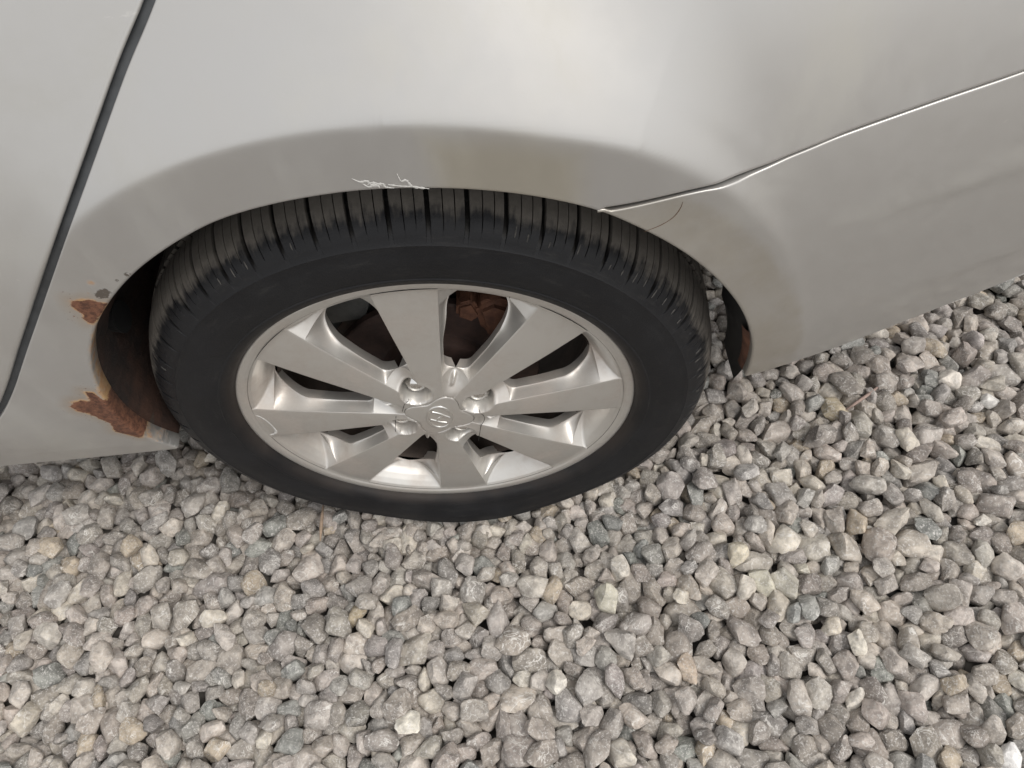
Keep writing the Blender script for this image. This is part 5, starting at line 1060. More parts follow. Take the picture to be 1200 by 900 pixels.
-116,-566,-33,-13,70,-34,6,65,-116,-333,-40,-28,-6,52,1,54,-115,-104,-48,-70,-22,3,9,61,-114,501,-11,-1,29,52,0,37,-111,-741,-35,17,18,2,2,45,-111,
460,-25,78,58,0,13,65,-110,-435,-14,70,-61,-29,13,56,-109,-142,-57,92,-32,12,5,65,-108,567,-33,-43,9,-8,9,55,-108,-49,-58,-67,69,-22,2,58,-106,-212,
-15,-76,38,39,8,58,-105,442,-56,-25,18,-73,13,50,-104,-718,4,7,24,-81,9,35,-101,-597,-25,-67,-71,15,4,44,-101,597,-7,-55,-3,-81,1,37,-98,-756,-15,70,
-64,-20,4,42,-95,-484,-5,75,-13,-33,2,49,-91,-828,-28,38,35,21,9,61,-91,-166,-20,-3,-12,81,12,56,-90,-257,-25,31,33,-79,11,59,-90,-651,9,63,11,48,13,
53,-89,-300,-12,3,-32,-93,3,43,-84,-790,-12,-60,-36,-53,0,40,-84,47,-62,29,-87,-37,3,47,-84,-906,-26,49,81,-19,5,57,-83,-564,-50,47,74,22,5,45,-83,
378,-45,62,7,-54,13,44,-80,5,-63,6,8,41,4,53,-76,-860,-22,-40,76,49,8,65,-76,507,-52,84,-48,10,11,51,-75,-349,-22,42,-44,76,1,39,-73,-532,-12,-96,-7,
-8,5,42,-72,-397,-11,27,-29,4,12,48,-70,-592,-10,-89,-14,21,4,40,-70,406,-63,5,-26,-16,3,42,-67,531,-15,54,-61,38,6,58,-67,-60,-56,36,-73,-49,13,38,
-64,-784,-39,27,-8,86,6,44,-64,-220,-59,30,83,-39,6,43,-64,-736,-28,28,85,-42,1,48,-62,-433,-6,18,-38,87,13,42,-60,334,-62,-87,-43,-18,1,41,-60,442,
-64,-8,20,13,5,51,-59,-109,-52,-41,77,47,7,53,-59,-690,-24,2,26,59,12,53,-59,-187,-44,-75,4,-47,2,56,-58,484,-8,11,3,18,7,44,-57,-267,-41,-33,91,-17,
1,43,-50,-315,-32,-30,17,-86,13,43,-47,462,-40,35,29,50,13,60,-46,592,-58,10,3,-19,2,37,-46,-375,-23,-67,67,22,11,49,-43,-476,-2,1,55,-63,3,45,-42,
-517,-32,16,9,97,12,51,-41,-880,-27,16,-83,48,12,50,-41,-632,-5,35,-9,4,11,48,-40,-680,8,55,33,37,5,51,-40,-142,-20,82,-46,30,1,53,-39,-804,-11,-81,
55,-12,10,43,-36,-333,-5,34,-87,15,11,47,-35,-572,-21,28,61,70,12,37,-34,407,-64,-68,-67,14,2,56,-28,554,-26,0,5,-36,2,44,-24,335,-60,-66,54,-46,3,66,
-22,-220,-22,-79,59,10,0,44,-19,-55,-57,-40,-6,56,13,57,-17,502,-36,-60,47,-2,6,59,-17,434,-21,3,-22,25,9,46,-17,587,8,-21,-31,56,6,45,-16,-103,-59,
-70,37,-49,2,45,-16,-711,-16,-29,78,54,2,45,-16,-672,-23,29,91,-15,11,52,-16,-539,6,-73,10,-1,10,49,-11,-214,-60,28,-94,-2,6,49,-10,-856,-21,-68,25,
-15,12,64,-10,-283,-18,-16,23,82,1,45,-9,-397,-15,-63,-2,11,2,48,-5,-605,-3,34,-52,76,12,51,-5,-744,-19,35,33,12,11,47,-4,-487,-36,-64,67,31,11,57,-1,
-4,-52,-49,-84,18,0,66,-1,-899,10,42,71,37,3,51,0,-350,-14,-24,93,16,8,51,7,-149,-40,-69,-71,4,11,55,7,-434,-11,-77,-12,-1,7,72,8,390,-51,5,3,93,6,52,
13,-829,-4,52,79,-6,8,50,15,302,-61,75,-55,-16,12,45,15,-672,-42,-17,61,-24,9,48,17,-516,-24,27,-36,-87,7,49,21,594,-9,-6,-3,87,3,52,22,-639,-14,-80,
-45,-1,1,63,22,-554,-40,-47,36,77,10,48,23,-183,-6,-45,22,85,4,64,25,-789,-25,-30,-94,5,7,45,25,-704,-14,-36,65,-62,12,54,26,-62,-58,85,23,0,7,43,28,
-103,-56,90,0,23,6,49,28,499,-23,73,54,-5,1,53,32,-392,4,-18,-15,-84,8,57,33,452,-55,-71,61,-14,5,58,33,-240,-51,6,-6,-82,3,62,35,-862,-34,-94,2,-29,
10,49,38,549,-31,55,14,3,1,39,38,-748,-25,-63,66,17,3,55,38,-473,-13,-93,10,-28,13,58,40,-914,-19,30,-43,-5,9,41,47,-180,-29,85,-47,19,3,50,51,338,
-59,-2,-16,-64,9,75,51,-315,-5,50,-50,-43,2,49,52,-133,-59,-9,6,-3,8,41,58,496,-43,52,34,60,6,53,59,-576,-12,-52,-60,44,8,56,60,-659,-32,-4,-23,68,13,
46,63,-26,-60,-84,-50,-16,2,55,63,-247,-17,39,-83,29,8,48,69,-702,5,81,32,22,10,47,69,399,-60,1,-11,-48,1,50,71,-278,-42,-8,-18,-95,12,56,72,433,-32,
69,-67,-18,1,40,72,-118,-35,-4,7,-94,8,61,74,-428,-28,67,-39,-46,9,40,75,571,-29,-95,4,27,0,50,75,-805,-21,30,-78,-44,5,45,76,-167,-32,-82,16,-51,8,
61,84,-726,-31,-91,37,1,3,49,85,-204,-4,58,37,-24,1,53,89,-787,-61,-2,-5,59,8,55,91,-924,-25,-30,-2,-78,8,40,92,529,-35,0,-11,14,7,58,93,-847,-19,39,
-44,-73,6,71,96,-518,-12,1,-95,28,7,72,97,-629,-2,-17,25,63,8,65,97,-376,10,96,12,-8,3,57,97,-102,-56,94,-29,-4,6,52,97,-576,-7,84,-51,4,9,56,100,491,
-27,43,-8,53,7,58,100,345,-59,47,-87,5,9,57,101,-339,-20,52,-81,-19,1,42,102,-890,-17,-45,35,20,2,37,102,-231,-28,80,-46,12,2,50,104,442,-59,-97,-15,
-10,8,45,108,-469,-14,9,-53,81,5,43,109,-752,-3,-51,8,16,1,46,112,-49,-63,-12,-1,-88,5,44,114,-148,-31,-35,-64,40,4,44,116,397,-62,12,51,73,8,53,119,
-792,-30,68,-37,-35,3,46,120,-76,-34,-4,-8,-96,13,66,123,568,-15,-55,9,41,11,62,125,-706,19,14,-71,35,6,53,128,-294,-38,-23,-92,28,4,44,129,470,-62,
47,2,-14,11,65,129,-421,-6,55,11,0,9,50,135,-203,-38,14,23,67,12,47,136,-269,-13,34,88,-27,1,36,137,413,-47,-1,-1,-89,12,39,137,-823,-4,-36,46,-73,11,
48,140,305,-56,95,11,7,11,42,141,499,-39,-45,-23,56,3,50,143,-774,5,22,-46,85,5,54,143,-338,-16,-81,3,52,11,50,145,-596,21,18,37,89,5,41,146,-146,-62,
-15,-2,-57,4,68,146,-230,-1,8,96,-20,5,56,147,-557,-9,-77,-60,-8,10,45,147,114,-61,-48,-86,-12,11,74,149,-880,-48,18,-4,-40,2,44,150,-474,-6,-84,-38,
23,5,55,150,-650,22,-18,-1,-96,12,50,151,-505,-35,-14,15,-48,13,42,157,-380,-17,-33,11,-92,1,52,159,-734,-6,-26,83,-25,1,63,161,-84,-59,-11,8,31,7,42,
162,540,-51,-81,42,37,10,59,163,-929,-2,42,11,-83,3,66,164,-666,-28,-13,-89,-1,8,60,167,464,-23,6,38,-66,9,45,168,-879,-2,19,18,82,2,58,169,374,-57,
22,7,61,5,46,170,-179,-15,71,69,-7,0,57,175,-456,-38,-13,-39,46,13,70,176,-799,-29,4,25,90,5,44,176,580,-15,-83,-39,-33,13,56,178,-298,-10,95,13,-12,
10,39,185,-502,-24,7,16,97,3,51,189,422,-36,86,-13,47,4,42,189,-634,-5,-38,42,-45,11,56,192,500,-53,9,-96,-23,5,48,195,-483,6,7,-51,-42,8,59,197,-124,
-43,26,-52,-50,9,50,198,-323,-32,-84,-33,14,11,53,199,-562,-31,4,-5,99,2,59,199,538,-16,-8,0,98,0,50,199,-735,-30,-24,14,-39,8,57,200,-247,-9,-22,88,
-5,2,39,205,-67,-63,34,80,29,12,46,207,-607,-21,-55,57,13,0,63,207,5,-50,1,-12,35,5,55,208,-413,-13,29,-27,78,11,54,209,-862,-20,-29,-92,-10,6,58,212,
-910,-26,-5,98,11,8,64,212,-364,-18,51,35,-20,6,65,213,319,-52,-76,-21,-12,12,45,214,-186,-15,-16,-34,68,8,48,216,402,-59,-80,-54,-23,10,58,216,-677,
-6,-23,4,-9,6,61,216,-772,-7,-66,-23,43,10,60,217,-543,3,-9,17,-60,13,51,217,-642,-44,-25,-63,-68,12,63,223,64,-57,-12,8,-7,0,63,225,-689,-46,-22,-13,
-19,1,51,227,568,-36,28,15,-59,2,44,227,-327,-4,21,-70,45,9,55,231,-277,-21,-29,-19,71,1,48,236,-107,-63,-15,-7,98,6,58,237,-493,-25,90,-25,-9,8,53,
240,-32,-49,-63,7,76,13,63,240,-590,-55,97,-9,15,13,60,240,-156,-38,-77,42,-45,0,70,242,461,-43,16,-38,73,9,57,242,-834,-1,54,-69,40,1,52,244,359,-55,
10,32,-90,9,49,246,-453,-18,-6,-85,40,11,42,246,-213,-19,-34,-13,46,2,52,248,-378,12,42,-15,42,6,51,249,527,-35,56,13,33,0,36,252,-862,-24,38,-56,-54,
10,66,253,-539,-41,36,-24,32,11,49,258,594,-49,-76,12,-22,0,47,261,-360,-16,-8,-61,28,11,50,261,-616,-17,-11,8,-95,12,51,262,14,-59,-50,83,-18,1,68,
263,-212,-52,4,98,0,9,47,263,-64,-60,-97,-12,8,11,54,264,-726,-10,-70,-70,-10,4,52,268,-780,-15,3,-27,-9,4,57,271,396,-59,65,74,12,7,45,271,-304,-7,
-10,-1,-96,4,42,271,-928,-34,38,1,-67,2,64,272,-504,10,-72,-61,26,1,59,272,506,-55,24,94,-5,0,52,275,-565,-1,-43,2,-88,8,63,277,-416,-19,-42,13,-20,
12,44,277,-399,17,56,28,8,2,52,277,-873,0,-81,53,4,3,60,278,-808,-45,-35,62,69,6,53,278,-235,-7,-32,-11,8,2,47,279,555,-16,-9,9,-66,9,65,282,-645,12,
85,46,3,9,58,283,-270,-38,-61,73,-9,11,53,285,-97,-38,-43,41,-46,10,35,285,-156,-35,-16,17,71,2,45,289,-708,16,-71,-65,17,2,42,292,-369,-2,-10,-67,
-55,11,46,294,-835,-13,-28,91,13,1,40,295,598,-15,-29,59,-74,11,57,302,468,-17,-31,-75,-56,1,52,302,443,-62,-6,-2,86,2,58,306,-466,-27,99,2,-7,11,61,
306,300,-49,25,74,54,5,53,306,-5,-58,-13,9,-95,5,35,310,-51,-60,63,61,12,0,73,312,-702,-41,97,-1,19,13,52,312,-763,-29,11,2,86,9,48,313,182,-60,65,48,
20,11,47,314,404,-33,-10,-18,96,3,48,314,-153,-17,-44,-21,29,7,48,316,-386,-24,-4,16,97,13,55,318,586,-52,8,-69,70,0,54,318,-519,-24,5,34,16,4,49,319,
379,-61,16,-43,-87,6,52,319,-304,-24,78,-59,-15,1,45,321,-878,5,1,67,62,8,49,321,-202,-17,-18,43,-77,4,47,321,-105,-61,26,39,58,7,36,322,542,-27,-22,
-20,-79,6,56,325,-590,-7,-45,82,-22,3,50,325,-431,-2,79,-57,-11,1,49,326,511,-46,-1,-33,93,8,56,328,-892,-40,-63,-46,-18,8,54,331,-343,-4,-33,59,72,5,
57,332,-655,4,-87,17,-43,11,51,333,-256,-24,-85,36,-7,5,47,338,-848,-26,-10,74,-63,9,59,338,114,-57,47,-84,-14,1,58,340,-709,11,-44,85,-25,9,57,341,
-490,3,-13,-36,68,12,49,341,-317,-57,30,-24,-72,12,41,341,565,-17,-41,35,76,11,51,342,-923,-6,-92,19,28,11,55,342,-85,-34,20,43,71,10,64,344,-287,14,
59,60,50,6,50,345,-561,-40,46,16,78,11,48,346,-773,0,62,-7,1,3,33,346,21,-65,97,-12,-2,12,52,347,-820,7,89,-11,-22,5,37,349,-42,-63,-91,35,-10,3,45,
351,242,-61,16,3,80,5,58,352,335,-50,38,-12,-44,4,53,353,-646,-35,-85,6,-51,8,48,353,487,-20,84,-34,-29,6,48,357,-215,-15,81,28,-48,8,38,361,-439,-23,
7,16,-91,0,42,361,-601,-35,-18,5,97,5,33,361,375,-65,-91,38,-7,9,45,361,-170,-18,54,80,-16,2,45,362,-114,-62,42,-89,4,13,56,363,432,-31,9,-16,-95,3,
51,365,-743,-19,35,35,-82,7,48,367,-487,-28,-86,-47,3,6,60,371,-396,1,19,-21,-36,5,57,375,-886,-17,-2,-48,65,12,57,379,-578,-6,-56,-1,-45,4,40,379,
-147,-39,-71,27,-54,5,54,381,527,-22,-24,4,91,5,46,382,-288,-10,-65,-52,-52,0,43,383,-826,-15,23,-11,40,5,57,385,-661,-50,26,-52,-55,10,45,386,-780,
-24,77,40,35,3,64,387,-243,-52,15,25,88,5,45,388,-61,-16,-37,-13,-47,2,49,388,-2,-58,12,-86,45,11,40,389,-487,0,54,76,29,11,44,389,-202,5,9,8,-62,12,
39,390,282,-63,85,44,-5,2,53,393,-711,-15,7,-20,70,6,55,394,-538,-21,26,81,-47,5,53,394,582,-14,35,-33,-85,5,45,395,391,-52,-64,-2,47,7,52,395,-95,
-48,-31,39,-56,5,59,395,-322,-54,-82,-44,14,2,56,397,-637,-14,70,-34,-38,12,60,397,-867,-51,-87,-1,4,3,41,400,349,-61,-95,-28,6,10,48,400,479,-33,-23,
-50,78,5,57,401,52,-57,-15,4,-83,7,75,401,201,-51,17,18,-95,4,62,403,-42,-57,3,-98,-12,2,44,407,127,-61,-37,79,47,9,56,410,443,-59,-12,12,-23,1,41,
411,-443,-38,29,19,54,13,69,411,-357,-13,14,-15,30,12,51,412,-491,-27,62,64,36,13,62,414,-254,-19,35,20,74,1,53,415,-815,-42,34,0,-8,11,46,416,-594,
-27,-97,-17,1,6,49,420,-413,-3,29,-47,16,13,45,421,259,-60,40,1,56,11,49,421,-133,-42,-37,87,28,3,41,424,-166,-20,36,-71,-4,4,58,424,322,-56,-5,19,
-95,5,46,425,547,-20,45,-10,72,12,42,425,-687,-23,-22,-1,-38,5,51,429,-908,6,-8,21,91,12,52,430,-65,-34,-78,54,23,2,43,431,-753,-6,-20,17,-80,3,61,
432,-845,-14,67,-67,27,10,33,434,-449,-23,10,31,81,11,44,436,378,-41,-16,92,-1,6,40,436,595,-22,9,-3,55,8,61,438,2,-54,37,85,-33,11,48,438,-272,-58,9,
15,68,1,49,440,425,-25,-24,-28,66,6,39,442,513,-24,14,-39,-88,2,42,445,-645,6,-18,0,11,13,41,447,152,-64,5,9,74,13,42,448,-679,0,82,53,-14,5,46,448,
-548,-9,11,-44,-54,3,45,450,-219,-1,-33,-90,-3,6,56,452,-310,-12,-28,-1,91,0,44,453,-727,-24,24,-45,-38,3,44,454,-147,-24,64,14,49,5,50,454,54,-47,39,
-44,26,10,59,455,-172,-56,92,-31,6,7,50,457,497,-52,16,-63,-72,13,46,457,410,-60,90,36,18,11,47,458,455,-51,36,-43,3,7,62,458,-497,-47,37,7,91,4,51,
459,-689,-38,-45,65,58,2,49,459,-617,-18,44,-20,14,6,49,460,576,-5,40,32,46,12,48,460,349,-29,24,-54,-80,11,45,461,-438,5,-49,10,85,6,60,461,-381,-20,
-54,-48,47,3,48,463,289,-60,-85,-48,-8,5,49,463,-800,-20,35,-5,-62,6,40,465,-77,-62,10,-84,51,8,51,465,-889,-33,83,-42,-11,13,47,465,-568,-55,59,51,
29,13,56,466,247,-51,-47,24,45,0,49,469,-936,-8,31,90,-16,6,52,471,-44,-57,96,9,-11,4,47,472,206,-62,-65,72,-17,5,58,474,-271,-24,48,60,57,0,53,476,
107,-60,-99,4,6,13,55,476,-106,-42,-93,29,11,4,40,476,168,-55,75,29,58,3,48,481,-211,-24,-85,48,-3,8,57,483,-479,-11,79,-46,-2,9,50,483,551,-27,53,
-82,-6,8,52,485,-650,-23,-11,-9,-97,5,47,486,-542,-22,26,-24,-65,4,48,486,-20,-31,-85,-36,34,1,36,487,-730,-34,20,25,-81,8,49,490,25,-58,-56,73,-15,2,
39,491,-346,-14,-70,-25,-65,5,46,492,-772,14,2,24,-95,5,58,494,-163,-22,1,-86,-15,6,40,494,337,-54,10,-96,3,3,60,495,-602,-47,-91,-10,34,6,64,496,
-772,-30,-33,-23,-9,5,49,498,133,-35,97,-5,-16,4,38,500,-910,-22,-87,22,25,7,68,503,-853,-21,86,34,-34,4,72,505,500,-13,27,-20,-88,11,38,505,-505,-34,
-21,92,22,3,74,505,-424,-10,89,29,29,11,43,506,-377,-43,12,-31,37,11,49,506,441,-54,-39,83,-27,10,52,509,202,-45,5,-96,-4,11,41,509,-880,-58,-39,-89,
-19,12,49,510,305,-60,87,-6,-14,2,45,511,-244,-12,27,16,-14,13,48,512,-546,7,-46,84,-24,12,73,512,583,-6,42,-71,-40,6,54,512,391,-56,-88,-2,35,12,52,
514,-77,-60,3,-2,88,8,51,515,257,-58,-18,-25,62,0,48,515,-734,-7,53,22,7,1,49,516,16,-28,5,38,-56,13,61,516,419,-14,-93,5,12,13,43,517,-697,-21,13,26,
94,9,48,519,-279,-19,50,-29,78,2,47,520,-108,-25,-12,15,51,3,64,522,68,-50,-48,-68,-51,6,49,524,240,-28,10,-20,94,6,50,525,-475,5,-51,47,-32,7,40,527,
-44,-40,4,4,39,11,43,528,542,-32,-98,14,-6,3,43,530,-68,-16,-6,-25,94,1,55,532,-534,-36,31,-1,78,5,40,534,-838,15,-19,77,31,4,75,536,-323,-24,10,-14,
-97,6,57,537,-793,-54,-88,-17,27,1,54,538,-209,-25,29,32,-87,9,57,539,351,-58,80,54,18,12,57,540,-657,-13,61,-55,55,5,47,541,-151,-14,-52,83,-13,12,
60,541,155,-27,-8,-10,90,8,36,542,-290,1,93,18,-25,10,45,542,-633,16,-38,44,66,6,53,545,-928,-28,1,-39,87,13,51,547,299,-45,-69,18,55,8,51,548,110,
-58,-16,-26,66,5,48,548,-379,18,5,12,84,5,53,551,-610,-28,-87,-9,18,13,38,552,400,-37,10,-43,17,11,58,554,-747,-29,-32,20,66,6,64,556,486,-24,22,-77,
-57,7,41,556,-489,-23,-13,17,-55,9,50,556,218,-57,-12,-27,-61,6,55,557,-889,-5,-10,-43,72,1,56,557,-555,-17,28,-4,79,7,61,557,-814,-23,7,73,-42,3,50,
560,577,-33,-12,17,-3,2,66,561,-25,-21,-24,-41,-83,3,52,563,-73,-54,4,-76,18,11,49,565,21,-55,-40,7,-20,1,40,566,84,-30,-3,-86,13,3,58,566,-692,-6,
-26,-6,-7,0,36,567,-164,-49,-81,-3,56,4,45,567,433,-13,-5,-12,-81,8,63,569,42,-13,79,56,17,0,62,569,-259,-19,-81,25,-49,2,47,569,266,-62,32,-93,-1,7,
45,572,-577,10,-4,69,-50,9,53,573,-470,4,-20,-63,73,6,47,574,344,-30,-53,78,-13,11,50,575,538,-9,43,45,-13,13,41,578,-356,1,24,-20,-94,7,50,580,-106,
-27,-61,56,45,3,41,581,-215,2,23,-52,81,7,49,582,-523,-10,-5,-64,64,0,40,584,-430,3,-33,85,39,8,41,587,145,-39,24,71,-29,0,44,587,-137,-3,-27,-44,6,7,
40,588,-832,-15,-20,-56,-22,3,37,590,572,-12,19,-44,79,0,46,590,-710,-34,35,92,-8,10,48,591,195,-33,-21,-15,42,3,41,591,-301,-25,-71,54,-43,3,61,591,
283,-28,4,5,-93,7,56,594,503,-59,-94,32,-4,7,53,594,-647,2,-79,45,-16,7,43,595,-801,11,72,-50,-26,6,53,595,-770,-57,33,25,44,8,51,596,399,-13,-46,-26,
75,8,39,597,-589,-11,-28,14,75,6,40,597,-487,-24,17,-15,66,11,48,602,325,-55,-96,-11,2,7,72,602,96,-41,27,49,75,0,56,603,679,-38,-13,7,-14,8,46,604,
-60,-51,18,19,90,1,41,604,-19,-59,-25,36,38,7,41,607,-938,-27,38,-79,34,0,61,608,236,-53,21,11,-92,11,43,608,-862,-4,94,1,12,7,41,610,-387,-6,-46,47,
-58,9,50,611,349,-14,-66,25,21,8,69,613,469,-13,-29,15,94,9,46,613,-344,-20,94,3,-13,11,58,614,-173,-8,-13,96,-19,1,49,614,-50,-15,11,95,-11,1,50,616,
833,2,-21,66,68,1,45,617,-274,-33,-19,31,-51,11,50,618,-228,3,89,33,14,6,56,619,26,-55,-59,-79,9,13,61,619,-910,-11,6,56,81,6,60,619,-194,-56,2,-6,97,
7,61,619,-780,-19,-19,-16,89,12,45,621,-98,-27,52,26,-68,13,51,621,550,-12,-48,11,-83,1,58,621,-623,-28,13,-13,-97,9,39,622,-127,-13,21,90,25,7,44,
622,-427,-17,2,41,-61,13,62,624,385,-51,38,-87,21,8,48,625,-370,-54,-79,-49,-21,1,65,626,754,-25,-6,7,69,6,46,626,-502,-29,-83,-45,29,0,57,628,596,-7,
-66,57,41,6,44,628,-835,-29,-1,35,91,2,61,629,162,-55,69,-58,-39,0,49,629,-320,-1,89,-37,-4,4,47,631,93,4,-17,-97,6,4,47,631,-729,-21,-37,18,-39,2,60,
631,727,-57,88,-45,8,13,70,632,684,0,48,22,62,5,59,632,300,-1,-18,-31,72,4,61,635,214,-18,-19,-82,4,2,58,636,-550,-29,12,28,-18,10,49,637,-580,-3,-14,
23,5,2,62,638,120,-22,13,-44,66,13,60,638,-686,-12,-25,9,9,8,58,638,12,-17,22,33,57,12,57,638,297,-54,45,11,21,13,52,640,171,-3,84,-21,48,10,47,643,
-74,-34,-83,52,-9,10,38,644,829,-32,-93,23,23,13,60,644,-463,-3,-72,3,-57,8,51,645,517,-45,-60,15,-50,0,61,645,414,-19,4,50,68,2,45,646,799,-26,55,10,
-46,9,34,649,506,-10,3,-23,93,6,41,649,620,-25,-14,17,-35,2,42,652,-870,-15,66,18,66,6,49,652,-25,-49,17,-44,-11,12,58,653,253,-31,-81,53,-11,5,43,
654,-947,-49,-88,21,21,9,43,657,-813,-33,34,19,-91,6,59,657,-400,-46,86,-8,-38,13,51,657,358,-10,70,28,18,2,45,659,-761,4,15,49,84,4,55,659,773,5,-50,
-75,32,11,60,660,-266,-19,11,-16,-51,7,46,665,-132,-25,27,65,-64,12,44,666,-431,-19,26,22,-37,2,63,667,32,11,40,-86,6,2,53,668,-631,-5,-38,-73,-18,13,
60,668,135,-45,-79,-4,-50,2,55,670,535,-17,14,7,77,3,58,672,70,-33,-16,-87,-3,9,37,673,-9,-17,-45,-27,82,3,57,673,651,-1,51,-83,17,4,68,674,-328,-18,
-75,-31,-17,8,53,675,-535,4,-96,20,-12,3,48,676,-730,-15,-29,-20,92,11,57,676,-173,-31,17,23,-94,0,36,677,571,8,28,-14,49,12,44,677,-215,-19,8,-25,57,
13,57,678,-903,-19,44,14,60,2,60,678,707,-16,63,67,33,3,48,679,-867,-38,-81,-45,-34,12,43,679,108,-6,37,54,-3,3,53,681,805,-56,23,20,76,13,53,682,759,
-33,-95,-27,4,0,62,682,438,21,-43,-49,-59,9,67,683,-390,-7,49,80,-32,12,48,684,-551,-28,-11,15,56,2,51,685,482,-16,29,86,-35,6,56,685,-489,-17,4,-51,
-83,2,55,686,-55,-20,-62,-58,4,0,50,690,254,-53,43,-27,10,11,75,690,-604,-44,-93,26,-6,0,52,691,170,-10,64,-6,-1,11,52,692,325,-22,-39,-3,8,12,51,693,
396,5,13,-75,63,5,56,693,-796,-46,13,-64,58,0,43,693,-686,-25,-13,75,57,7,49,695,-98,-16,-79,49,24,9,73,697,614,-22,-50,76,-34,9,69,697,223,-19,20,
-84,-46,11,47,701,-235,-48,9,-3,23,5,52,705,-728,16,-29,-86,33,9,52,705,-657,-32,-12,-74,-65,5,47,706,-772,-10,58,63,-50,8,57,707,784,-6,3,97,16,0,50,
707,296,-53,50,-15,32,2,43,708,100,-23,-1,-4,-96,0,60,708,-956,-44,24,47,32,13,65,708,828,-15,-59,-62,-34,5,48,709,102,15,23,1,61,0,45,709,-261,-22,
98,4,-12,10,65,711,20,-25,-13,7,60,1,43,711,-446,-9,-11,8,59,4,50,712,-286,10,-56,80,4,12,44,712,-836,-22,40,-15,-82,0,50,713,-186,8,-59,77,11,5,38,
717,652,6,-26,-22,75,1,49,719,-534,-13,32,-14,-62,6,43,720,-911,-13,25,-34,-85,8,57,721,-362,-28,5,-4,-69,6,62,722,567,-12,7,-21,-81,0,52,723,376,-23,
59,46,32,6,59,724,696,-25,56,-78,-12,3,44,727,194,-17,-42,-51,21,12,46,727,-64,-15,-54,-41,57,2,44,729,-574,-15,79,49,-15,13,46,729,-159,-22,-66,-60,
-33,3,50,729,499,-3,-40,-17,28,5,40,730,724,5,-98,0,6,11,48,733,-6,2,-18,60,-32,11,44,735,439,-6,10,-8,68,8,50,738,277,-33,-64,-75,-5,6,51,738,-790,
-27,31,-51,-65,12,50,740,564,-54,39,23,-32,9,42,740,-918,-35,15,-40,-24,2,49,741,-316,-9,-20,41,-5,13,62,741,756,-31,-19,1,21,6,35,741,-481,2,-62,-50,
42,8,51,742,-717,-9,59,-37,-36,11,53,743,607,-53,5,91,39,7,61,743,146,-13,-11,27,83,8,69,745,-502,-31,-7,-12,85,5,41,746,628,-9,40,68,37,6,68,747,
-212,-12,3,44,85,11,38,749,-638,-22,-76,-44,-5,13,49,750,-403,-9,-2,32,77,12,45,751,674,3,33,9,-72,7,41,751,-367,7,-32,31,83,8,53,751,-103,-19,-47,
-13,32,11,66,752,-861,-24,-95,-23,-7,1,50,752,83,-9,22,-12,73,5,44,755,642,27,61,-35,-48,0,61,755,330,-21,-35,11,3,13,45,756,-450,-17,31,16,10,1,58,
757,-264,3,17,-35,58,4,55,759,-47,-34,39,5,-27,1,49,759,295,-57,31,-17,-60,1,48,762,-152,-12,20,59,58,4,48,762,-580,-37,92,-27,16,3,50,765,376,-18,17,
-39,28,5,47,765,190,-1,-46,-7,-70,6,50,767,12,-13,-18,-5,-39,11,41,768,411,-26,-8,-78,-59,7,75,772,527,-38,-80,-46,-8,8,42,772,-111,16,43,88,8,2,52,
773,-666,-14,50,-85,1,1,39,773,-847,-62,98,-5,9,0,45,774,-918,-1,34,11,-26,11,48,774,804,-25,94,19,-18,6,48,775,-951,-27,42,-9,-88,10,49,776,-486,-4,
4,18,-64,12,44,776,-74,1,23,-51,-47,10,51,776,685,-21,88,-37,-8,7,57,777,461,1,29,5,94,2,44,780,-415,-30,70,-53,-24,9,51,783,-202,-35,-72,61,-15,2,46,
783,235,-32,-31,-28,-89,9,58,784,176,-39,73,66,-10,5,50,785,49,11,89,22,-2,0,49,786,-623,-1,74,22,-36,2,42,786,507,-2,12,-28,88,7,66,788,-563,-3,-26,
39,-39,1,43,788,632,-2,-39,27,26,9,49,789,100,0,43,-11,-63,10,61,789,601,-26,0,37,71,12,57,790,-757,-31,-27,-14,94,6,62,790,-328,-13,-16,-1,-68,3,72,
791,-265,-43,2,41,-35,11,53,791,-807,-27,-1,-38,91,12,38,794,661,5,-45,-10,-63,9,42,796,-859,8,-47,85,-16,10,49,796,282,-23,-68,63,-33,13,59,798,769,
-50,-37,11,66,9,75,799,-701,-42,55,25,0,0,43,799,-719,-5,-33,66,65,5,41,800,-899,-17,4,-18,86,12,33,802,6,-1,34,12,-58,8,56,802,-135,-11,-27,78,-12,
10,53,802,724,-23,-97,18,-6,9,68,803,406,3,7,-81,-23,11,43,804,-390,-26,19,26,86,3,51,807,176,-6,-42,1,-32,6,41,810,-47,9,35,87,19,12,49,812,651,-26,
81,48,27,12,67,813,-84,-18,-88,14,-28,4,54,813,-20,-23,98,8,-11,12,44,813,135,-29,53,2,-73,7,46,815,780,-10,-15,-16,-96,6,60,816,330,-5,-31,-3,83,5,
55,817,-276,3,24,-20,-50,10,57,817,-458,-18,3,15,-96,7,39,819,-594,-14,-74,0,52,13,41,819,-357,5,82,30,43,5,45,820,256,-50,52,-2,63,1,53,822,-184,-40,
-16,9,-71,3,44,822,687,-11,34,-76,47,3,49,822,491,-26,-16,38,-55,3,53,822,22,-18,9,-21,60,12,55,823,-660,-21,-9,-96,-6,1,44,824,-525,-27,-34,-36,-49,
13,43,824,463,7,-88,-10,32,3,36,824,556,-25,3,-84,44,4,63,826,-812,14,-97,-4,-10,5,59,826,225,-25,57,18,29,2,56,827,91,-15,11,91,28,13,38,828,381,-8,
-33,-34,15,13,44,832,531,-43,4,-28,-83,8,49,832,601,-15,76,30,51,1,54,833,-549,4,8,8,32,2,37,835,-944,-7,-4,-52,-25,2,37,835,-53,-17,-43,50,-8,4,49,
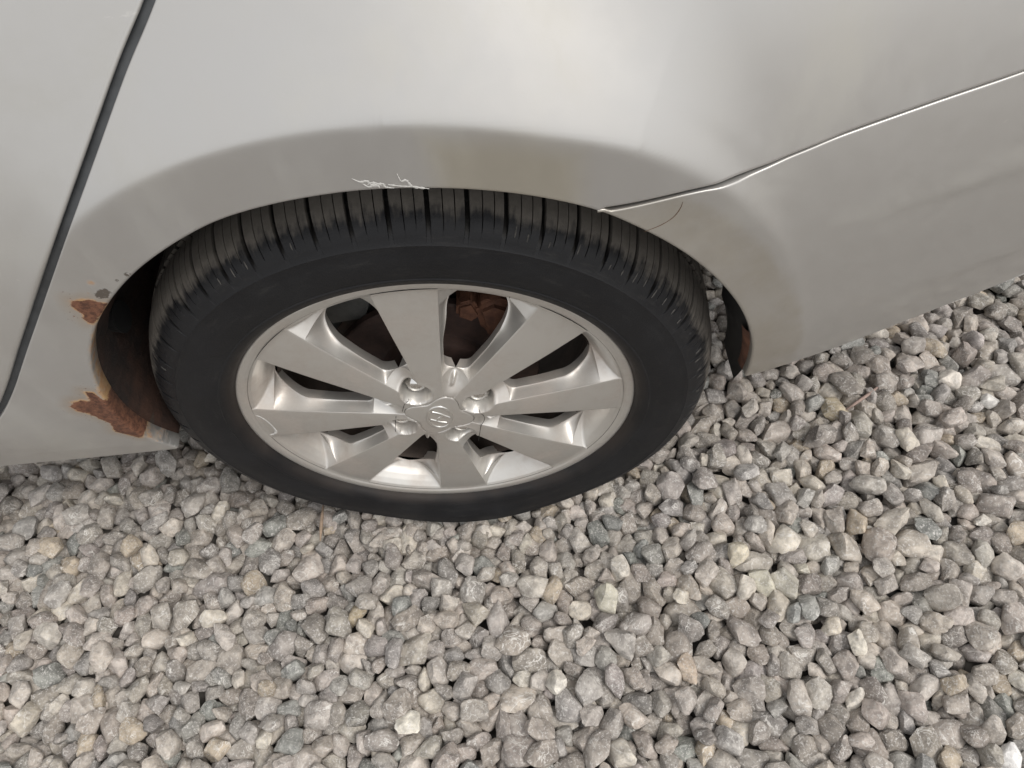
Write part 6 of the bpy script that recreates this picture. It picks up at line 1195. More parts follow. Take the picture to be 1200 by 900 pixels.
836,814,-4,5,-73,64,12,55,836,-629,5,44,81,16,2,50,836,-361,-24,96,0,21,8,64,837,-859,-11,55,79,4,13,51,838,-413,-6,35,41,49,0,62,838,834,-49,63,-75,
15,2,55,840,-247,-25,30,18,74,6,44,842,257,12,62,17,18,9,37,843,-501,-11,25,15,-33,5,47,844,-723,-29,-8,25,-95,6,47,844,-908,-26,89,-29,32,13,49,847,
-140,-33,35,4,-43,0,63,847,-160,2,-30,93,7,1,65,848,48,-45,-45,56,48,7,46,849,-790,-15,-82,-50,-7,9,71,849,114,-53,29,19,74,4,63,850,-760,-53,-16,-28,
-76,1,49,852,-683,-4,-64,48,58,10,49,852,201,-3,57,43,32,11,50,853,-303,-33,92,-2,-36,2,51,853,355,-25,19,10,63,9,52,853,285,-16,-68,61,4,0,49,856,
726,-23,2,7,69,6,48,856,-201,-11,14,90,-33,13,58,858,524,-15,26,1,90,9,55,858,634,0,-73,5,-14,1,49,859,773,-1,6,14,12,1,66,859,439,-22,-3,-12,40,5,63,
860,-953,-43,86,43,-22,5,51,860,-341,4,65,-67,17,1,51,862,-89,10,-56,73,-19,10,50,862,680,-22,27,-1,-93,12,42,863,485,0,30,43,-5,8,67,866,-608,-23,-8,
8,-79,12,45,867,600,-1,50,56,-18,5,41,868,-483,-3,35,45,64,10,52,869,-352,-50,21,-8,-96,12,49,870,-448,-29,54,-15,-21,0,52,870,127,-16,-25,-91,17,8,
36,871,213,-37,-46,37,80,12,38,871,312,-29,83,-50,-21,6,46,871,-840,-33,-56,69,-27,5,65,873,-30,-6,-36,-86,26,6,40,874,-231,-26,37,84,-8,3,47,878,
-415,-34,-61,-34,-56,13,58,878,839,-19,-72,-6,62,1,47,881,-117,-14,12,-22,-57,0,56,881,-279,-13,-22,-12,-94,13,47,883,573,-11,40,-72,55,12,43,884,647,
-24,92,-30,17,12,54,884,-546,-3,65,45,8,10,65,884,-738,-11,2,19,54,3,57,886,25,-8,-31,-71,-56,8,52,887,263,-11,-23,-67,-45,13,44,887,82,-30,35,78,-34,
0,46,887,-803,-2,19,-62,30,7,38,888,-73,-31,64,59,22,5,44,889,-887,-15,-20,23,94,8,47,890,756,-24,-10,-2,-98,4,49,891,-845,0,74,39,22,12,60,891,374,
-21,-34,35,-21,7,43,892,-510,-31,1,-10,36,4,47,895,-663,15,-51,-24,-22,13,42,897,-320,-31,-12,-9,28,1,49,897,297,-50,-26,64,-70,11,53,898,721,-55,1,
22,94,6,74,898,181,-21,13,-66,-73,4,49,898,205,-59,-28,88,-28,0,54,898,26,-54,39,-5,-12,6,49,900,432,5,44,-17,86,12,52,900,473,-19,-19,4,88,11,39,903,
106,3,28,-75,-49,8,41,903,329,-29,-18,-95,21,2,43,904,-394,2,16,-27,-92,7,45,905,797,-1,86,42,24,11,54,906,-111,-47,-57,-27,50,5,45,907,-620,-6,15,18,
38,11,48,909,-354,1,-42,44,14,10,46,911,-569,0,63,18,42,13,65,911,540,-30,52,-83,16,1,52,912,679,-25,-7,-28,66,4,44,913,243,-36,80,19,-15,3,43,914,
-234,-39,-14,-23,95,5,71,914,-174,-20,9,95,-24,13,53,916,-490,-1,-44,84,-22,8,44,917,158,-60,50,78,-34,5,48,917,-931,-13,83,13,53,0,50,918,-391,-30,
-37,-91,15,5,43,918,66,-50,-28,33,58,7,45,918,838,-14,-89,0,-43,8,55,919,-14,-38,60,-15,74,13,54,919,-721,16,80,-59,-5,12,53,919,-852,-27,-29,3,-65,8,
39,920,-134,2,-7,30,-14,10,60,920,505,3,42,31,9,7,63,920,-675,-15,-2,2,93,1,57,921,-438,-14,-65,-72,-16,1,57,925,611,-24,10,9,41,1,43,925,-66,-34,-12,
-19,-82,6,32,926,-879,2,37,24,56,1,52,926,-280,-33,22,-24,-42,12,47,927,-767,-62,3,15,-92,12,53,928,-43,-1,33,-56,-69,7,54,928,752,-3,69,-33,-63,13,
54,929,104,-26,33,-26,-52,5,44,931,-539,-29,-83,8,13,8,73,932,-789,-23,-49,82,3,13,38,933,353,-31,-36,18,-78,0,41,936,-130,-30,-34,-87,-29,4,63,937,
394,-27,-15,25,-4,12,56,939,-493,-34,27,-22,-49,10,60,939,-203,-56,76,-63,7,12,35,941,319,-19,81,47,-21,1,43,941,836,-33,87,-28,35,8,49,941,627,7,61,
74,-13,2,48,944,-355,-31,-21,-51,80,4,48,946,224,-26,2,73,-17,13,48,946,-318,-14,-57,-8,13,3,46,948,803,-8,14,21,-80,11,53,948,-607,16,-9,-79,32,10,
56,949,436,-1,15,-16,-52,8,48,950,771,-52,68,21,-41,5,41,950,-444,14,26,32,51,11,43,951,180,-47,-29,65,-35,0,40,951,688,0,62,-56,-53,3,58,951,-863,
-52,89,29,25,13,52,952,-229,-19,-23,53,-75,2,53,953,52,-22,-85,38,32,2,42,954,567,-32,60,-18,52,10,45,955,546,-1,94,-5,14,5,58,957,-933,-43,-83,-46,
27,7,52,958,285,-39,-4,4,21,3,45,958,-739,-34,28,7,29,1,51,959,-564,-8,24,-6,-84,11,61,960,724,-40,-68,9,62,11,51,960,-899,-11,45,-69,4,13,40,961,503,
-23,53,-67,-4,0,38,962,-49,-3,72,33,56,0,44,964,-482,-7,62,24,-58,0,50,964,636,-48,5,65,72,0,41,965,194,-1,-10,89,-10,11,47,966,1,-11,63,-45,-13,8,48,
966,137,-34,59,71,-25,11,36,967,357,-23,64,-70,14,6,52,967,-88,-30,9,-18,-60,7,41,968,91,-24,47,-52,-70,5,42,969,-827,-14,-44,-51,-24,5,42,973,-628,
-20,-46,82,-24,2,50,973,-665,-2,-90,16,9,4,38,974,-514,-47,79,34,-3,0,49,976,658,-13,-38,84,35,5,52,976,460,-33,26,-32,-88,3,62,979,-146,-55,-21,41,
-84,6,59,979,-258,-54,38,-7,-31,3,47,980,-332,-31,64,-72,4,13,57,982,-715,-7,-2,28,7,10,40,982,202,-26,-6,74,54,8,50,983,-202,-56,-67,-57,45,4,55,984,
251,-13,73,46,10,9,63,984,308,-13,-33,-91,5,12,40,984,563,-21,-3,87,-6,4,55,985,166,-19,95,-15,-14,10,46,986,-389,-37,-18,-92,-31,0,50,987,518,-16,
-42,-62,59,0,51,988,-419,-12,34,-92,10,0,53,988,-286,-20,0,94,25,11,32,989,-853,-20,-13,-10,50,7,64,990,610,-11,1,32,-79,13,37,991,-901,-25,85,14,49,
4,49,991,-455,-24,14,-77,57,8,34,991,-663,-32,1,32,-82,10,47,991,12,-40,68,69,10,8,44,991,701,-3,72,-42,-17,3,54,992,805,-21,-98,2,-2,11,60,994,-775,
-23,-14,27,-73,3,61,994,595,-56,-26,-1,5,2,59,994,395,-19,-13,-32,-77,6,51,996,-113,-8,27,-1,64,10,44,997,73,-31,88,0,-44,0,47,999,775,7,15,85,-48,8,
57,1000,-583,-28,-3,31,-68,3,62,1000,747,-18,84,19,-33,0,59,1001,-546,-54,26,-4,-49,2,74,1002,-184,-17,77,-43,-24,7,46,1003,-502,-25,87,46,-10,5,54,
1003,-37,-9,-34,82,40,12,36,1003,-244,-24,-14,-32,93,11,53,1003,436,1,44,-65,60,13,37,1004,-965,-41,1,-22,72,2,59,1008,-339,-2,26,31,86,1,55,1008,
-839,-51,-88,17,40,7,48,1009,46,-16,2,-80,-42,8,39,1010,225,-26,-2,33,-92,10,54,1011,342,-33,95,-23,6,3,38,1013,-927,-34,-34,24,-40,12,50,1015,-88,
-33,17,-9,-68,9,57,1015,-740,16,51,29,53,6,68,1019,141,14,12,-72,-66,4,57,1020,-874,-29,72,55,33,7,39,1021,337,-2,-23,-24,87,3,63,1021,100,-12,75,-36,
1,10,41,1021,194,-21,28,-1,-90,6,44,1022,-623,-25,45,54,30,4,64,1023,677,-41,3,-72,46,4,47,1024,14,-12,-80,-28,19,11,45,1025,-143,-46,4,-2,-53,6,48,
1026,-278,-49,46,-18,79,12,52,1030,-371,-40,19,25,-43,5,48,1032,-491,-4,-78,56,-14,9,51,1032,-312,-34,-9,33,93,7,47,1033,259,-5,30,56,-50,11,58,1034,
-430,-41,7,-12,-62,0,56,1034,553,-55,-19,14,16,10,59,1036,-787,-59,22,13,-83,9,46,1036,-819,-32,37,-24,-53,11,57,1038,-229,-52,-16,-95,21,8,56,1040,
-686,1,-47,87,9,8,47,1040,769,-10,-62,62,-15,3,35,1041,-547,-30,8,-88,-1,2,57,1041,-592,-7,36,-38,-49,11,47,1042,457,-37,70,-38,-34,3,48,1043,404,-24,
-18,-24,13,0,70,1045,518,-12,16,19,91,11,59,1045,-778,-4,31,29,50,6,63,1046,-126,-5,-57,55,-55,4,54,1047,812,-35,-66,-29,36,10,42,1048,36,-37,31,94,6,
13,47,1050,286,-24,15,3,98,1,54,1051,505,-57,46,86,-8,13,45,1051,-191,-40,14,79,56,11,71,1051,576,-18,-11,-41,-86,11,46,1053,-61,-21,-34,-89,-27,11,
61,1054,704,-11,58,71,35,8,54,1054,-915,-5,86,11,46,3,48,1055,334,-20,-12,-69,10,4,56,1057,-263,-24,-94,-24,19,0,50,1057,208,-33,13,-7,55,7,55,1058,
640,-12,22,13,28,8,56,1058,-342,-59,23,90,33,10,65,1060,-708,-40,40,-75,1,4,42,1062,595,-63,-5,46,87,2,60,1067,-370,-18,17,16,-45,5,61,1067,-517,-46,
-50,-21,-15,13,53,1068,-588,-46,49,9,10,4,40,1069,476,-25,87,28,-37,2,50,1070,-621,-30,71,10,-9,7,44,1072,117,-20,-45,41,71,7,47,1074,6,-26,68,-64,
-33,8,56,1074,-882,-30,-40,-90,-7,8,43,1075,-259,9,-94,23,21,1,51,1076,773,7,-69,-52,44,11,52,1076,-967,2,58,-40,-58,7,55,1077,165,-15,-14,24,-91,11,
46,1077,-298,-11,2,-75,-54,11,44,1078,-484,16,81,-36,-7,1,59,1079,-60,-55,97,19,10,3,56,1081,-450,-11,70,24,59,7,68,1082,-199,3,-39,90,-5,5,46,1084,
447,-10,14,54,-71,1,39,1084,366,-28,90,8,-40,12,42,1084,-147,-21,-35,6,-5,10,64,1085,-713,-2,89,1,-44,13,50,1086,-845,-9,13,-86,29,5,45,1086,52,-23,
11,-27,91,1,45,1087,806,-24,-6,-7,98,4,60,1088,-552,-14,87,26,6,13,41,1089,537,-6,-33,-9,-19,7,50,1089,355,7,21,15,-21,7,45,1090,494,8,36,-11,90,1,70,
1090,236,-6,-1,-97,9,6,44,1092,-112,-30,-49,-30,80,3,47,1092,616,8,-11,-46,35,12,48,1092,413,-5,-47,67,48,0,63,1092,-792,-26,-29,93,-7,10,52,1096,733,
-21,-20,-15,65,4,48,1096,-759,15,15,0,-96,13,54,1097,-85,-6,-3,-46,-78,9,47,1098,838,-35,-90,29,-6,0,40,1100,-240,-27,-21,30,-10,0,45,1101,689,-35,45,
84,2,1,44,1102,-909,-5,-31,-94,5,6,45,1102,-487,-16,-12,-46,-87,13,52,1103,144,6,58,10,80,4,40,1103,-944,-27,-87,-41,23,11,55,1103,302,-18,93,-30,-16,
8,50,1104,96,-13,35,-48,-77,6,38,1105,192,8,-78,33,49,12,48,1105,-339,-30,1,52,-82,7,42,1107,-408,-29,13,94,-25,9,70,1107,-658,-15,97,8,-16,7,55,1111,
512,-32,99,5,3,5,53,1112,663,4,-63,-22,-5,2,42,1113,-383,-4,-14,-97,3,1,72,1114,-16,-2,68,30,-43,12,45,1115,-53,-35,-33,36,-27,5,43,1116,28,-7,-35,
-85,-9,5,61,1117,579,-52,3,27,58,11,48,1118,786,8,-69,37,31,11,39,1118,-745,-10,-52,68,38,9,47,1118,-276,-37,-56,64,-46,7,41,1120,-183,-29,46,-72,-47,
0,44,1121,-575,-17,-12,61,-68,6,62,1122,-619,-54,19,-36,-84,4,47,1123,-223,-17,-54,-76,30,0,62,1123,378,-20,86,-44,-7,6,46,1126,-852,11,1,21,96,12,42,
1130,-515,-5,-6,15,73,6,60,1130,618,-19,92,-36,-1,2,64,1131,724,12,1,-7,71,0,50,1132,-706,-21,-28,-89,33,3,47,1132,-88,-34,54,-80,21,12,53,1134,-598,
11,2,0,-99,13,52,1136,-445,-26,7,-1,40,4,37,1136,49,-18,1,-65,48,3,52,1137,-826,-17,12,-24,90,10,74,1139,310,12,-6,19,83,2,51,1140,-872,-17,-33,6,-93,
13,42,1141,444,8,33,-84,35,6,66,1141,-131,-3,-56,-25,17,9,45,1142,267,-12,-22,-33,-10,12,48,1142,91,-1,35,16,55,10,50,1143,486,-17,-23,20,-94,9,43,
1143,246,-36,34,-59,-51,12,55,1144,-935,-59,-7,-5,-14,0,50,1144,569,-14,62,58,-22,10,47,1146,-554,9,8,-24,-93,5,65,1146,174,-8,-56,-39,54,11,40,1146,
814,-24,56,72,4,11,38,1147,401,4,4,13,90,10,41,1149,-494,-26,89,31,28,8,46,1149,-481,2,25,87,-40,5,59,1150,-348,-26,24,43,34,6,44,1151,-599,-22,35,39,
24,5,52,1152,-297,-13,-5,77,-62,0,51,1153,-408,4,11,-29,-17,5,50,1154,323,-36,-39,25,-63,13,61,1155,-915,-21,-17,-59,-51,13,53,1156,-669,7,32,-73,55,
7,50,1157,718,-21,-1,-20,97,3,51,1158,33,5,24,-67,-59,10,52,1159,649,-14,-39,38,-55,12,51,1161,-252,-25,4,-26,14,9,42,1161,-789,-12,49,17,-17,8,46,
1163,-748,-8,-31,-20,8,4,55,1164,-964,-26,6,-8,70,4,42,1166,-830,12,-28,44,84,5,50,1167,-57,-1,-30,-6,-80,4,53,1168,-545,-23,21,55,59,13,54,1168,533,
-23,59,-68,14,2,57,1169,117,-33,27,-5,93,5,52,1171,416,-19,50,59,46,5,47,1172,-709,9,20,-65,-10,7,65,1172,-196,-4,92,-31,13,7,65,1174,761,-39,-44,64,
21,13,58,1174,-630,-31,-24,-21,46,13,55,1175,57,-28,26,-21,83,8,55,1175,-72,-38,17,44,82,2,50,1176,614,8,-96,0,20,7,43,1179,-151,-32,39,90,10,4,47,
1181,328,-8,-70,37,-34,7,49,1183,177,-49,48,14,-72,5,54,1184,-479,-47,33,89,4,7,52,1187,-819,-24,-60,-13,55,7,48,1188,2,-21,-21,20,-27,12,72,1191,231,
-33,-87,5,45,4,50,1192,286,-18,61,18,-29,2,40,1193,-276,-26,95,6,26,0,59,1194,-876,-15,-25,7,-57,8,39,1194,683,-16,-95,25,11,13,51,1194,-593,-51,-23,
93,22,7,52,1195,-435,-20,6,96,-19,6,39,1195,-118,-15,4,-42,-77,13,39,1196,-261,0,-4,-90,40,5,65,1197,472,8,33,-82,43,11,60,1197,-345,9,-35,1,92,5,68,
1197,818,-6,44,38,-33,1,65,1197,-924,-42,65,-42,62,11,57,1198,556,5,-6,-18,76,13,35,1199,-533,-38,-23,19,-7,12,43,1201,713,-35,-45,-6,83,3,65,1201,
328,-49,77,-39,20,11,39,1201,-314,-27,-59,-5,-6,5,46,1202,-662,-3,-68,-58,-39,6,57,1203,-770,-19,61,-40,-3,11,53,1203,-927,12,48,43,68,2,39,1203,266,
5,-80,31,50,13,62,1205,129,-7,22,-24,-33,1,49,1205,-560,-9,-18,-91,12,4,41,1205,200,-9,-28,25,-72,8,49,1206,12,4,53,-59,-23,5,54,1206,365,-16,-10,-94,
30,7,50,1207,641,-27,36,-89,24,5,50,1207,-229,-18,-94,-16,-19,0,35,1211,-836,-1,74,-7,-62,10,51,1212,408,12,-37,-28,87,12,75,1212,-38,-53,0,-9,85,13,
45,1215,78,-27,-55,65,-1,11,50,1218,-393,4,0,98,-12,1,49,1218,-59,-3,71,-18,2,12,49,1219,740,-16,47,46,-74,13,55,1220,-723,-11,38,22,65,3,36,1220,-88,
-30,27,-44,-20,11,75,1221,442,-38,1,-56,-51,8,38,1222,-808,5,0,34,90,0,56,1222,-631,-27,55,64,41,8,53,1224,-164,0,90,-32,-20,7,48,1225,158,-35,17,-37,
85,2,43,1226,639,6,-18,-22,-94,0,35,1227,39,5,-36,-57,69,7,43,1230,-536,2,-8,15,-97,7,46,1230,-130,-33,-5,15,58,8,50,1231,-957,-61,93,7,8,10,54,1234,
-482,-18,64,-47,21,12,49,1234,504,-22,-20,-73,57,12,46,1234,774,-27,50,-82,-23,9,46,1236,-579,-40,65,-37,-58,2,48,1236,677,-13,-18,-92,-1,12,45,1238,
200,-24,12,-22,1,9,41,1239,545,-27,27,22,39,9,49,1241,821,-55,72,-2,-4,2,60,1241,244,-13,9,-55,40,11,47,1243,583,-7,-56,-29,55,10,52,1243,-853,-6,-6,
-42,27,13,50,1244,-938,-21,-49,-69,-46,2,58,1245,-278,-21,-75,53,34,0,55,1245,-331,-8,37,-19,-73,8,44,1246,711,-33,40,89,14,4,59,1251,106,15,11,17,69,
10,43,1251,636,-24,35,42,45,3,51,1253,-657,-3,47,-13,64,7,57,1254,-442,1,68,65,4,3,40,1256,424,-1,-20,-37,-38,0,72,1257,306,-2,-3,16,3,1,57,1257,374,
3,1,4,49,4,47,1258,-177,-22,47,-33,-76,10,75,1258,12,-15,81,19,30,6,57,1260,-619,-30,-61,59,-14,7,55,1261,-102,-17,-39,20,-38,6,47,1261,-685,-32,-34,
22,-80,0,46,1261,-910,-21,54,34,-70,8,52,1261,146,-12,64,0,-72,5,47,1261,-769,-15,-28,-16,-28,6,48,1263,-399,-26,46,-8,51,13,45,1263,750,-23,12,-93,
-31,1,43,1265,-816,-9,-35,53,-14,8,45,1265,-728,-18,-89,-5,-39,10,57,1266,-45,-14,-43,14,77,1,46,1267,-557,-27,-10,4,-92,9,74,1271,310,-54,-10,13,-39,
1,70,1272,65,-14,-21,46,85,11,48,1277,-116,-55,-93,26,-6,11,53,1277,-261,-54,93,-25,-2,8,44,1277,589,10,48,-80,-7,2,45,1277,-867,-12,-44,-37,13,13,62,
1278,-228,-16,14,-26,-20,5,49,1278,200,-20,24,30,41,3,46,1279,364,-29,38,91,-4,3,44,1279,-300,-14,53,-52,16,1,50,1279,-147,-38,4,-34,68,1,50,1280,462,
-19,-3,23,87,6,63,1280,559,-20,-56,47,-58,7,49,1282,-454,-27,-98,-13,-2,5,52,1283,257,-18,1,51,31,10,57,1284,19,-59,26,5,-94,6,58,1286,712,-1,8,85,
-43,11,45,1286,417,-13,42,82,-4,2,44,1286,-409,3,26,1,-64,1,72,1288,-947,-44,49,80,11,5,51,1288,665,-3,56,3,-79,12,53,1290,74,-60,-11,-6,84,5,53,1291,
-945,5,-81,-48,6,13,59,1291,-342,-15,-28,-28,-6,5,49,1292,-508,-21,-13,32,38,13,34,1293,-894,-8,48,-50,35,0,50,1293,796,-20,69,-69,11,10,52,1294,504,
-9,-7,-57,76,10,43,1295,-181,-5,-59,0,67,8,56,1296,-81,-4,-77,26,56,3,39,1296,-735,-29,59,74,1,7,41,1298,-798,-31,81,55,-14,0,57,1298,-624,-5,-36,-7,
-80,9,56,1301,-708,-6,32,83,8,10,39,1301,-586,-31,13,10,77,12,46,1303,-667,-34,19,-13,85,4,44,1305,-368,-31,10,-35,-85,10,47,1307,-33,-11,-41,65,14,
13,46,1309,-276,-19,43,-20,-58,4,57,1312,611,-17,41,-58,-32,10,67,1314,126,-6,92,27,13,10,40,1316,306,-6,90,34,24,9,39,1316,270,-12,-9,-84,-39,5,60,
1316,747,-37,-25,33,-58,8,49,1317,-405,-26,-2,-93,-31,1,52,1318,-554,-19,-11,20,51,2,37,1318,237,2,-70,36,-57,0,46,1318,-775,-14,-11,55,57,2,47,1318,
430,-30,25,-36,2,2,53,1320,353,-31,87,-35,31,12,35,1323,-924,28,14,31,63,7,42,1323,-188,-28,92,27,-22,6,52,1325,532,-6,-34,-32,-42,3,52,1329,-836,-16,
49,-74,-37,12,49,1329,-12,-30,21,80,50,3,46,1330,649,3,83,23,26,2,46,1330,-88,-31,35,-41,-76,5,55,1334,-884,7,85,1,49,8,48,1334,482,-45,-67,6,-62,8,
54,1335,190,-29,-41,12,32,9,36,1335,-321,-30,-28,47,82,8,48,1336,695,-9,48,71,-13,13,50,1338,802,-22,32,-51,-37,4,72,1339,-282,-52,-65,69,-13,6,38,
1340,-47,-29,18,48,-72,10,64,1340,-679,-6,-39,26,-20,1,58,1340,365,1,0,17,92,3,64,1341,20,-49,-69,-45,-55,4,45,1341,397,-26,75,16,55,11,52,1341,-413,
6,3,10,-72,6,41,1342,-152,-32,2,-86,41,7,39,1342,-484,-21,13,1,55,1,57,1342,826,-56,88,-44,6,3,62,1343,-236,-11,-12,-81,-5,0,58,1344,75,-10,-67,4,-61,
6,59,1344,-445,-35,-90,-25,15,12,49,1346,-600,-16,-37,-34,-37,7,55,1348,-715,-27,-12,21,57,10,47,1349,509,-25,3,-18,-85,11,59,1350,742,0,30,-85,8,0,
46,1352,-924,4,93,2,2,1,50,1352,633,-20,-31,-10,69,9,40,1353,-72,-7,57,-16,-47,2,50,1353,-120,-21,38,31,-52,6,56,1355,205,2,16,-68,65,13,53,1356,-352,
-22,-6,-39,-87,7,73,1357,578,-39,0,-95,-12,6,50,1358,-521,-17,-22,-38,-85,9,49,1359,237,-15,-24,-87,-41,2,42,1360,368,-39,71,-48,-12,7,39,1361,-558,
-22,53,64,-9,1,49,1362,-636,-32,32,23,-28,9,51,1363,-755,3,48,-73,-34,4,43,1364,715,-35,-46,4,-26,1,55,1365,-799,-19,-93,-32,-9,11,53,1366,318,-27,
-20,50,-82,0,60,1368,-189,-28,19,-91,3,9,51,1370,110,-28,-68,-6,-59,12,43,1371,-398,-18,23,31,77,9,38,1371,-905,-14,35,90,13,5,54,1372,-955,-20,-93,
-2,27,6,32,1374,-147,-13,-15,68,-69,5,50,1374,465,-17,92,-3,-27,4,45,1375,682,-13,43,-81,32,7,44,1375,-13,-36,-14,37,-60,3,36,1375,394,-28,80,56,6,1,
52,1376,545,-2,17,-21,-82,6,52,1376,-33,1,-74,60,1,10,45,1377,-312,-44,9,-72,0,8,57,1377,-474,7,-2,92,31,6,58,1379,266,-30,34,81,44,2,44,1380,771,16,
3,98,11,2,47,1380,-752,-33,61,61,35,3,63,1381,425,4,20,-64,71,5,38,1382,-61,-28,-15,13,70,3,62,1382,-280,-13,-82,15,-49,12,50,1382,-656,-2,-81,-25,47,
8,62,1383,794,-25,7,92,-17,7,65,1384,-858,-19,-3,11,-96,3,59,1385,159,-27,-25,13,-56,1,51,1387,-596,-13,-55,70,-3,8,50,1387,62,-20,48,45,45,0,41,1389,
638,-35,-28,90,28,2,50,1389,302,6,-86,46,11,10,53,1395,-479,-26,-6,-12,17,2,48,1397,247,8,77,50,21,7,42,1398,-212,-9,1,-4,78,0,49,1398,-141,-37,-91,0,
-35,11,50,1398,159,18,-17,95,-20,9,47,1399,-531,-16,16,14,75,8,45,1401,-332,-33,85,24,-42,11,43,1408,474,7,-3,2,-52,1,65,1408,-689,-37,28,-84,-41,13,
56,1408,-283,-51,-5,55,-34,6,59,1408,751,-14,-15,80,-45,8,45,1409,-940,5,25,91,-2,7,47,1409,201,-22,-43,22,-33,5,43,1410,-882,9,17,-85,49,0,43,1410,
-717,-15,92,36,-6,9,75,1410,520,-21,-32,-3,88,2,45,1411,86,9,-29,-15,87,12,56,1413,609,-16,-57,-78,-18,1,67,1413,366,-32,1,30,-74,13,61,1414,-385,-28,
-46,-85,18,2,65,1417,-26,-20,5,-10,-50,11,59,1417,-427,1,5,47,-87,4,47,1418,-902,-18,67,-49,50,10,54,1419,-628,-17,15,56,-14,13,37,1420,-174,-24,56,6,
-9,6,54,1422,564,-12,2,51,84,6,51,1423,39,0,-53,59,-56,6,33,1423,-590,-21,34,-51,3,11,64,1423,-106,-15,10,73,64,8,47,1425,-87,-57,6,19,-16,13,62,1426,
-760,-16,9,-41,-82,1,63,1426,319,-24,33,8,22,5,66,1427,674,-11,-40,64,49,13,51,1429,807,-38,26,-23,-16,1,54,1432,449,-15,17,94,13,3,55,1432,237,-21,
-69,-67,6,9,52,1433,-479,-41,-9,38,87,10,58,1434,-327,-8,-65,-67,-31,5,57,1434,-783,25,-90,-28,3,6,53,1436,155,-12,91,35,7,9,53,1437,409,4,44,-8,-37,
0,57,1438,-811,-18,69,29,34,11,54,1439,286,7,-38,-71,-53,0,47,1439,-539,-31,82,43,-35,10,54,1440,-137,-55,41,-3,5,12,44,1441,-677,-12,50,84,-2,1,43,
1442,-302,-35,71,67,4,13,41,1444,-920,-16,-13,77,-53,13,51,1445,204,10,61,-35,67,2,68,1446,-259,-24,17,76,55,6,39,1446,16,-21,-7,-29,-88,11,52,1447,
728,-35,-11,7,66,5,37,1447,-70,-2,39,-55,64,8,58,1448,-199,4,-4,39,-88,9,75,1448,-969,-24,-11,-92,-32,4,53,1449,-438,-33,-14,-22,-9,1,58,1452,-872,
-16,24,-59,-5,13,62,1454,534,-48,-38,16,-64,5,53,1456,113,-18,-76,26,36,8,45,1458,616,0,19,15,-91,10,49,1459,-370,-51,74,25,-50,5,47,1460,73,0,4,8,
-25,6,39,1460,-17,-2,22,46,39,2,47,1464,776,-43,36,-59,-17,1,51,1466,579,-24,-93,23,-21,1,54,1466,20,6,-34,16,-41,4,50,1468,484,-8,25,94,-8,10,61,
1469,356,-25,-60,-34,62,11,44,1469,-501,-10,-75,-26,34,0,72,1472,-631,1,44,-76,45,1,57,1472,-578,-19,48,12,-38,7,47,1473,239,3,33,93,11,8,31,1473,
-843,-16,17,89,39,11,42,1474,-236,3,81,-10,-25,8,40,1474,-182,-27,3,10,18,5,53,1475,-713,-7,81,-7,56,11,38,1476,-337,-21,87,-41,15,7,43,1476,422,-22,
-78,-7,49,2,51,1476,-660,-29,76,57,-14,4,42,1478,535,-14,16,-36,79,0,51,1479,711,1,-72,60,-25,12,43,1479,-92,2,31,84,-31,11,38,1480,-757,0,48,81,-7,7,
42,1480,-804,-2,-73,-14,37,12,49,1480,790,-5,-94,5,30,6,43,1482,-864,8,62,4,-68,11,45,1483,-542,-32,-18,-42,68,1,46,1483,174,-21,63,62,-25,5,33,1484,
828,3,91,8,34,10,59,1485,-899,-38,53,19,50,2,42,1486,-467,-31,-2,-88,29,1,57,1486,693,-33,-78,57,-10,13,43,1486,200,-8,16,-72,66,10,52,1489,645,-32,
-9,74,60,13,48,1489,305,-26,49,6,81,2,50,1490,466,-37,95,-6,-27,8,62,1490,-53,-17,26,77,53,9,44,1492,607,-16,54,57,55,7,42,1493,750,-19,-16,-94,-28,6,
68,1493,-395,-15,51,-2,8,9,53,1493,10,-30,11,25,54,1,53,1493,-143,-31,-89,-27,12,9,51,1496,403,-41,-29,58,-63,6,53,1504,823,-24,17,23,-89,1,63,1504,
287,2,4,36,-92,10,63,1506,85,-28,65,-65,33,5,70,1507,150,-52,-13,-9,-11,3,53,1508,504,-24,-43,-61,-43,9,43,1509,-103,-20,10,96,21,3,60,1510,-259,-25,
93,-13,5,4,54,1511,-434,-40,-95,7,-9,11,57,1511,377,-4,75,-1,61,5,50,1512,-300,0,25,-4,-19,1,45,1513,-189,-40,-35,14,-82,6,50,1514,-686,-14,49,17,-47,
4,65,1516,1,1,79,-36,-45,7,60,1517,-207,-3,4,-34,93,7,54,1517,-502,-42,21,78,-54,8,55,1517,-463,-8,-25,-86,-42,9,54,1517,564,-6,2,-2,75,12,42,1518,
159,-4,-46,-82,5,12,58,1519,-778,-22,-8,-87,20,4,42,1520,434,-18,-85,15,15,12,42,1522,207,5,13,14,-32,3,54,1523,-728,-13,17,29,-87,0,57,1525,233,-20,
11,4,-88,13,59,1525,781,-47,-29,-37,-79,10,42,1525,606,-28,10,7,-79,13,57,1527,-346,-11,-24,-42,-68,6,65,1528,-148,11,-16,18,90,0,47,1528,468,-28,-20,
65,-31,4,56,1530,-543,-34,44,18,8,6,57,1533,303,-27,-50,-74,27,4,57,1533,577,-56,19,-9,-36,12,68,1534,-652,-36,91,-19,-32,2,49,1534,-587,-29,-1,-25,
-85,12,56,1536,694,-33,46,-22,-77,3,47,1538,742,-14,-43,7,-88,2,45,1541,807,-19,-16,-86,-1,8,43,1541,54,10,-68,12,-9,0,54,1546,654,-13,18,-16,63,6,37,
1546,24,-13,-78,33,42,2,51,1548,-18,-33,7,94,21,7,65,1549,-649,14,18,-2,-26,11,45,1551,328,11,56,-67,38,6,48,1551,408,-35,23,-88,-31,0,50,1553,258,18,
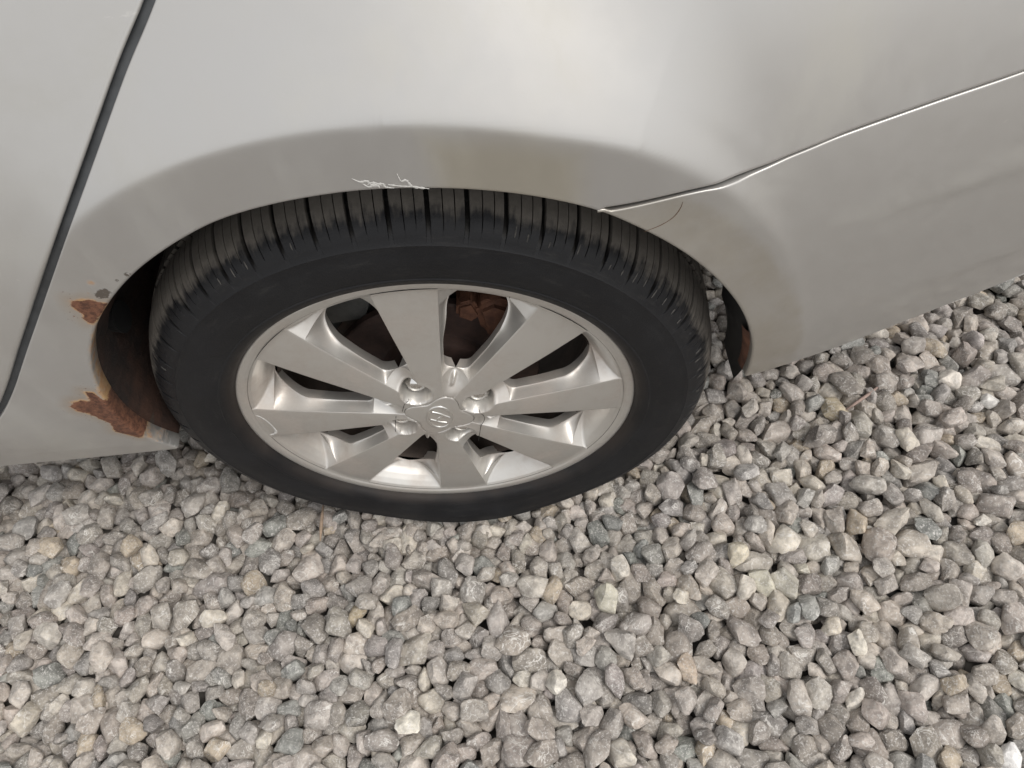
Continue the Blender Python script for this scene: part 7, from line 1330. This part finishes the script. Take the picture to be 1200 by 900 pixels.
-16,44,86,1,65,1553,-71,-24,12,40,3,3,69,1554,-229,-52,91,-37,-8,5,60,1555,186,-10,-2,-53,-38,7,46,1556,425,9,42,68,42,6,42,1559,352,-24,-88,35,6,10,
51,1559,-309,-17,49,28,-74,0,44,1560,74,-7,-15,-66,67,13,51,1562,126,-10,-2,91,38,6,50,1562,607,-40,-27,-8,76,6,75,1563,527,-21,32,-73,-57,13,59,1566,
-413,-29,28,12,-37,8,54,1568,-494,-9,91,3,-34,13,47,1569,-236,-14,18,10,42,6,61,1570,452,-29,-11,86,45,9,41,1570,-103,8,-73,14,-65,9,44,1571,-704,-13,
-6,14,-55,11,40,1571,-360,-17,56,67,-18,8,58,1576,-113,-58,39,85,32,13,42,1576,-569,-37,-26,-8,-93,4,42,1577,627,-16,-53,-25,-75,1,50,1578,-634,-4,
-49,78,-1,5,49,1578,762,-24,-46,-76,41,9,49,1579,240,-9,34,92,3,1,53,1579,488,-1,22,-80,-47,7,46,1580,-1,-14,-54,-55,60,12,40,1580,711,-29,-22,-36,9,
5,64,1583,-140,-20,-44,88,8,13,51,1584,544,-58,-77,58,-12,9,46,1585,-522,-32,4,-93,34,12,55,1586,-197,-24,-37,74,51,1,56,1588,670,-36,-13,-95,23,0,66,
1589,152,-46,48,21,-2,10,50,1591,-453,-14,21,11,0,6,65,1593,304,-52,41,-20,-50,12,42,1594,803,-15,12,91,38,0,41,1595,-327,-31,13,42,-62,13,51,1596,38,
3,-64,66,-15,13,74,1596,397,-17,0,-7,-80,0,47,1596,89,-24,-35,-47,46,7,64,1598,-606,-48,-48,-14,61,0,72,1599,-276,-45,15,-89,-38,13,58,1599,-554,-10,
-85,45,16,7,67,1599,294,-3,-2,-2,7,8,39,1601,-662,-26,10,-3,-98,6,47,1602,603,-30,82,34,-16,5,54,1604,-68,-17,-5,-5,-82,3,41,1604,437,11,96,7,19,12,
46,1605,837,-7,-77,9,52,3,36,1605,570,-41,37,-47,31,9,39,1610,251,-23,0,-12,-12,9,67,1613,185,-2,-68,-55,26,0,47,1613,-14,7,62,-71,-28,4,54,1614,353,
10,-25,-11,-92,13,51,1614,640,-10,-3,25,-80,4,42,1615,697,-28,-4,-87,11,1,41,1615,-424,-27,11,-6,-75,11,48,1617,766,-9,88,-25,-37,1,66,1619,-374,-28,
-36,16,57,4,49,1622,470,-3,-13,-76,57,2,50,1624,-2,-24,-65,66,-21,8,44,1627,818,10,-32,75,-41,5,54,1628,-232,-7,-89,13,-39,7,37,1629,59,-14,91,-28,
-26,10,58,1632,-317,-19,-48,74,-23,5,42,1633,-486,-62,-10,-12,15,4,55,1634,-172,-6,12,0,92,1,59,1634,508,-29,5,-5,72,13,67,1635,108,-31,-24,-20,88,11,
62,1638,-506,-12,-38,-15,84,11,65,1639,-120,23,-86,22,-32,1,43,1640,435,-21,57,29,-75,2,44,1640,721,-27,-4,90,37,7,51,1642,579,-3,-15,-6,16,8,43,1644,
-89,-24,-29,85,-34,2,60,1646,800,-27,14,6,86,13,34,1648,-272,-24,-69,41,-21,5,48,1649,671,-27,-3,-17,69,11,52,1650,388,-9,54,16,77,11,50,1654,170,-29,
-5,3,-80,5,49,1654,-435,-21,-36,69,-37,11,48,1655,609,-31,50,-18,-48,7,57,1656,76,10,5,24,45,0,40,1656,-397,12,-54,30,-49,5,50,1657,-136,-23,-83,52,
-2,5,63,1661,315,13,-29,-89,3,2,42,1662,9,-6,14,73,58,6,54,1662,209,0,13,-22,-45,3,43,1663,251,-33,-79,-35,13,10,47,1663,702,2,78,3,-9,3,65,1663,-40,
-11,-33,-18,-73,0,55,1665,528,5,60,70,-1,13,38,1666,139,-1,81,23,50,6,70,1668,-559,-51,-50,83,20,10,46,1668,447,-29,-18,32,-43,9,51,1669,-321,-33,38,
-28,-44,0,48,1669,-380,-15,31,15,-92,10,49,1670,814,5,40,3,71,10,54,1671,-234,-24,-21,11,65,12,55,1671,298,-54,94,27,-17,10,45,1671,741,-10,44,-68,
-29,2,39,1675,359,9,-3,-57,21,6,43,1675,-167,7,63,34,-26,13,50,1678,-209,5,83,-49,23,13,56,1681,-470,5,23,-16,30,10,45,1687,-75,-31,-16,-21,80,0,43,
1691,411,-17,-87,2,38,7,56,1692,50,-12,85,15,29,11,52,1693,-127,-55,38,-44,-37,8,61,1695,367,-27,-38,-8,76,5,53,1695,618,-52,-42,-61,43,0,50,1695,670,
-11,-39,-49,55,6,49,1697,480,-5,-96,15,12,12,46,1698,572,-33,-56,-54,-12,7,48,1698,231,-26,95,7,13,9,43,1700,114,1,-35,-82,39,3,51,1700,-20,13,75,64,
5,12,60,1701,-424,-23,40,90,5,2,51,1702,104,-29,5,-9,-98,11,39,1704,-351,-9,31,-76,31,6,58,1704,771,-12,3,-55,-19,2,56,1705,-232,-57,-10,-29,-92,9,50,
1705,-269,-16,54,-55,33,10,42,1705,809,1,30,-24,-89,0,56,1708,20,-27,10,-55,-73,5,56,1710,293,-18,-38,87,-9,3,50,1710,451,-33,-71,41,-55,13,75,1711,
240,16,33,30,81,13,50,1711,-307,-25,2,-41,-64,0,49,1713,-386,0,56,43,9,7,59,1715,158,-16,-10,28,-9,11,48,1715,726,-20,-12,19,-90,7,51,1716,-182,-10,
86,-37,32,0,61,1719,-70,-7,47,-79,-6,5,56,1719,-127,-3,-47,-6,71,3,60,1721,534,-18,7,-90,0,0,31,1725,122,12,-53,-18,-81,11,53,1725,639,8,-7,49,-79,4,
63,1727,-185,-47,-33,7,68,5,39,1727,592,-43,69,-24,-66,7,48,1729,695,14,-79,60,1,2,58,1732,-100,-49,-9,-98,9,12,62,1733,769,-49,-18,79,33,6,46,1733,
403,-17,84,-51,7,7,48,1734,178,9,10,-96,15,12,39,1735,-150,-28,16,81,34,8,38,1736,-385,-27,76,-64,4,13,52,1738,66,-51,-77,57,22,7,38,1739,-275,-37,
-46,80,12,11,42,1739,-39,22,38,-7,86,9,42,1742,-234,-37,1,-31,57,7,44,1743,360,6,68,69,-22,7,46,1743,-16,-4,-87,43,-17,0,42,1744,365,-30,50,-42,74,12,
37,1744,332,-19,-16,62,-9,1,39,1747,449,-19,-12,-58,8,13,50,1747,115,-17,-72,12,-65,10,55,1749,32,8,56,22,-36,12,68,1751,824,-12,-12,-5,54,9,48,1757,
615,-10,-20,91,-33,1,53,1758,551,-12,-30,60,43,11,36,1758,240,9,47,17,70,9,50,1758,-335,-22,29,28,74,7,60,1761,501,4,-31,11,61,11,51,1762,816,-56,4,
13,52,2,55,1763,144,17,11,-63,-74,10,55,1764,706,-14,32,-78,-51,1,50,1766,4,-31,1,-3,-8,7,60,1769,66,-13,34,-13,56,2,46,1770,-128,-38,19,13,94,2,43,
1771,-51,-12,-96,-8,19,5,56,1771,656,-27,-70,36,-15,12,56,1772,316,-22,44,49,20,4,61,1774,411,-13,-57,-37,63,1,58,1775,173,-21,-23,96,-8,9,65,1776,
-198,-29,8,-9,81,11,42,1780,266,-2,-44,56,-27,0,48,1782,201,6,1,52,41,6,56,1783,354,-58,-2,-2,18,6,50,1783,-252,-22,-86,-1,14,10,44,1784,456,-32,11,
-90,-34,11,52,1788,-83,-43,-61,18,36,11,57,1789,98,-53,-38,6,9,5,42,1789,-285,-14,5,-86,-46,7,58,1789,593,-21,9,97,-14,7,39,1789,496,-26,-36,10,55,8,
51,1794,-156,-9,-41,-44,73,4,72,1794,750,-28,0,-20,57,2,31,1797,624,1,2,47,76,3,52,1799,-215,3,36,20,44,10,54,1799,822,-26,73,48,-44,4,62,1800,126,
-17,14,-97,10,5,51,1802,540,-32,-91,-31,3,3,41,1802,380,-25,-57,53,-42,12,64,1806,27,-4,54,64,9,11,44,1806,223,-22,-48,-7,83,3,40,1810,420,-9,70,-37,
59,4,43,1812,697,-32,13,-3,95,2,46,1812,-119,-27,12,20,92,2,53,1813,-55,5,17,-20,11,7,44,1813,301,-23,85,-33,-37,8,40,1813,523,-4,-5,58,-67,5,57,1817,
608,-57,-74,65,-7,11,31,1817,822,7,83,-9,-29,10,63,1820,648,-17,14,62,61,2,49,1823,-57,-29,-97,5,-7,1,43,1827,74,-19,-75,-23,-60,4,55,1828,182,-6,90,
9,-20,2,69,1829,473,-18,35,42,43,5,46,1830,761,6,24,8,52,7,63,1834,264,-7,20,23,-27,5,39,1836,710,3,-18,95,12,13,55,1841,-21,-16,-2,-65,71,0,59,1842,
334,-42,-30,86,3,6,56,1843,-172,-18,45,-3,21,4,52,1845,128,-6,95,-11,-22,8,40,1846,574,-34,-35,-58,26,8,59,1848,806,-20,-27,-3,92,2,68,1849,396,-18,
37,-77,-46,8,54,1853,212,-40,-95,-26,6,4,54,1853,534,-24,-43,39,77,0,48,1855,669,-8,42,61,65,3,57,1856,-103,-49,-6,1,94,3,44,1857,292,-28,16,21,-59,1,
46,1858,699,-29,-8,-28,94,7,50,1858,743,-23,-27,8,30,10,49,1862,160,-30,39,-91,-2,11,67,1863,32,-16,29,22,-88,2,67,1865,458,-48,37,-31,-59,2,62,1868,
-72,-8,-30,26,-68,12,45,1869,-131,-18,-53,23,76,8,50,1870,819,-56,23,-14,-82,10,34,1870,319,-14,36,36,-2,7,63,1871,166,12,43,-81,-16,13,59,1873,627,
-30,45,-18,65,2,39,1877,566,-23,36,-55,27,3,57,1878,91,2,-73,61,18,11,45,1878,-14,1,44,34,-10,12,36,1887,770,-22,61,-41,-46,9,36,1889,291,-13,-32,34,
0,13,42,1891,127,-22,4,-13,-33,5,64,1892,367,-11,-28,-71,17,11,59,1895,239,-20,46,58,53,10,44,1897,407,-34,-27,51,-4,2,43,1898,666,-10,-35,-80,7,9,54,
1898,536,-35,-94,-27,0,0,38,1899,580,-35,-78,19,-57,11,49,1900,499,-17,20,28,-85,12,49,1900,445,-14,-27,18,-74,5,44,1907,203,18,-55,23,-26,11,49,1913,
740,-2,31,92,-13,0,41,1913,85,22,-62,70,33,8,50,1916,808,-24,93,3,4,13,44,1918,320,-13,8,-95,3,12,48,1919,708,-24,-9,-96,17,4,52,1921,46,-2,-75,53,
-28,4,36,1924,295,6,-86,-34,-19,6,61,1924,632,-24,45,-73,-48,12,47,1927,439,-39,-31,-27,51,10,66,1927,172,-16,-44,-8,52,3,53,1928,552,-1,19,-39,86,8,
38,1928,266,0,7,-87,-42,11,56,1942,762,-34,51,80,-27,6,55,1945,585,-27,-72,-38,5,0,57,1945,516,-33,66,26,-2,13,69,1949,396,-3,37,-84,38,8,43,1950,61,
-25,25,9,95,3,56,1951,471,-26,33,-68,12,0,51,1953,301,-18,40,-78,-44,11,70,1953,352,-50,-15,15,-22,1,60,1955,232,-26,14,35,-29,7,75,1956,102,-9,82,
-52,6,9,49,1959,674,-10,-38,-73,52,12,51,1961,793,-14,52,49,-48,8,49,1967,209,4,95,-16,-22,7,51,1969,170,-28,22,-38,-29,11,39,1973,649,-32,38,83,-38,
10,59,1977,839,-4,60,-77,4,5,48,1977,487,-1,-59,18,-36,13,43,1977,708,-7,-70,53,4,3,37,1979,272,-14,90,22,26,11,50,1984,549,-12,-85,-9,-7,5,71,1986,
263,26,-97,-3,-8,2,58,1988,350,-1,88,40,21,4,42,1991,432,-20,31,55,28,2,48,1995,473,-35,-88,-39,-16,0,54,1996,388,-29,66,20,45,7,38,1997,519,12,-15,
13,18,0,70,1997,753,8,96,-1,-4,1,42,1997,678,-7,4,31,-50,9,42,1997,628,-6,-25,-86,-43,12,48,2000,513,-22,-27,81,-49,3,48,2002,323,-28,-40,64,-62,4,66,
2004,594,13,0,-28,3,9,62,2008,146,-26,41,-64,-8,6,53,2011,727,-23,93,-10,-5,0,58,2011,263,-34,-7,3,-74,6,57,2012,796,-22,-4,-18,-28,7,62,2016,209,-11,
-41,88,13,0,48,2018,652,-29,-97,-18,-6,7,60,2022,552,-56,-12,15,-6,11,45,2025,500,-56,-3,86,47,13,48,2026,371,-23,53,43,48,0,38,2029,453,-24,13,49,
-60,11,34,2034,268,-3,-67,71,4,10,40,2036,304,-22,90,-9,28,5,39,2037,696,-4,31,-67,59,5,54,2039,313,-55,27,-2,-74,11,55,2039,414,-1,0,49,68,3,43,2052,
371,-54,67,-23,-54,0,40,2058,271,-27,74,-30,-21,11,42,2060,769,3,50,68,23,5,39,2060,655,-2,-42,-12,79,7,75,2063,574,-10,79,53,-4,9,55,2065,693,-38,
-33,-25,48,6,41,2066,490,-41,-30,-86,-13,1,42,2069,446,-23,-11,-1,58,5,66,2070,816,-31,-56,30,-3,4,63,2076,401,-45,7,-50,67,3,46,2076,746,-27,4,-38,
41,7,61,2083,539,-40,-42,-5,-25,4,45,2087,496,-11,-31,42,-83,5,55,2089,645,-24,68,29,24,9,53,2098,355,-55,-77,-4,-21,8,50,2099,468,-41,40,-18,48,2,51,
2099,708,-12,5,44,87,8,58,2109,373,-17,-10,16,3,5,64,2114,412,6,10,28,91,12,51,2116,835,-20,-5,61,33,11,48,2118,617,-49,59,-71,15,7,51,2120,760,-20,
56,64,25,0,42,2120,676,6,-57,-27,12,10,41,2130,515,-31,85,49,-4,11,45,2131,463,-19,6,39,-64,12,50,2142,578,-18,-1,-8,10,1,59,2144,689,-33,-19,-22,-44,
1,55,2146,629,-22,64,45,-60,1,63,2150,469,-59,5,10,-86,13,61,2152,537,-8,-25,-91,7,13,74,2161,802,-17,12,94,-8,3,70,2163,750,-44,-25,79,-55,2,47,2173,
659,-18,52,17,48,11,58,2187,838,-52,93,20,11,0,55,2188,603,-18,-43,-52,3,5,50,2193,632,-57,20,18,-5,9,42,2200,665,-39,-52,29,69,2,64,2200,536,-49,40,
49,38,11,39,2203,693,-12,43,-16,-29,4,52,2210,743,-61,-74,-63,5,4,39,2219,788,-37,9,-38,71,4,47,2235,657,-41,-15,87,-2,4,53,2236,835,-21,24,-90,33,2,
63,2241,710,-22,11,-23,-21,3,61,2241,614,-37,1,-12,5,6,51,2244,768,-14,-77,-37,29,0,59,2255,822,-51,3,-36,-78,1,58,2257,690,-56,-74,65,10,10,46,2264,
638,-61,-14,6,7,5,45,2284,754,-26,36,21,25,4,45,2299,757,-61,18,-12,28,12,51,2300,714,-50,35,-22,-63,2,47,2301,805,-44,-26,22,-80,
)

# ------------------------------------------------------------------ gravel
NV = 14
def ico(sub):
    bm = bmesh.new(); bmesh.ops.create_icosphere(bm, subdivisions=sub, radius=1)
    V = np.array([v.co[:] for v in bm.verts]); F = np.array([[v.index for v in f.verts] for f in bm.faces]); bm.free(); return V, F
ICO = {k: ico(k) for k in (2, 3, 4)}
def stone_shape(k, sub):
    """angular crushed pebble number k"""
    V, F = ICO[sub]
    V = V / np.linalg.norm(V, axis=1)[:, None]
    r = np.random.RandomState(100 + k)
    n = r.normal(size=(8 + k % 5, 3)); n /= np.linalg.norm(n, axis=1)[:, None]
    for _ in range(30):
        d = n[:, None] - n[None]; q = (d ** 2).sum(-1) + np.eye(len(n)); n += .05 * (d / q[..., None] ** 1.5).sum(1) / len(n) * 3; n /= np.linalg.norm(n, axis=1)[:, None]
    h = r.uniform(.72, 1.08, len(n)); pw = [11, 15, 20, 9][k % 4] * PWM
    s = (np.maximum(V @ n.T, 0) / h)
    rd = (s ** pw).sum(1) ** (-1 / pw); rd = np.minimum(rd, 1.38)
    P = V * rd[:, None]
    ax = np.array([r.uniform(1.1, 1.45), r.uniform(.88, 1.08), r.uniform(.6, .84)]); P *= ax
    f1, f2 = r.normal(size=(2, 3)) * 2.6
    P *= (1 + .025 * np.sin(P @ f1 + 1) + .02 * np.sin(P @ f2 * 1.7 + 2))[:, None]
    return P * .0121, F
PWM = 3.6
SH = {s: [stone_shape(k, s) for k in range(NV)] for s in (2, 3)}
raw = np.array(STONE_DATA, float).reshape(-1, 8)
SK = raw[:, 0].astype(int); SS = raw[:, 1] / 50 * 1.13
SP = raw[:, 2:5] / 2000
SQ = raw[:, 5:8] / 99; SQ = np.column_stack([np.sqrt(np.clip(1 - (SQ ** 2).sum(1), 0, 1)), SQ]); SQ /= np.linalg.norm(SQ, axis=1)[:, None]
def qmat(q):
    w, x, y, z = q
    return np.array([[1 - 2 * (y * y + z * z), 2 * (x * y - z * w), 2 * (x * z + y * w)], [2 * (x * y + z * w), 1 - 2 * (x * x + z * z), 2 * (y * z - x * w)], [2 * (x * z - y * w), 2 * (y * z + x * w), 1 - 2 * (x * x + y * y)]])
rs = np.random.RandomState(21)
PAL = np.array([(.345, .320, .290), (.320, .300, .278), (.375, .342, .305), (.300, .290, .275), (.340, .308, .278), (.410, .380, .345), (.255, .262, .248), (.300, .275, .250), (.330, .308, .292), (.46, .43, .385), (.270, .248, .230)])
PW = np.array([.2, .16, .13, .1, .1, .08, .05, .06, .06, .03, .03])
def tints(n):
    c = PAL[rs.choice(len(PAL), n, p=PW / PW.sum())] * rs.uniform(.84, 1.38, (n, 1)) * rs.uniform(.985, 1.015, (n, 3)) * np.array([1.0, .995, .985])
    w = rs.rand(n) < .03; c[w] = np.array([.56, .52, .45]) * rs.uniform(.85, 1.1, (w.sum(), 1))
    w = rs.rand(n) < .03; c[w] = np.array([.44, .38, .30]) * rs.uniform(.85, 1.1, (w.sum(), 1))
    return c
ST = tints(len(SP))
ground = None
def gravel_bed():
    n = 241; g = np.sign(np.linspace(-1, 1, n)) * np.abs(np.linspace(-1, 1, n)) ** 4 * 400
    X, Y = np.meshgrid(g, g, indexing='ij'); r = np.random.RandomState(1)
    Z = np.full(X.shape, -.031) + .004 * np.sin(X * 3.1) * np.sin(Y * 2.3 + 1)
    return mesh_obj('gravel_ground', np.stack([X, Y, Z], -1).reshape(-1, 3), grid_faces(n, n)[:, ::-1], GROUND)
ground = gravel_bed(); tag(ground, 'grey gravel ground under the silver car', kind='structure')

# the stones that show largest are objects of their own
cp = np.array(m.translation); rel = SP - cp; dz = rel @ np.array(FX); pu = 600 + 880 * (rel @ np.array(RX)) / dz; pv = 450 - 880 * (rel @ np.array(UX)) / dz
inframe = (pu > 8) & (pu < 1192) & (pv > 8) & (pv < 892)
def hidden(x, y, z):       # below the body or the tyre as seen from the camera
    c = cp; t = (HZ - .0) ; out = np.zeros(len(x), bool)
    for zz in (.29, .31, .35):
        k = (c[2] - zz) / (c[2] - z); px = c[0] + (x - c[0]) * k; py = c[1] + (y - c[1]) * k
        out |= py > surf(px, np.full(len(px), zz))
    return out
hid = hidden(SP[:, 0], SP[:, 1], SP[:, 2])
score = SS ** 2 / dz ** 2 + np.clip(SP[:, 2] + .03, -.02, .03) * 40
score[~inframe | hid | (SP[:, 2] < -.022)] = -9
big = np.argsort(-score)[:300]; isbig = np.zeros(len(SP), bool); isbig[big] = True
SPECIAL = [(858, 630, (.60, .55, .44), 'cream rounded stone', 1.0), (408, 722, (.50, .43, .31), 'tan stone', 1.1), (808, 785, (.50, .42, .34), 'pinkish orange stained stone', 1.0), (1115, 430, (.66, .62, .56), 'white stone', 1.0),
           (1147, 600, (.64, .61, .55), 'white stone', 1.0), (642, 780, (.72, .69, .62), 'white stone', .9), (20, 843, (.50, .46, .39), 'pale tan stone', 1.1), (990, 725, (.58, .53, .45), 'pale stone', 1.0),
           (905, 668, (.48, .46, .38), 'yellowish stone', 1.0), (910, 686, (.44, .42, .36), 'pale edged stone', 1.0), (985, 472, (.48, .42, .31), 'yellow streaked stone', 1.0), (1157, 480, (.70, .69, .66), 'white stone', .8),
           (60, 752, (.52, .49, .44), 'pale stone', 1.0), (480, 845, (.74, .71, .62), 'white stone', .9), (18, 615, (.42, .41, .39), 'pale grey stone', 1.0), (935, 665, (.60, .57, .48), 'cream stone', .8),
           (1000, 810, (.68, .64, .57), 'white stone', .9), (1188, 893, (.8, .8, .79), 'bright white stone', 1.1), (815, 700, (.58, .54, .46), 'pale stone', .9), (300, 888, (.60, .56, .48), 'pale stone', 1.0), (690, 700, (.50, .48, .40), 'pale stone', .8), (1090, 735, (.42, .38, .33), 'pale stone', 1.0)]
taken = set(); SLAB = {}
for u, v, c, lab, sfx in SPECIAL:
    d = np.hypot(pu - u, pv - v) - np.clip(SP[:, 2] + .02, -.02, .02) * 1200 + (hid | (SP[:, 2] < -.018)) * 500
    for i in np.argsort(d):
        if i not in taken: break
    taken.add(i); ST[i] = c; SLAB[i] = lab
    if not isbig[i]:
        j = [q for q in big[::-1] if isbig[q] and q not in taken][0]; isbig[j] = False; isbig[i] = True
meshes = []
for k in range(NV):
    V, F = SH[3][k]
    me = bpy.data.meshes.new('stone'); me.from_pydata(V.tolist(), [], F.tolist()); me.polygons.foreach_set('use_smooth', [True] * len(F)); me.set_sharp_from_angle(angle=rad(40)); me.materials.append(STONE1); meshes.append(me)
for i in np.where(isbig)[0]:
    o = bpy.data.objects.new('stone', meshes[SK[i]]); col.objects.link(o); o.parent = ground
    o.location = SP[i]; o.rotation_mode = 'QUATERNION'; o.rotation_quaternion = SQ[i]; o.scale = (SS[i],) * 3
    o.color = tuple(ST[i]) + (1,)
    if i in SLAB: o['label'] = SLAB[i]
def pile(name, idx, P, Q, S, K, T, sub):
    Vs, Fs, Cs = [], [], []; b = 0
    for i in idx:
        V, F = SH[sub][K[i]]
        Vs.append(V * S[i] @ qmat(Q[i]).T + P[i]); Fs.append(F + b); b += len(V); Cs.append(np.tile(np.append(T[i], 1.), (len(V), 1)))
    o = mesh_obj(name, np.concatenate(Vs), np.concatenate(Fs), STONE2, ground, True, 40, dict(tint=np.concatenate(Cs))); o['kind'] = 'stuff'; return o
rest = np.where(~isbig)[0]
vis_ = inframe[rest] & ~hid[rest]
pile('loose_gravel', rest, SP, SQ, SS, SK, ST, 3)
# stones the tyre has pushed up against its foot
rs3 = np.random.RandomState(8); P3 = []
for yy in (-.040, -.022, .0):
    for xx in np.arange(-.23, .235, .021):
        P3.append((xx + rs3.uniform(-.005, .005), yy + rs3.uniform(-.004, .004) + .9 * max(0, abs(xx) - .08) ** 1.5, -.020 + rs3.uniform(-.003, .003)))
n3_ = len(P3); Q3 = rs3.normal(size=(n3_, 4)); Q3 /= np.linalg.norm(Q3, axis=1)[:, None]
pile('pushed_gravel', range(n3_), np.array(P3), Q3, rs3.uniform(.85, 1.15, n3_), rs3.randint(0, NV, n3_), tints(n3_), 3)
# further out, beyond the settled bed, more stones of the same kind
rs2 = np.random.RandomState(77)
X, Y = np.meshgrid(np.arange(-1.75, 1.95, .0245), np.arange(-1.15, 1.05, .0245)); X = X.ravel() + rs2.uniform(-.007, .007, X.size); Y = Y.ravel() + rs2.uniform(-.007, .007, Y.size)
cell = {}
for a_, b_, c_ in SP:
    if c_ > -.032: cell.setdefault((int(a_ // .03), int(b_ // .03)), []).append((a_, b_))
def near(x, y):
    i, j = int(x // .03), int(y // .03)
    return any((x - p[0]) ** 2 + (y - p[1]) ** 2 < .0175 ** 2 for u in (-1, 0, 1) for v in (-1, 0, 1) for p in cell.get((i + u, j + v), ()))
keep = ~((X > -1.0) & (X < .8) & (Y > .45)) & ~((X > -1.0) & (X < .30) & (Y > .22))
keep &= np.array([not near(x, y) for x, y in zip(X, Y)]) & ~((np.abs(X) < .2) & (Y > -.05) & (Y < .22))
X, Y = X[keep], Y[keep]; n = len(X)
Q = rs2.normal(size=(n, 4)); Q /= np.linalg.norm(Q, axis=1)[:, None]
pile('outer_gravel', range(n), np.stack([X, Y, rs2.uniform(-.027, -.010, n)], 1), Q, rs2.uniform(1.0, 1.5, n), rs2.randint(0, NV, n), tints(n), 2)

# ------------------------------------------------------------------ small dry bits lying on the stones
tw = tube('twig', [(-.2285, .030, .010), (-.2300, .012, .006), (-.2310, -.004, .003), (-.2318, -.022, -.002)], .0026, BARK, None, 7, .8)
tag(tw, 'short beige twig between stones just below the left side of the tyre', 'twig')
tw = tube('twig', [(.552, .108, .004), (.575, .120, .008), (.600, .134, .010), (.622, .150, .006)], .0030, simple('pinkish_stalk', (.38, .28, .24), .85, 0, .3, 200, .5, .0006), None, 7, .8)
tag(tw, 'thin pinkish dry stalk on the gravel below the rear bumper', 'twig')
